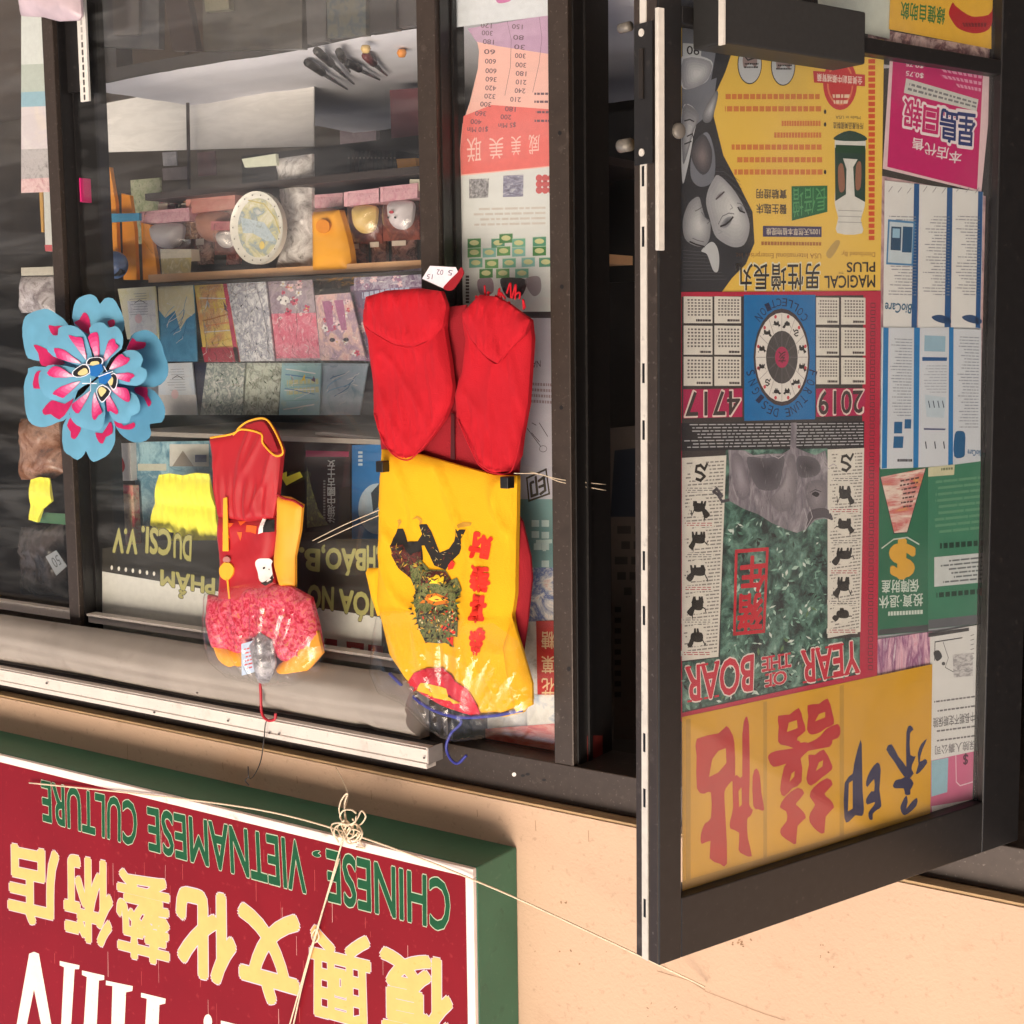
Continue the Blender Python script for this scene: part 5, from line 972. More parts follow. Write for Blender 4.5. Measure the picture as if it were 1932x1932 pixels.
pi.build('piping', suit)
inn = MB(PY(-.072), (505, 830)); inn.poly(spline([(462, 806), (490, 795), (505, 806), (524, 850), (512, 850), (498, 828), (492, 814)], 3), RC2, 0); inn.build('lining', suit)
jk = MB(PY(-.052), (460, 1050)); JO = [(412, 972), (470, 982), (520, 976), (520, 1020), (512, 1060), (520, 1100), (528, 1140), (412, 1140), (416, 1060), (410, 1010)]
hj = fold(.016, .007, .004, 60, 14, 23); OLj = jk.cloth(JO, RS, hj, .012, .009)
org_ = ink(236, 96, 30, .7)
def jd(px, m, lift): jk.cloth(px, m, lambda x, y, d: hj(x, y, d)+lift, None, .01, 0, outline=OLj)
for q in ((250, 635, 285, 640, 270, 665), (300, 630, 340, 630, 320, 655), (350, 650, 420, 655, 415, 700, 380, 690, 350, 690), (305, 690, 330, 690, 320, 740), (240, 700, 265, 690, 270, 725)): jd(ZR(*q), org_, .0014)
jd(spline(ZR(412, 860, 440, 838, 500, 850, 495, 880, 497, 940, 470, 975, 440, 960, 425, 910), 4), ink(236, 226, 222, .7), .0014); jd(ZR(445, 975, 470, 965, 497, 930, 492, 975, 470, 992), BK, .002); jd(ell(*ZR(458, 892)[0], 1.6, 2.2, 8), BK, .002); jd(ell(*ZR(478, 900)[0], 1.6, 2.2, 8), BK, .002)
jd(ZR(448, 620, 505, 620, 500, 690, 455, 690), BK, .0016); jd(ZR(440, 610, 462, 605, 458, 690, 432, 700), ink(236, 226, 222, .7), .002)
jk.build('jacket', suit)
yl = MB(PY(-.048), (548, 1010)); YS2 = mat('yellow_satin', (240, 160, 30), .6, .08, 9, sheen=.1)
yl.cloth([(524, 935), (545, 938), (570, 952), (566, 1000), (556, 1050), (556, 1108), (530, 1110), (516, 1060), (522, 1000)], YS2, fold(.014, .005, .006, 80, 12, 25), .008, .009); yl.build('trouser_leg', suit)
b2 = wb(); b2.tube(curve([PY(-.06).hit(u, v) for u, v in ((523, 932), (535, 940), (555, 945), (572, 956))], 5), .0028, RC2, 6); b2.build('hem', suit)
kt = MB(PY(-.074), (427, 1010)); kt.poly([(421, 940), (428, 938), (431, 1040), (420, 1040)], PIP, 0, .002)
kt.poly(spline([(414, 1072), (426, 1060), (440, 1070), (438, 1085), (428, 1095), (416, 1088)], 4), PIP, 0, .004); kt.poly([(427, 1092), (430, 1092), (434, 1130), (431, 1130)], PIP, 0, .002); kt.poly(ell(427, 1056, 7, 6, 12), ink(180, 120, 110), 0, .003); kt.build('knot_tassel', suit)
pt_ = MB(PY(-.058), (490, 1180)); FLO = prnt('floral_red', [(120, 8, 26), (176, 14, 38), (196, 24, 52), (222, 90, 120), (206, 120, 60), (186, 16, 40)], 120, .35)
pt_.cloth([(392, 1122), (415, 1128), (440, 1112), (500, 1102), (545, 1106), (585, 1128), (598, 1180), (606, 1225), (570, 1262), (530, 1246), (490, 1210), (455, 1236), (400, 1222), (390, 1170)], FLO, lambda x, y, d: (1-math.exp(-d/.01))*(.016+.010*noise.noise((x*14, y*12, 27))+.006*max(0, 1-abs(noise.noise((x*18+y*9, y*15, 3)))*4)**2+.003*noise.noise((x*60, y*50, 1))), .012, .007); pt_.build('bodice', suit)
cs = MB(PY(-.062), (500, 1250)); cs.cloth([(398, 1212), (450, 1230), (478, 1225), (470, 1275), (440, 1270), (412, 1245)], YS2, fold(.014, .006, .004, 60, 16, 28), .008, .010); cs.build('sleeve', suit)
cs = MB(PY(-.062), (560, 1250)); cs.cloth([(515, 1262), (550, 1236), (598, 1190), (608, 1232), (580, 1265), (535, 1288), (518, 1284)], YS2, fold(.014, .006, .004, 60, 16, 29), .008, .010); cs.build('sleeve', suit)
lbk = MB(PY(-.088), (480, 1240)); lbk.poly([(455, 1215), (480, 1208), (480, 1268), (456, 1275)], ink(190, 206, 226), 0, .001); lbk.dashes([(460, 1222), (476, 1218), (476, 1262), (461, 1266)], 6, ink(206, 90, 90), e, .4, .2, .5, .1, .2, 4); lbk.build('paper_tag', suit)
nb_ = MB(PY(-.082), (505, 1245)); nb_.cloth([(470, 1215), (490, 1192), (512, 1208), (520, 1250), (510, 1288), (490, 1292), (480, 1260)], prnt('grey_crinkle', [(70, 66, 66), (126, 122, 124), (170, 166, 170), (90, 84, 80)], 60, .3), crumple(.01, 4), .004, .009); nb_.build('collar', suit)
hk = wb(); RH = mat('red_hanger', (176, 28, 44), .4, .06)
hk.tube(curve([PY(-.085).hit(u, v) for u, v in ((490, 1275), (492, 1310), (494, 1345), (505, 1359), (518, 1357), (520, 1346))], 8), .0034, RH, 8); hk.build('hook', suit)
cv = MB(PY(-.080), (500, 1190)); cv.cloth([(386, 1120), (430, 1108), (500, 1096), (560, 1110), (600, 1150), (615, 1220), (600, 1270), (560, 1296), (500, 1298), (430, 1280), (396, 1250), (384, 1190)], PLASTIC, film(.014, 9, -.2), None, .007); cv.build('plastic_cover', suit)
wk = wb(); WK = mat('black_wire', (40, 36, 34), .4, .1)
wk.tube(curve([PY(y).hit(u, v) for u, v, y in ((516, 1356, -.085), (502, 1362, -.085), (498, 1395, -.09), (492, 1435, -.1), (480, 1462, YS+.03), (470, 1468, YS-.004), (468, 1446, YS-.004))], 8), .0013, WK, 6); wk.tube(curve([PY(YS-.004).hit(u, v) for u, v in ((470, 1466), (463, 1472), (470, 1482))], 6), .0013, WK, 6)
wk.build('wire_hook', label='bent black wire hook joining the red hanger to the sign', cat='hook')
# ------------------------------------------------------------------ pinwheel flower outside the glass
pw = empty('pinwheel_flower', tuple(PY(-.09).hit(185, 715)), 'blue and pink foil pinwheel flower with a butterfly at its centre', 'pinwheel')
PB1 = mat('foil_blue', (100, 158, 186), .35, .06, 20); PB2 = mat('foil_blue_deep', (84, 140, 170), .35, .08, 20); PKI = mat('foil_pink', (206, 40, 116), .35, .12, 40); PKL = prnt('foil_pink_fade', [(214, 60, 130), (230, 130, 176), (214, 60, 130)], 22, .35)
pc_ = (184, 715)
OUT = [(490, 380, 480, 230, 520, 110, 600, 60, 680, 45, 740, 80, 775, 150, 830, 90, 920, 90, 980, 180, 1030, 300, 1030, 430, 900, 600, 760, 760, 650, 620), (-30, 330, 20, 260, 130, 215, 220, 205, 320, 270, 420, 370, 500, 600, 620, 840, 300, 800, 60, 760, -10, 700, -45, 500), (60, 830, 650, 900, 500, 1100, 410, 1380, 300, 1440, 180, 1490, 80, 1480, 0, 1420, -40, 1250, -50, 1050, -10, 900), (400, 1400, 360, 1540, 380, 1740, 450, 1800, 530, 1850, 600, 1790, 615, 1750, 650, 1820, 700, 1870, 780, 1840, 870, 1780, 920, 1680, 930, 1560, 900, 1300, 740, 1000, 550, 1200), (800, 1000, 1250, 1060, 1380, 1130, 1450, 1230, 1470, 1330, 1430, 1440, 1300, 1460, 1320, 1560, 1260, 1640, 1130, 1660, 1010, 1600, 930, 1500, 860, 1300), (1000, 700, 1080, 500, 1160, 450, 1260, 435, 1360, 500, 1420, 600, 1440, 700, 1480, 800, 1480, 930, 1400, 1030, 1250, 1060, 1000, 1000, 800, 930)]
OPK = [[(500, 350, 560, 320, 600, 250, 640, 255, 670, 330, 680, 480, 600, 450, 540, 390), (865, 340, 930, 320, 945, 370, 910, 420, 880, 390)], [(240, 380, 300, 395, 380, 390, 370, 490, 280, 490, 245, 420), (80, 600, 140, 605, 230, 660, 310, 740, 400, 800, 200, 830, 140, 790, 130, 690)], [(60, 960, 90, 890, 150, 880, 190, 930, 190, 980, 240, 1030, 200, 1060, 60, 1070), (150, 1310, 220, 1220, 270, 1200, 380, 1240, 470, 1180, 420, 1300, 330, 1410, 240, 1350, 180, 1360)], [(420, 1470, 470, 1370, 560, 1480, 560, 1540, 510, 1620, 465, 1600, 460, 1540), (720, 1550, 800, 1560, 870, 1440, 900, 1460, 910, 1560, 840, 1600, 810, 1670, 760, 1650)], [(900, 1360, 960, 1400, 1020, 1480, 1130, 1440, 1140, 1490, 1080, 1520, 960, 1500, 920, 1450), (1140, 1060, 1270, 1060, 1280, 1150, 1325, 1220, 1290, 1270, 1240, 1170, 1150, 1120)], [(1040, 620, 1100, 520, 1140, 560, 1240, 570, 1220, 630, 1110, 660, 1040, 700)]]
INN = [(690, 470, 690, 410, 760, 360, 850, 355, 900, 410, 990, 390, 1050, 450, 1070, 520, 1040, 640, 900, 740, 760, 930, 700, 700), (260, 530, 300, 500, 370, 490, 380, 420, 450, 385, 540, 390, 610, 440, 660, 510, 700, 700, 740, 930, 560, 820, 320, 720, 255, 620), (200, 900, 250, 840, 330, 810, 560, 850, 735, 950, 560, 1080, 400, 1200, 280, 1170, 220, 1100, 190, 1000), (480, 1300, 510, 1210, 600, 1120, 740, 960, 820, 1180, 850, 1350, 830, 1500, 760, 1530, 660, 1510, 560, 1470, 500, 1400), (740, 960, 960, 1060, 1100, 1080, 1230, 1140, 1280, 1250, 1260, 1330, 1170, 1370, 1160, 1430, 1080, 1450, 970, 1420, 900, 1320, 840, 1150), (740, 940, 920, 860, 1000, 740, 1090, 670, 1180, 650, 1270, 670, 1330, 750, 1300, 830, 1360, 860, 1370, 930, 1330, 1000, 1230, 1040, 1000, 1010)]
IPK = [[(690, 510, 760, 460, 800, 470, 810, 560, 800, 720, 770, 800, 730, 680), (920, 550, 990, 530, 1000, 580, 1035, 620, 920, 720, 830, 790, 870, 660)], [(500, 490, 570, 510, 640, 520, 650, 620, 665, 760, 560, 600), (355, 630, 450, 650, 520, 710, 610, 800, 400, 750, 370, 700)], [(290, 900, 350, 830, 420, 840, 500, 900, 540, 940, 360, 950), (350, 1120, 420, 1050, 610, 990, 480, 1140, 440, 1170, 380, 1140)], [(515, 1240, 600, 1180, 695, 1090, 640, 1240, 590, 1340, 540, 1310), (740, 1110, 790, 1230, 840, 1330, 800, 1360, 770, 1410, 735, 1380, 720, 1240)], [(880, 1090, 960, 1190, 1040, 1310, 1020, 1350, 950, 1310, 910, 1310), (930, 1055, 1090, 1060, 1160, 1090, 1180, 1200, 1130, 1210, 1040, 1160)], [(960, 925, 1170, 895, 1250, 930, 1190, 970, 1180, 1000, 1060, 970), (930, 860, 1020, 730, 1090, 695, 1130, 725, 1190, 740, 1150, 800, 1040, 840)]]
FC = ZV(745, 950)[0]
def petal(b, px, m, pinks, cup, z, fade):
    c = b.L(*FC); P0 = spline(ZV(*px), 2)
    def h(x, y, d):
        r = ((x-c[0])**2+(y-c[1])**2)**.5; return cup*(r-.04)-.05*cup*math.exp(-(d/.012)**2)+.0016*noise.noise((x*30, y*30, z*500))
    b.cloth(P0, m, h, None, .012, z)
    for q in pinks:
        Q = spline(ZV(*q), 2); base = min(Q, key=lambda p: (p[0]-FC[0])**2+(p[1]-FC[1])**2)
        for k_, (t, c_) in enumerate(((1, (196, 40, 104)), (.86, (204, 62, 120)), (.72, (212, 92, 142)), (.56, (222, 130, 168)), (.40, (230, 170, 196)), (.24, (238, 204, 218))) if fade else ((1, (186, 32, 88)),)):
            b.cloth([(base[0]+(p[0]-base[0])*t, base[1]+(p[1]-base[1])*t) for p in Q], ink(*c_, .4, .1), lambda x, y, d: h(x, y, .05)+.0012+k_*.0002, None, .012, z)
for k in range(6):
    b = MB(PY(-.085), pc_); petal(b, OUT[k], (PB1, PB1, PB1, PB1, PB2, PB2)[k], OPK[k], (.06, .07, .05, .04, .02, .0)[k], -.010-.002*(k % 3), False); b.build('outer_petal', pw)
for k in range(6):
    b = MB(PY(-.104), pc_); petal(b, INN[k], PB1, IPK[k], .12, .003*(k % 3), True); b.build('inner_petal', pw)
bf = MB(PY(-.118), pc_); bw = ink(24, 24, 30); by_ = ink(216, 200, 140); wh2 = ink(226, 230, 240); bl2 = ink(24, 104, 176)
for k_, q in enumerate(((650, 790, 680, 745, 780, 735, 812, 760, 800, 808, 720, 815, 660, 805), (503, 885, 600, 815, 655, 830, 672, 900, 580, 942, 510, 932), (870, 960, 940, 910, 976, 960, 962, 1050, 930, 1072, 880, 1000), (763, 1080, 820, 1040, 902, 1100, 850, 1180, 810, 1212, 770, 1150))):
    Q = spline(ZV(*q), 2); m_ = (sum(p[0] for p in Q)/len(Q), sum(p[1] for p in Q)/len(Q)); sc = lambda t, dx=0, dy=0: [(m_[0]+(p[0]-m_[0])*t+dx, m_[1]+(p[1]-m_[1])*t+dy) for p in Q]
    d_ = ((FC[0]-m_[0])*.12, (FC[1]-m_[1])*.12); bf.poly(sc(1.14), wh2, k_*2e-5, .0008); bf.poly(sc(1), bw, e+k_*2e-5); bf.poly(sc(.62, *d_), by_, 2*e)
for q in ((680, 830, 810, 800, 822, 870, 760, 945, 690, 930), (778, 930, 900, 885, 920, 950, 850, 1025, 780, 1010)): bf.poly(ZV(*q), bl2, 3*e, .0008)
for q in ((600, 1015, 755, 1015), (690, 960, 690, 1100), (780, 940, 930, 885), (835, 830, 870, 890)): bf.line(ZV(*q), .0022, wh2, 3.4*e)
bf.build('butterfly', pw)
b = wb(); c_ = PY(-.09).hit(*pc_); b.tube([c_, Vector((c_.x, .005, c_.z))], .004, BLACK, 8); b.build('axle', pw)
# ------------------------------------------------------------------ inside the window: upper books, banner
def slab(px, y, t, m, name, label, cat, group=None, extra=None, bevel=.0006):
    c = (sum(p[0] for p in px)/len(px), sum(p[1] for p in px)/len(px)); b = MB(PY(y), c); b.poly(px, m, 0, t)
    if extra: extra(b)
    return b.build(name, label=label, cat=cat, group=group)
def f_ban(b):
    b.poly([(193, 1078), (480, 1128), (720, 1165), (720, 1300), (193, 1215)], ink(214, 212, 204), e)
    ol_ = ink(170, 164, 96); dk_ = ink(60, 56, 34)
    def T(s, q): b.text(s, q, dk_, 2*e, .06); b.text(s, q, ol_, 3*e, .035)
    T('V.V', ZE(645, 480, 780, 490, 775, 620, 640, 610)); T('CSI.', ZE(805, 470, 968, 492, 965, 630, 800, 612)); T('DU', ZE(985, 510, 1085, 524, 1080, 660, 985, 640))
    T('PHẨM', ZE(912, 715, 1215, 765, 1210, 905, 912, 850)); T('B.', ZI(-40, 590, 70, 600, 66, 720, -45, 705)); T('BÁO,', ZI(85, 575, 330, 580, 326, 745, 82, 735)); T('CH', ZI(340, 580, 440, 585, 440, 745, 340, 740))
    T('NÓ', ZI(5, 800, 150, 815, 145, 975, 5, 960)); T('HÓA', ZI(185, 825, 430, 860, 425, 1015, 182, 985))
    mr = ink(150, 26, 36)
    for q in ((100, 1100, 170, 1110, 170, 1160, 90, 1150), (222, 1118, 322, 1130, 320, 1200, 300, 1200, 298, 1160, 250, 1152, 246, 1190, 226, 1186), (345, 1135, 430, 1145, 430, 1215, 345, 1205)): b.poly(ZI(*q), mr, 2*e)
    for i in range(7): b.poly(ell(211+i*13.3, 1071+i*1.9, 2.4, 4.4, 8), ink(226, 220, 206), 2*e)
slab([(193, 1035), (300, 1020), (560, 1018), (725, 1016), (725, 1300), (193, 1215)], .072, .0006, mat('banner_black', (40, 36, 28), .5, .15, 6), 'painted_banner', 'black and white banner with olive capital letters behind the glass', 'banner', extra=f_ban)
lab = empty
def cover(*cols, s=30, st=(1, 1, 1), seed=0): 
    cols = [tuple(min(250, int(255*(c/255)**.6)) for c in q) for q in cols]
    n_ = 'cover_%02x%02x%02x_%d' % (*cols[0], seed); return prnt(n_, list(cols), s, .3, seed, stretch=st)
slab([(189, 838), (246, 836), (248, 907), (193, 907)], .20, .02, ink(222, 216, 212), 'card_box', 'white playing card box with one big red heart', 'box', extra=lambda b: (b.poly(spline([(218, 850), (230, 862), (236, 880), (230, 892), (219, 885), (208, 892), (202, 880), (207, 862)], 4), ink(176, 34, 34), 3*e),))
slab([(195, 914), (251, 916), (257, 1048), (202, 1046)], .19, .02, cover((150, 26, 36), (190, 50, 56), (206, 160, 120), (120, 70, 50), s=26, seed=1), 'picture_box', 'red bordered box with a brown picture under the heart card box', 'box', extra=lambda b: (b.poly([(214, 930), (247, 932), (250, 1000), (220, 1000)], cover((90, 60, 44), (176, 136, 96), (140, 90, 60), s=30, seed=2), e), b.poly(rect(199, 925, 209, 975), ink(220, 196, 190), e)))
slab([(253, 834), (400, 832), (400, 992), (256, 992)], .22, .012, cover((64, 120, 144), (120, 168, 184), (40, 84, 110), (160, 196, 206), s=14, seed=3), 'picture_book', 'large teal mountain picture book behind the yellow paper garland', 'book', extra=lambda b: (b.poly(rect(260, 875, 314, 888), ink(196, 196, 180), e), b.poly(rect(320, 838, 394, 880), ink(206, 204, 196), e), b.poly([(325, 880), (345, 850), (366, 880)], ink(150, 140, 128), 2*e), b.poly(rect(368, 858, 390, 872), ink(110, 116, 140), 2*e)))
YPAP = mat('yellow_crepe', (255, 244, 80), .7, .08, 30)
def garland(px, y, name, label, sd_):
    b = MB(PY(y), px[0]); b.cloth(px, YPAP, lambda x, y_, d: .0045*math.sin(x*260+y_*60)*min(1, d/.006)+.007*abs(math.sin(y_*42)), .002, .007); return b.build(name, label=label, cat='garland', group='yellow crepe paper garlands')
garland([(300, 896), (320, 893), (345, 897), (370, 892), (395, 894), (402, 935), (412, 985), (416, 1012), (380, 1030), (352, 1046), (348, 1090), (316, 1095), (322, 1050), (328, 1005), (296, 1000), (286, 990), (294, 940)], .10, 'paper_garland', 'yellow crepe paper garland beside the small red suit', 1)
garland([(58, 905), (75, 900), (94, 902), (98, 930), (100, 945), (82, 960), (74, 985), (58, 980)], .12, 'paper_garland', 'yellow crepe paper scrap at the far end beyond the window post', 2)
gs = MB(PY(.095), (400, 1030)); gs.poly([(330, 1048), (412, 1002), (418, 1016), (338, 1066)], YPAP, 0, .002); gs.build('yellow_strip', label='yellow paper strip tilted below the garland', cat='strip')
gs = MB(PY(.05), (545, 905)); gs.poly([(528, 895), (540, 890), (540, 900), (565, 890), (570, 900), (540, 916)], YPAP, 0, .002); gs.build('yellow_strip', label='small yellow paper strip beside the suit trousers', cat='strip')
def f_bk(b):
    b.poly([(577, 850), (658, 852), (658, 862), (577, 862)], ink(176, 30, 84), e); w_ = ink(206, 200, 196)
    for i, s in enumerate('女士古國中現法'): b.text(s, rect(618, 868+i*17, 632, 884+i*17), w_, e, .02)
    b.dashes(rect(610, 905, 614, 980), 14, ink(150, 140, 134), e, .6, 1, 1, .1, 0, 3); b.poly([(579, 880), (588, 920), (600, 960), (620, 990), (579, 996)], cover((180, 180, 60), (60, 56, 40), (120, 120, 50), s=40, seed=5), e)
slab([(575, 836), (660, 834), (660, 1002), (576, 1004)], .2, .02, ink(36, 28, 28), 'book', 'black book with a pink band and an upright white title', 'book', extra=f_bk)
slab([(664, 840), (722, 838), (722, 1020), (664, 1022)], .2, .02, ink(40, 112, 176), 'book', 'bright blue book with a white round picture beside the shirt', 'book', extra=lambda b: (b.poly(ell(712, 960, 36, 48), ink(170, 190, 206), e), b.poly([(700, 930), (716, 912), (722, 950), (704, 965)], ink(50, 60, 70), 2*e), b.dashes(rect(676, 850, 684, 880), 4, ink(190, 206, 220), e, .6, 1, 1, .1, 0, 2)))
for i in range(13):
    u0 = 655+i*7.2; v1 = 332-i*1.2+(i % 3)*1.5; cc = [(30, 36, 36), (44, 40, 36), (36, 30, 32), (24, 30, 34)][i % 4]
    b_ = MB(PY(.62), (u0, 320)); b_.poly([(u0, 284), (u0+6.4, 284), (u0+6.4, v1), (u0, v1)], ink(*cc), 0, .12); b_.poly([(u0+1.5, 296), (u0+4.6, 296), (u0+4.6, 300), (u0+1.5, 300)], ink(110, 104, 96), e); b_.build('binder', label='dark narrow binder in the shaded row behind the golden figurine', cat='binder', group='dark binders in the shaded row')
unit = empty('display_shelves', (PY(.4).hit(480, 500).x, .45, 1.1), 'window display shelves in tan, grey and dark boards with a black back', 'shelving')
bs = wb(); z_s = zfront(.24, [(300, 832), (600, 812)]); bs.box(MX1+.02, LX0-.03, .14, .62, z_s-.012, z_s, mat('shelf_grey', (150, 142, 134), .6, .1)); bs.build('shelf', unit)
wb_ = MB(PY(.17), (635, 812)); wb_.poly([(595, 816), (712, 828), (712, 833), (595, 820)], ink(214, 210, 204), 0, .03); wb_.build('white_strip', label='thin white strip lying above the blue and black books', cat='strip')
# card rack: two stepped rows of cards
CG = 'greeting cards and envelopes on the stepped rack'
def cstripe(b, q, c): b.poly(q, ink(*c), e)
cards = [([(222, 545), (292, 540), (300, 640), (240, 640)], .26, cover((222, 206, 120), (236, 228, 190), (230, 216, 150), s=12, seed=11), 'pale yellow card with a white inner picture beside the pinwheel', lambda b: b.poly([(240, 568), (292, 566), (296, 630), (246, 632)], cover((206, 206, 214), (236, 236, 238), (170, 170, 190), s=40, seed=12), e)),
 ([(298, 540), (364, 534), (372, 682), (302, 682)], .27, cover((40, 100, 150), (56, 124, 176), (30, 80, 130), s=14, seed=13), 'deep blue card with a cream ragged top', lambda b: b.poly([(298, 541), (364, 535), (368, 590), (352, 602), (340, 622), (330, 586), (312, 600), (300, 585)], cover((226, 206, 130), (206, 190, 140), (236, 226, 190), s=24, seed=14), e)),
 ([(366, 536), (430, 533), (452, 683), (386, 683)], .28, cover((226, 170, 60), (236, 190, 70), (206, 120, 60), (240, 216, 120), s=16, seed=15), 'orange and yellow card with a crimson foot', lambda b: (b.poly([(380, 655), (450, 655), (453, 683), (386, 683)], ink(176, 40, 64), e), b.poly([(428, 533), (452, 683), (444, 683), (420, 533)], ink(206, 60, 96), e))),
 ([(427, 532), (500, 526), (518, 681), (454, 682)], .27, cover((206, 208, 214), (226, 226, 230), (120, 120, 140), (232, 232, 234), (90, 90, 110), s=34, seed=16), 'white card with grey ink sketches', None),
 ([(502, 526), (588, 523), (606, 680), (518, 681)], .28, cover((90, 70, 84), (120, 100, 120), (150, 130, 140), (80, 70, 80), s=30, seed=17), 'grey and crimson flower card in cellophane', lambda b: b.poly([(512, 592), (596, 590), (604, 676), (520, 676)], cover((190, 50, 84), (222, 110, 130), (206, 60, 90), (236, 180, 190), s=34, seed=18), e)),
 ([(594, 557), (660, 552), (690, 680), (606, 680)], .27, cover((190, 110, 120), (214, 160, 150), (130, 100, 130), (206, 150, 170), s=26, seed=19), 'rosy pink card with mauve figures', None),
 ([(660, 540), (800, 515), (800, 690), (676, 680)], .29, cover((84, 44, 70), (110, 60, 90), (60, 50, 80), (140, 90, 120), s=22, seed=20), 'dark plum card half hidden by the red trousers', None),
 ([(668, 520), (800, 505), (800, 540), (668, 548)], .275, cover((60, 52, 84), (96, 70, 100), (170, 160, 180), (50, 50, 84), s=46, seed=21), 'dark violet strip card under the tan shelf', None),
 ([(298, 686), (362, 684), (372, 783), (300, 783)], .33, cover((150, 176, 214), (206, 216, 230), (226, 228, 234), s=10, seed=22), 'pale blue and white card in the back row beside the pinwheel', lambda b: b.poly([(300, 745), (370, 745), (372, 783), (300, 783)], ink(220, 216, 216), e)),
 ([(356, 684), (388, 684), (392, 783), (372, 783)], .34, ink(44, 44, 70), 'narrow navy card spine in the back row', None),
 ([(390, 685), (462, 685), (455, 783), (378, 783)], .33, cover((120, 130, 120), (190, 200, 190), (84, 96, 96), (206, 206, 200), (130, 150, 160), s=40, seed=23), 'grey green landscape card in the back row', None),
 ([(460, 685), (532, 685), (524, 783), (452, 783)], .34, cover((150, 160, 130), (196, 206, 190), (100, 106, 90), (214, 216, 206), s=44, seed=24), 'mossy crinkled card in the middle of the back row', None),
 ([(532, 685), (606, 685), (602, 783), (526, 783)], .33, cover((90, 150, 160), (130, 180, 184), (120, 170, 190), (160, 176, 150), s=16, seed=25), 'turquoise card with cream lettering in the back row', lambda b: b.dashes([(540, 715), (600, 712), (602, 742), (540, 748)], 2, ink(206, 206, 160), e, .7, .08, .14, .03, .1, 4)),
 ([(606, 685), (694, 686), (678, 783), (602, 783)], .34, cover((80, 116, 146), (130, 156, 176), (150, 166, 190), (70, 96, 120), s=24, seed=26), 'steel blue card in cellophane in the back row', None),
 ([(694, 686), (760, 686), (752, 783), (680, 783)], .35, ink(52, 46, 56), 'charcoal card in the back row beside the red trousers', None),
 ([(262, 690), (302, 688), (302, 783), (266, 783)], .335, cover((60, 60, 70), (120, 120, 130), s=20, seed=27), 'dark grey card behind the pinwheel petals', None)]
PAL = [ink(236, 232, 230), ink(60, 56, 70), ink(206, 80, 110), ink(230, 190, 90), ink(110, 150, 190), ink(150, 150, 160), ink(90, 110, 100), ink(240, 206, 210)]
def deco(b, q, i):
    r = random.Random(i+90); P = lambda a, c: lerp2(q, 1-a, c); Z = [e*3]
    def nz(): Z[0] += 4e-6; return Z[0]
    def blossom(a, c, s_, c1, c2):
        p = P(a, c)
        for k in range(5): t = k*1.257+r.random(); b.poly(ell(p[0]+s_*.8*math.cos(t), p[1]+s_*.9*math.sin(t), s_*.62, s_*.5, 9, tilt=t), c1, nz())
        b.poly(ell(p[0], p[1], s_*.35, s_*.35, 7), c2, nz())
    def stroke(a, c, da, dc, w, col): p = [P(a+da*t+.05*math.sin(t*5+a*9), c+dc*t) for t in (0, .33, .66, 1)]; b.line(p, w, col, nz())
    W_, K_, PK_, YE_, BL_, GY_, GN_, LP_ = PAL
    if i in (4, 5):
        for k in range(16): blossom(r.uniform(.1, .9), r.uniform(.05, .5 if i == 4 else .95), r.uniform(2.5, 6), (PK_, LP_, W_)[k % 3], (YE_, K_)[k % 2])
        if i == 5:
            for a in (.35, .68): b.poly([P(a-.13, .1), P(a+.13, .1), P(a+.07, .55), P(a-.07, .55)], ink(176, 110, 150), nz()); b.poly(ell(*P(a, .63), 5, 6, 12), ink(226, 190, 176), nz()); b.poly(ell(*P(a, .69), 5.4, 4, 12), K_, nz())
    elif i in (3, 10, 11):
        cols = (K_, GY_, ink(90, 96, 120)) if i == 3 else (ink(70, 84, 74), ink(196, 206, 196), ink(120, 140, 120))
        for k in range(5): stroke(r.uniform(.1, .9), .02, r.uniform(-.15, .15), .95, .0016, cols[1])
        for k in range(34):
            a, c = r.uniform(.08, .92), r.uniform(.08, .92); t = r.uniform(.6, 2.6); p = P(a, c); l_ = r.uniform(4, 10); dx, dy = math.cos(t)*l_, math.sin(t)*l_; b.poly([p, (p[0]+dx*.5-dy*.14, p[1]+dy*.5+dx*.14), (p[0]+dx, p[1]+dy), (p[0]+dx*.5+dy*.14, p[1]+dy*.5-dx*.14)], cols[k % 3], nz())
    elif i in (2, 12):
        for k in range(7): stroke(.1, .2+k*.1, .8, r.uniform(-.12, .12), r.uniform(.001, .004), (W_, YE_, ink(190, 120, 40), ink(236, 150, 90))[k % 4] if i == 2 else (W_, BL_, ink(150, 190, 190))[k % 3])
        for k in range(3): b.poly(spline([P(.2+k*.25+r.uniform(-.1, .1), .3+r.uniform(-.1, .1)) for _ in range(4)], 3), (ink(120, 90, 110), ink(236, 200, 80), W_)[k], nz())
    elif i in (0, 8):
        for k in range(9): stroke(.2, .12+k*.05, r.uniform(.3, .6), 0, .0012, GY_)
        b.line([P(.3, .3), P(.45, .24), P(.6, .3)], .0016, K_, nz()); b.poly(ell(*P(.55, .6), 7, 9, 14), LP_, nz())
    elif i in (1, 13):
        for k in range(8): stroke(r.uniform(.1, .6), r.uniform(.1, .5), .3, r.uniform(.1, .3), .0018, (ink(120, 170, 206), ink(60, 110, 160), W_)[k % 3])
    elif i in (6, 7):
        b.dashes([P(.9, .1), P(.2, .1), P(.2, .2), P(.9, .2)], 1, ink(190, 196, 220), nz(), .8, .06, .1, .02, .1, i)
        for k in range(7): blossom(r.uniform(.2, .9), r.uniform(.3, .9), r.uniform(3, 6), (LP_, ink(170, 130, 160))[k % 2], W_)
    for k in range(5):      # wrapper glints
        a, c = r.uniform(.1, .85), r.uniform(.05, .9); stroke(a, c, r.uniform(-.1, .2), r.uniform(.02, .1), r.uniform(.0005, .0016), W_)
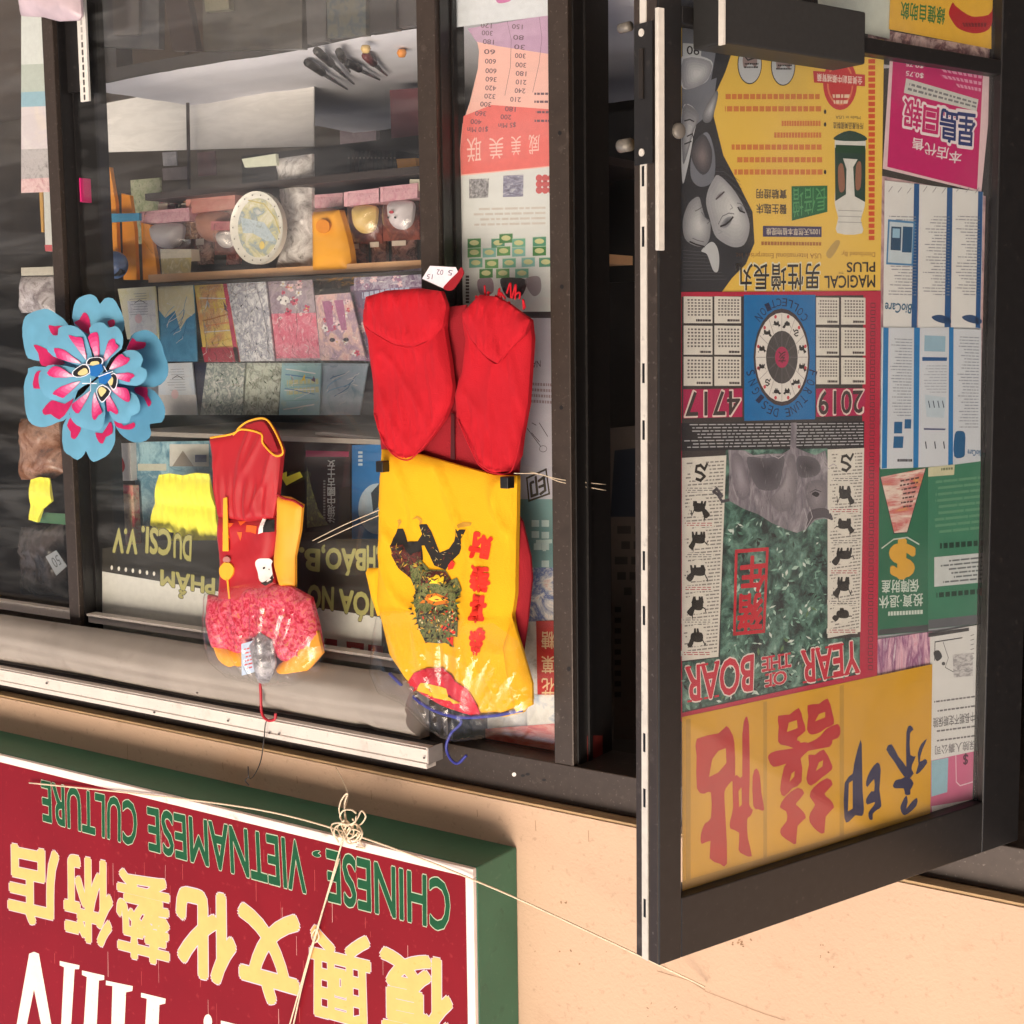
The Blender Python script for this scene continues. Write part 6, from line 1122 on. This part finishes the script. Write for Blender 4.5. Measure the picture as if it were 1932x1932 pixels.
for i, (q, y, m, l_, ex_) in enumerate(cards):
    slab(q, y, .004, m, 'greeting_card', l_, 'card', CG, (lambda b, q=q, i=i, ex_=ex_: (ex_(b) if ex_ else None, deco(b, q, i) if i not in (9, 14, 15) else None)))
rk = empty('card_rack', (PY(.35).hit(500, 700).x, .35, zfront(.35, [(500, 683)])), 'dark stepped card rack behind the shop window', 'rack')
w = wb(); z1, z2 = zfront(.36, [(500, 683)]), zfront(.26, [(500, 531)]); z3 = zfront(.36, [(500, 784)])
DKW = mat('dark_rack', (60, 56, 54), .6, .2, 8)
w.box(MX1-.1, LX0-.02, .262, .345, z2-.008, z2, DKW); w.build('step', rk); w = wb(); w.box(MX1-.1, LX0-.02, .352, .42, z1-.008, z1, DKW); w.build('step', rk)
w = wb(); w.box(MX1-.1, LX0-.02, .42, .43, z2-.1, z3+.02, DKW); w.build('back_board', rk)
# clear cellophane over the cards
ce = MB(PY(.245), (550, 640)); ce.cloth([(375, 540), (700, 520), (740, 690), (395, 690)], clear('cellophane', 1.4, .08, (.98, .98, .98), .03, .8, 30), crumple(.006, 12), None, .022); ce.build('cellophane_sheet', label='clear cellophane sheet over the front row of cards', cat='film')
# ------------------------------------------------------------------ tan shelf and the goods under it
tp_ = wb(); ZT0 = zfront(.30, [(168, 523), (480, 510), (790, 490)]); ZT1 = zfront(.30, [(168, 541), (480, 527), (790, 503)])
pa, pb2 = PY(.30).hit(168, 541), PY(.30).hit(795, 503)
tp_.box(MX1-.2, LX0+.02, .30, .55, min(ZT0, ZT1), max(ZT0, ZT1)-.001, mat('tan_wood', (226, 176, 130), .6, .1, 14)); tp_.build('shelf', unit)
zs_ = zfront(.36, [(480, 366), (620, 352)])
w = wb(); w.box(MX1-.2, LX0+.02, .30, .75, zs_-.02, zs_-.002, ink(60, 52, 50)); w.build('shelf', unit)
w = wb(); zcb = PY(.76).hit(500, 290).z; w.box(MX1-.2, LX0+.1, .752, .77, zcb, zfront(.76, [(480, 560)]), mat('cabinet_black', (34, 32, 31), .6, .3, 5)); w.build('back_board', unit)
ORREF = mat('reflected_orange', (246, 156, 44), .5, .12, 16)  # solid orange strips drawn for translucent reflections in the glass
OG = 'orange strips standing in for reflections'
for i, (u0, u1, v0, v1, l_) in enumerate(((193, 216, 312, 480, 'orange strip for a glass reflection beside the post, behind the round dark hat'), (231, 252, 365, 528, 'second orange reflection strip with a slanting foot, left of the pink bag'), (268, 292, 420, 528, 'short orange reflection strip under the shelf beside the pale box'))):
    b = MB(PY(.30+.02*i), (u0, v0)); b.poly([(u0-2, v0), (u0+14, v0+4), (u1+2, v0+70), (u1+6, v1), (u0+2, v1)], ORREF, 0, .012); b.build('orange_reflection', label=l_, cat='reflection', group=OG)
hb_ = MB(PY(.26), (213, 500)); hb_.cloth(ell(213, 500, 24, 26, 26), cover((30, 32, 60), (60, 90, 150), (40, 50, 90), s=12, seed=31), lambda x, y, d: .03*(1-math.exp(-d/.015)), .01, .008); hb_.poly(ell(213, 513, 24, 9, 20), ink(24, 22, 28), .012, .012); hb_.build('round_hat', label='small round dark blue hat beside the window post', cat='hat')
bl = MB(PY(.28), (215, 412)); bl.poly([(168, 404), (262, 402), (262, 416), (170, 422)], ink(70, 150, 190), 0, .01); bl.build('blue_ruler', label='light blue flat strip crossing the orange reflection strips', cat='strip')
gp = slab([(246, 340), (302, 335), (306, 460), (252, 460)], .52, .006, cover((60, 70, 44), (110, 120, 80), (150, 150, 110), (50, 56, 40), s=50, seed=32), 'plant_picture', 'green leafy picture standing behind the orange reflection strips', 'picture')
# wrapped toys: a red base, a body and a clear bag each
BKC = prnt('brown_red_card', [(120, 62, 54), (150, 84, 70), (96, 50, 46), (170, 104, 90)], 22, .4)
TG = 'wrapped figurines on the dark shelf'
def toy(cu, cv, w_, h_, body, base, label, y=.34, face=None, tiltb=0):
    t = empty('wrapped_toy', tuple(PY(y).hit(cu, cv-h_/2)), label, 'toy', TG)
    b = MB(PY(y), (cu, cv)); b.poly([(cu-w_*.55, cv-h_*.5+tiltb), (cu+w_*.55, cv-h_*.5-tiltb), (cu+w_*.55, cv-h_*.22-tiltb), (cu-w_*.55, cv-h_*.22+tiltb)], base, .01, .05); b.build('card_base', t)
    b = MB(PY(y+.05), (cu, cv)); b.poly([(cu-w_*.54, cv-h_*.3), (cu+w_*.54, cv-h_*.3), (cu+w_*.54, cv+h_*.52), (cu-w_*.5, cv+h_*.55)], BKC, 0, .003); b.build('back_card', t)
    b = MB(PY(y), (cu, cv)); b.cloth(spline([(cu-w_*.28, cv-h_*.2), (cu-w_*.34, cv+h_*.02), (cu-w_*.24, cv+h_*.25), (cu, cv+h_*.33), (cu+w_*.24, cv+h_*.25), (cu+w_*.34, cv+h_*.02), (cu+w_*.28, cv-h_*.2)], 4), body, lambda x, y_, d: .035*(1-math.exp(-d/.014)), .01, .007)
    if face:
        for a, b_, r in ((-.1, .12, 1.6), (.1, .12, 1.6)): b.poly(ell(cu+a*w_, cv+b_*h_, r, r*1.3, 8), ink(40, 30, 30), .036, .003)
        b.poly(ell(cu, cv+.02*h_, 4, 3, 10), face, .037, .003)
    b.build('figure', t)
    b = MB(PY(y-.04), (cu, cv)); b.cloth([(cu-w_*.5, cv-h_*.45), (cu+w_*.5, cv-h_*.45), (cu+w_*.52, cv+h_*.2), (cu+w_*.3, cv+h_*.5), (cu-w_*.3, cv+h_*.5), (cu-w_*.52, cv+h_*.2)], PLASTIC, crumple(.012, cu), None, .014); b.build('clear_bag', t)
PKB = cover((176, 90, 110), (206, 140, 150), (150, 60, 84), s=60, seed=41)
toy(756, 400, 66, 100, ink(226, 216, 220), PKB, 'wrapped white lucky cat figurine nearest the window mullion', face=ink(190, 40, 60), tiltb=4)
toy(688, 408, 62, 98, ink(226, 190, 110), PKB, 'wrapped golden egg shaped figurine beside the white cat', tiltb=4)
toy(615, 412, 66, 90, ink(206, 150, 130), PKB, 'wrapped rose figurine behind the orange bag', .38, tiltb=3)
toy(316, 440, 84, 88, ink(196, 188, 190), PKB, 'wrapped grey figurine with a pink base, beyond the plate', .36, tiltb=4)
toy(402, 422, 84, 104, ink(196, 140, 120), cover((190, 90, 84), (214, 130, 110), s=40, seed=42), 'wrapped brown and red figurine left of the plate', .37, tiltb=5)
toy(425, 448, 40, 60, ink(220, 210, 206), cover((160, 60, 70), (190, 100, 100), s=40, seed=43), 'small wrapped white figurine touching the plate', .33)
ob = MB(PY(.31), (628, 450)); OBM = mat('orange_bag', (240, 168, 50), .5, .08, 12)
ob.cloth([(592, 400), (640, 396), (650, 430), (660, 470), (665, 512), (592, 515)], OBM, fold(.02, .006, .003, 40, 14, 44), .02, .010); ob.poly(ell(622, 428, 13, 13), ink(226, 140, 40), .026, .003); ob.build('orange_bag', label='bright orange paper bag under the tan shelf', cat='bag')
ob = MB(PY(.5), (768, 330)); ob.poly([(748, 300), (785, 298), (786, 335), (752, 334)], ink(226, 160, 60), 0, .03); ob.build('orange_box', label='small orange box in the dark behind the white cat', cat='box')
b = MB(PY(.335), (786, 350)); b.poly([(773, 338), (796, 338), (796, 360), (773, 360)], ink(206, 200, 180), 0, .002); b.build('price_card', label='cream price card clipped beside the white cat figurine', cat='card')
slab([(302, 470), (360, 470), (362, 492), (304, 494)], .31, .03, ink(226, 214, 190), 'pale_box', 'pale cream box lid beside the orange reflection strips', 'box', extra=lambda b: b.poly([(304, 488), (362, 486), (360, 515), (306, 518)], cover((200, 170, 80), (150, 130, 80), (226, 210, 150), s=50, seed=45), .001))
for (u0, u1, v0, v1, c0, c1, l_) in ((300, 330, 372, 440, (200, 180, 176), (150, 90, 96), 'rose grey packet behind the wrapped grey figurine'), (345, 372, 368, 452, (170, 110, 80), (214, 170, 130), 'brown packet between the grey and brown figurines'), (372, 398, 440, 500, (150, 96, 84), (206, 160, 140), 'reddish brown packet under the tan shelf left of the plate'),
        (426, 450, 360, 500, (176, 70, 70), (216, 140, 130), 'tall crimson packet tucked behind the plate'), (664, 690, 452, 500, (110, 60, 50), (170, 110, 90), 'dark red packet right of the orange bag'), (700, 728, 448, 498, (150, 90, 80), (190, 140, 120), 'dull rose packet below the golden figurine'),
        (738, 782, 446, 494, (120, 76, 70), (176, 130, 120), 'wide maroon packet below the white cat figurine'), (575, 594, 372, 450, (206, 196, 196), (150, 140, 150), 'pale silver packet left of the orange bag')):
    q_ = [(u0, v0), (u1, v0-2), (u1+1, v1-2), (u0+1, v1)]; b = MB(PY(.40), (u0, v0)); b.cloth(q_, prnt('packet_%d' % u0, [c0, c1, tuple(int(c*.7) for c in c0), c1], 40, .25), lambda x, y, d: .016*(1-math.exp(-d/.012)), .01, .008)
    b.poly([lerp2(q_, .2, .2), lerp2(q_, .8, .2), lerp2(q_, .8, .4), lerp2(q_, .2, .4)], ink(226, 214, 200), .0162); b.build('packet', label=l_, cat='packet', group='packets behind the figurines')
# plate
pl2 = empty('painted_plate', tuple(PY(.27).hit(489, 360)), 'white oval painted plate standing upright between the toys', 'plate')
b = MB(PY(.27), (489, 430)); b.cloth(ell(489, 430, 50, 69, 44), mat('porcelain', (226, 222, 212), .25, .03), lambda x, y, d: .010*math.exp(-d/.012), .006, .008); b.build('rim', pl2)
b = MB(PY(.27), (489, 430)); b.poly(ell(489, 430, 39, 56, 36), prnt('plate_painting', [(190, 196, 190), (222, 218, 204), (206, 200, 160), (150, 164, 170), (226, 222, 210)], 24, .25, 6), .0025); b.poly([(455, 410), (500, 420), (524, 455), (505, 455), (478, 440), (460, 440)], cover((110, 130, 140), (160, 176, 186), (90, 100, 96), s=40, seed=46), .003)
b.line([(470, 378), (500, 385), (520, 410), (530, 440)], .003, ink(196, 180, 110), .0032); b.poly(ell(496, 463, 5, 8, 10), ink(214, 190, 110), .0034)
for i in range(18): b.poly(ell(489+44.5*math.cos(i*.349), 430+62*math.sin(i*.349), 1.3, 1.6, 6), ink(120, 116, 110), .0096)
b.build('painting', pl2)
# crinkled grey cellophane parcel behind the plate
b = MB(PY(.36), (560, 410)); b.cloth([(520, 300), (588, 290), (590, 510), (520, 512), (536, 440), (530, 370)], prnt('crinkled_silver', [(90, 86, 84), (190, 184, 182), (232, 228, 226), (120, 114, 110)], 26, .2), crumple(.02, 6), .01, .010); b.build('silver_parcel', label='crinkled silver wrapped parcel between the plate and the orange bag', cat='parcel')
sp = slab([(456, 300), (520, 290), (522, 312), (462, 316)], .33, .01, ink(206, 210, 190), 'glass_sheet', 'short pale glass shelf edge behind the silver parcel', 'shelf')
# ------------------------------------------------------------------ cloth covered table and tools
tbl = empty('display_table', (PY(.35).hit(480, 115).x, .5, 0), 'display table under a pale cloth behind the window', 'table')
ztab = zfront(.36, [(480, 116), (230, 168), (760, 58)])
w = wb(); TCL = mat('pale_cloth', (228, 226, 234), .9, .05, 5, bump=.3, bscale=40)
n1, n2 = 60, 30; xa, xb = MX1-.5, LX0+.3; vs = []
for i in range(n1+1):
    for k in range(n2+1):
        x = xa+(xb-xa)*i/n1; y = .36+1.15*k/n2; vs.append((x, y, ztab-.012*(k == 0)+.008*noise.noise((x*4, y*4, 1))+.003*noise.noise((x*15, y*15, 2))))
w.add(vs, [[i*(n2+1)+k, (i+1)*(n2+1)+k, (i+1)*(n2+1)+k+1, i*(n2+1)+k+1] for i in range(n1) for k in range(n2)], TCL, True); w.build('cloth', tbl)
w = wb(); w.box(xa, xb, .37, 1.5, ztab-.05, ztab-.014, DKW); w.build('top', tbl)
for x in (xa+.05, xb-.05):
    for y in (.42, 1.44): w = wb(); w.box(x-.03, x+.03, y-.03, y+.03, 0, ztab-.05, DKW); w.build('leg', tbl)
PT = Plane((0, 0, ztab+.012), (0, 0, 1)); 
def htab(u, v): d = ray(u, v); t = (ztab+.014-C0.z)/d.z; return C0+d*t
CHR = mat('chrome', (200, 200, 204), .2, .05, metal=.9); RBW = mat('red_handle', (96, 24, 28), .4, .1)
tl = [((598, 96), (668, 158), 'dark steel tweezers with a slim tip on the pale cloth', 0), ((580, 118), (655, 168), 'long steel tool nearest the silver parcel on the cloth', 0), ((640, 98), (660, 135), 'short steel tool with a yellow bead beside the tweezers', 0), ((690, 105), (730, 142), 'slim red handled tool lying on the pale cloth', 1), ((655, 118), (716, 150), 'slim pale steel rod beside the red handled tool', 0)]
for (a_, b_, l_, r_) in tl:
    t = empty('hand_tool', tuple(htab(*a_)), l_, 'tool', 'small tools on the pale cloth'); p0, p1 = htab(*a_), htab(*b_); pm = p0.lerp(p1, .35)
    m_ = wb(); m_.tube([p0, pm], .011, RBW if r_ else BLACK, 8); m_.build('handle', t); m_ = wb(); m_.tube([pm, p0.lerp(p1, .7), p1], lambda q: .008-.005*q, CHR, 8); m_.build('blade', t)
for u, v, c_, l_ in ((690, 92, (226, 190, 120), 'tiny cream bead on the cloth'), (758, 100, (226, 140, 40), 'tiny orange bead near the mullion on the cloth')):
    m_ = wb(); p = htab(u, v); m_.tube([p-Vector((0, 0, .008)), p, p+Vector((0, 0, .01))], lambda q: .014*(1-.7*abs(q-.4)), ink(*c_), 10); m_.build('bead', label=l_, cat='bead')
# things in front of and under the table, covers darkened to stand for deep shade
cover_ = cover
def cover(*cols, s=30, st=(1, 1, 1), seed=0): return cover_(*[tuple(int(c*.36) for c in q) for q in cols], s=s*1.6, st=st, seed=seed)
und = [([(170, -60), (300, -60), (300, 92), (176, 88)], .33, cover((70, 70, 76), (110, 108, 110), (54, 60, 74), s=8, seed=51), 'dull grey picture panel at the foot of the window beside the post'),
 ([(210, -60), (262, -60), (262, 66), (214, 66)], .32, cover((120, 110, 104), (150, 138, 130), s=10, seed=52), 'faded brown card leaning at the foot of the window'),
 ([(300, -60), (345, -60), (372, 96), (326, 96)], .30, cover((44, 32, 30), (70, 50, 46), s=14, seed=53), 'dark brown slanting board for a reflected beam at the foot of the window'),  # drawn for a brown beam reflected in the glass
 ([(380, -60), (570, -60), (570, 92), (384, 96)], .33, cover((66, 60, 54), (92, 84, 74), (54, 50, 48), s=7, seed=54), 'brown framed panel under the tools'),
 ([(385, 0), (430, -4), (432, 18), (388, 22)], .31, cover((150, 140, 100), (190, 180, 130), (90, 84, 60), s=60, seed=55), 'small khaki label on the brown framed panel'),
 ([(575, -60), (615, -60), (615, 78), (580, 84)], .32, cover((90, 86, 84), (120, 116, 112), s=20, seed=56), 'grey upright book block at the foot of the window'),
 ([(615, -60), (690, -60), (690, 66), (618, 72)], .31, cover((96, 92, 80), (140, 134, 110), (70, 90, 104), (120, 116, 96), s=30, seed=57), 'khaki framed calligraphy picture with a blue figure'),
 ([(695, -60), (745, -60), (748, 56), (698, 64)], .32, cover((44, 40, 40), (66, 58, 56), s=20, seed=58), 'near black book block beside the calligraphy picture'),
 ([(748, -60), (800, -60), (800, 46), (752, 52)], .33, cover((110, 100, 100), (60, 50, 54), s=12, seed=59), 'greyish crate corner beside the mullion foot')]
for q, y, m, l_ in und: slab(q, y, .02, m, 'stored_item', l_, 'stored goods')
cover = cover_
# pictures and frames in the dark behind the shelves
bkg = [([(640, 205), (708, 190), (710, 278), (642, 286)], 1.5, cover((120, 96, 100), (90, 70, 76), (150, 126, 126), s=8, seed=63), 'dim mauve picture panel behind the hanging goods'),
 ([(735, 170), (800, 165), (800, 300), (740, 300)], .8, cover((84, 34, 40), (60, 26, 32), s=6, seed=65), 'dim maroon cloth hanging behind the mullion'),
]
for q, y, m, l_ in bkg: slab(q, y, .02, m, 'wall_picture', l_, 'picture')
gsh = slab([(172, 200), (380, 160), (592, 112), (592, 276), (172, 288)], .735, .004, prnt('reflection_streaks', [(214, 210, 206), (238, 234, 230), (224, 220, 216), (246, 242, 238)], 6, .5, stretch=(.6, 3, 1)), 'grey_sheet', 'large pale grey sheet standing in for a reflected canopy, behind the cloth covered table', 'sheet')  # added sheet, its pale streaks stand for a canopy reflected in the glass
pl_m = wb(); pq = PY(.70); pl_m.tube([pq.hit(352, 60), pq.hit(356, 300), pq.hit(358, 500)], .0055, ink(58, 46, 46), 10); pl_m.build('thin_pole', label='thin dark pole standing in front of the pale reflection sheet', cat='pole')
slab([(306, 288), (332, 286), (334, 312), (308, 313)], .73, .004, cover((120, 116, 120), (70, 70, 76), s=30, seed=67), 'small_photo', 'small grey photo pinned left of the thin pole', 'photo')
slab([(306, 318), (352, 314), (354, 338), (308, 340)], .73, .004, cover((50, 44, 44), (80, 70, 70), s=20, seed=68), 'small_photo', 'dim brown photo card pinned below the small grey photo', 'photo')
slab([(372, 288), (405, 285), (408, 330), (374, 333)], .73, .004, cover((84, 44, 44), (56, 36, 38), s=20, seed=69), 'small_photo', 'dim maroon photo card pinned right of the thin pole', 'photo')
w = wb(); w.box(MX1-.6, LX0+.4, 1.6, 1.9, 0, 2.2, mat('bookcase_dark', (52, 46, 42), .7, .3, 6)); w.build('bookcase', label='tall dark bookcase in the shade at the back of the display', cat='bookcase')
# ------------------------------------------------------------------ beyond the post: far pane
far = [([(40, 30), (86, 30), (88, 120), (40, 122)], ink(222, 226, 222), 'white paper sheet low in the far pane'), ([(40, 122), (88, 120), (90, 172), (40, 174)], ink(190, 200, 190), 'grey green paper sheet in the far pane'),
 ([(40, 174), (90, 172), (91, 200), (40, 202)], ink(150, 190, 206), 'light blue paper strip in the far pane'), ([(40, 202), (91, 200), (93, 280), (40, 282)], cover((226, 206, 190), (206, 190, 196), (232, 222, 214), s=10, seed=71), 'cream and rose paper in the far pane'),
 ([(40, 282), (93, 280), (95, 335), (40, 338)], cover((120, 110, 110), (170, 160, 160), (90, 84, 84), s=40, seed=72), 'grey speckled card in the far pane'), ([(40, 338), (95, 335), (97, 362), (40, 364)], cover((190, 110, 120), (226, 180, 176), (150, 60, 70), s=30, seed=73), 'rose header card in the far pane')]
for q, m, l_ in far: psheet(q, m, 'window_sheet', l_, 'sheet', .09, t=.001)
slab([(82, 362), (97, 362), (99, 474), (86, 474)], .16, .02, ink(206, 206, 200), 'white_packet', 'narrow white packet with a red end beyond the post', 'packet', extra=lambda b: b.poly([(84, 462), (98, 462), (99, 474), (86, 474)], ink(190, 80, 84), e))
slab([(74, 362), (80, 362), (82, 438), (78, 438)], .17, .006, ink(196, 150, 80), 'chopstick_pack', 'thin tan stick pack beside the white packet', 'packet')
slab([(40, 505), (101, 503), (101, 519), (40, 520)], .15, .15, ink(190, 184, 170), 'far_ledge', 'short pale shelf edge beyond the post', 'shelf')
def bagf(px, y, m, l_, sd_):
    b = MB(PY(y), px[0]); b.cloth(px, m, crumple(.02, sd_), .01, .010); return b.build('wrapped_bag', label=l_, cat='bag', group='crinkled bags in the far pane')
bagf([(40, 522), (100, 522), (104, 590), (40, 590)], .16, prnt('bag_grey', [(70, 58, 60), (150, 140, 142), (200, 192, 194), (96, 80, 78)], 22, .25), 'crinkled grey bag just above the pinwheel', 3)
bagf([(40, 790), (110, 790), (118, 890), (96, 905), (40, 905)], .16, prnt('bag_brown', [(60, 40, 32), (130, 84, 60), (170, 130, 110), (90, 60, 48)], 16, .25), 'crinkled brown bag below the pinwheel', 5)
bagf([(40, 995), (118, 985), (128, 1128), (40, 1120)], .16, prnt('bag_black', [(22, 20, 22), (50, 44, 44), (84, 76, 76), (30, 26, 26)], 16, .25), 'black crinkled bag at the head of the far pane', 7)
slab([(62, 965), (125, 970), (125, 990), (62, 985)], .14, .01, ink(70, 110, 80), 'green_strip', 'dull green strip above the black bag', 'strip')
tg = MB(PY(.12), (106, 1060)); tg.poly([(86, 1050), (106, 1038), (126, 1068), (106, 1086)], ink(150, 154, 160), 0, .002); tg.text('50', [(95, 1054), (108, 1046), (117, 1064), (105, 1072)], ink(70, 74, 80), e, 0); tg.build('price_tag', label='grey price tag stuck on the black bag', cat='tag')
b = MB(PY(-.012), (100, 20)); b.cloth([(40, -30), (150, -30), (154, 30), (148, 38), (110, 40), (80, 32), (40, 30)], mat('rose_plastic', (196, 176, 182), .35, .1, 20), crumple(.012, 8), .006, .010); b.build('plastic_bag', label='dull rose plastic bag hooked on the slotted strip of the post', cat='bag')
b = MB(PX(LX0-.014), (142, 110)); b.cloth([(134, 105), (146, 94), (156, 104), (156, 124), (146, 122)], mat('grey_tape', (196, 190, 194), .5, .1, 30), crumple(.004, 8), .002, .006); b.build('tape_scrap', label='grey tape scrap stuck on the slotted strip', cat='tape')
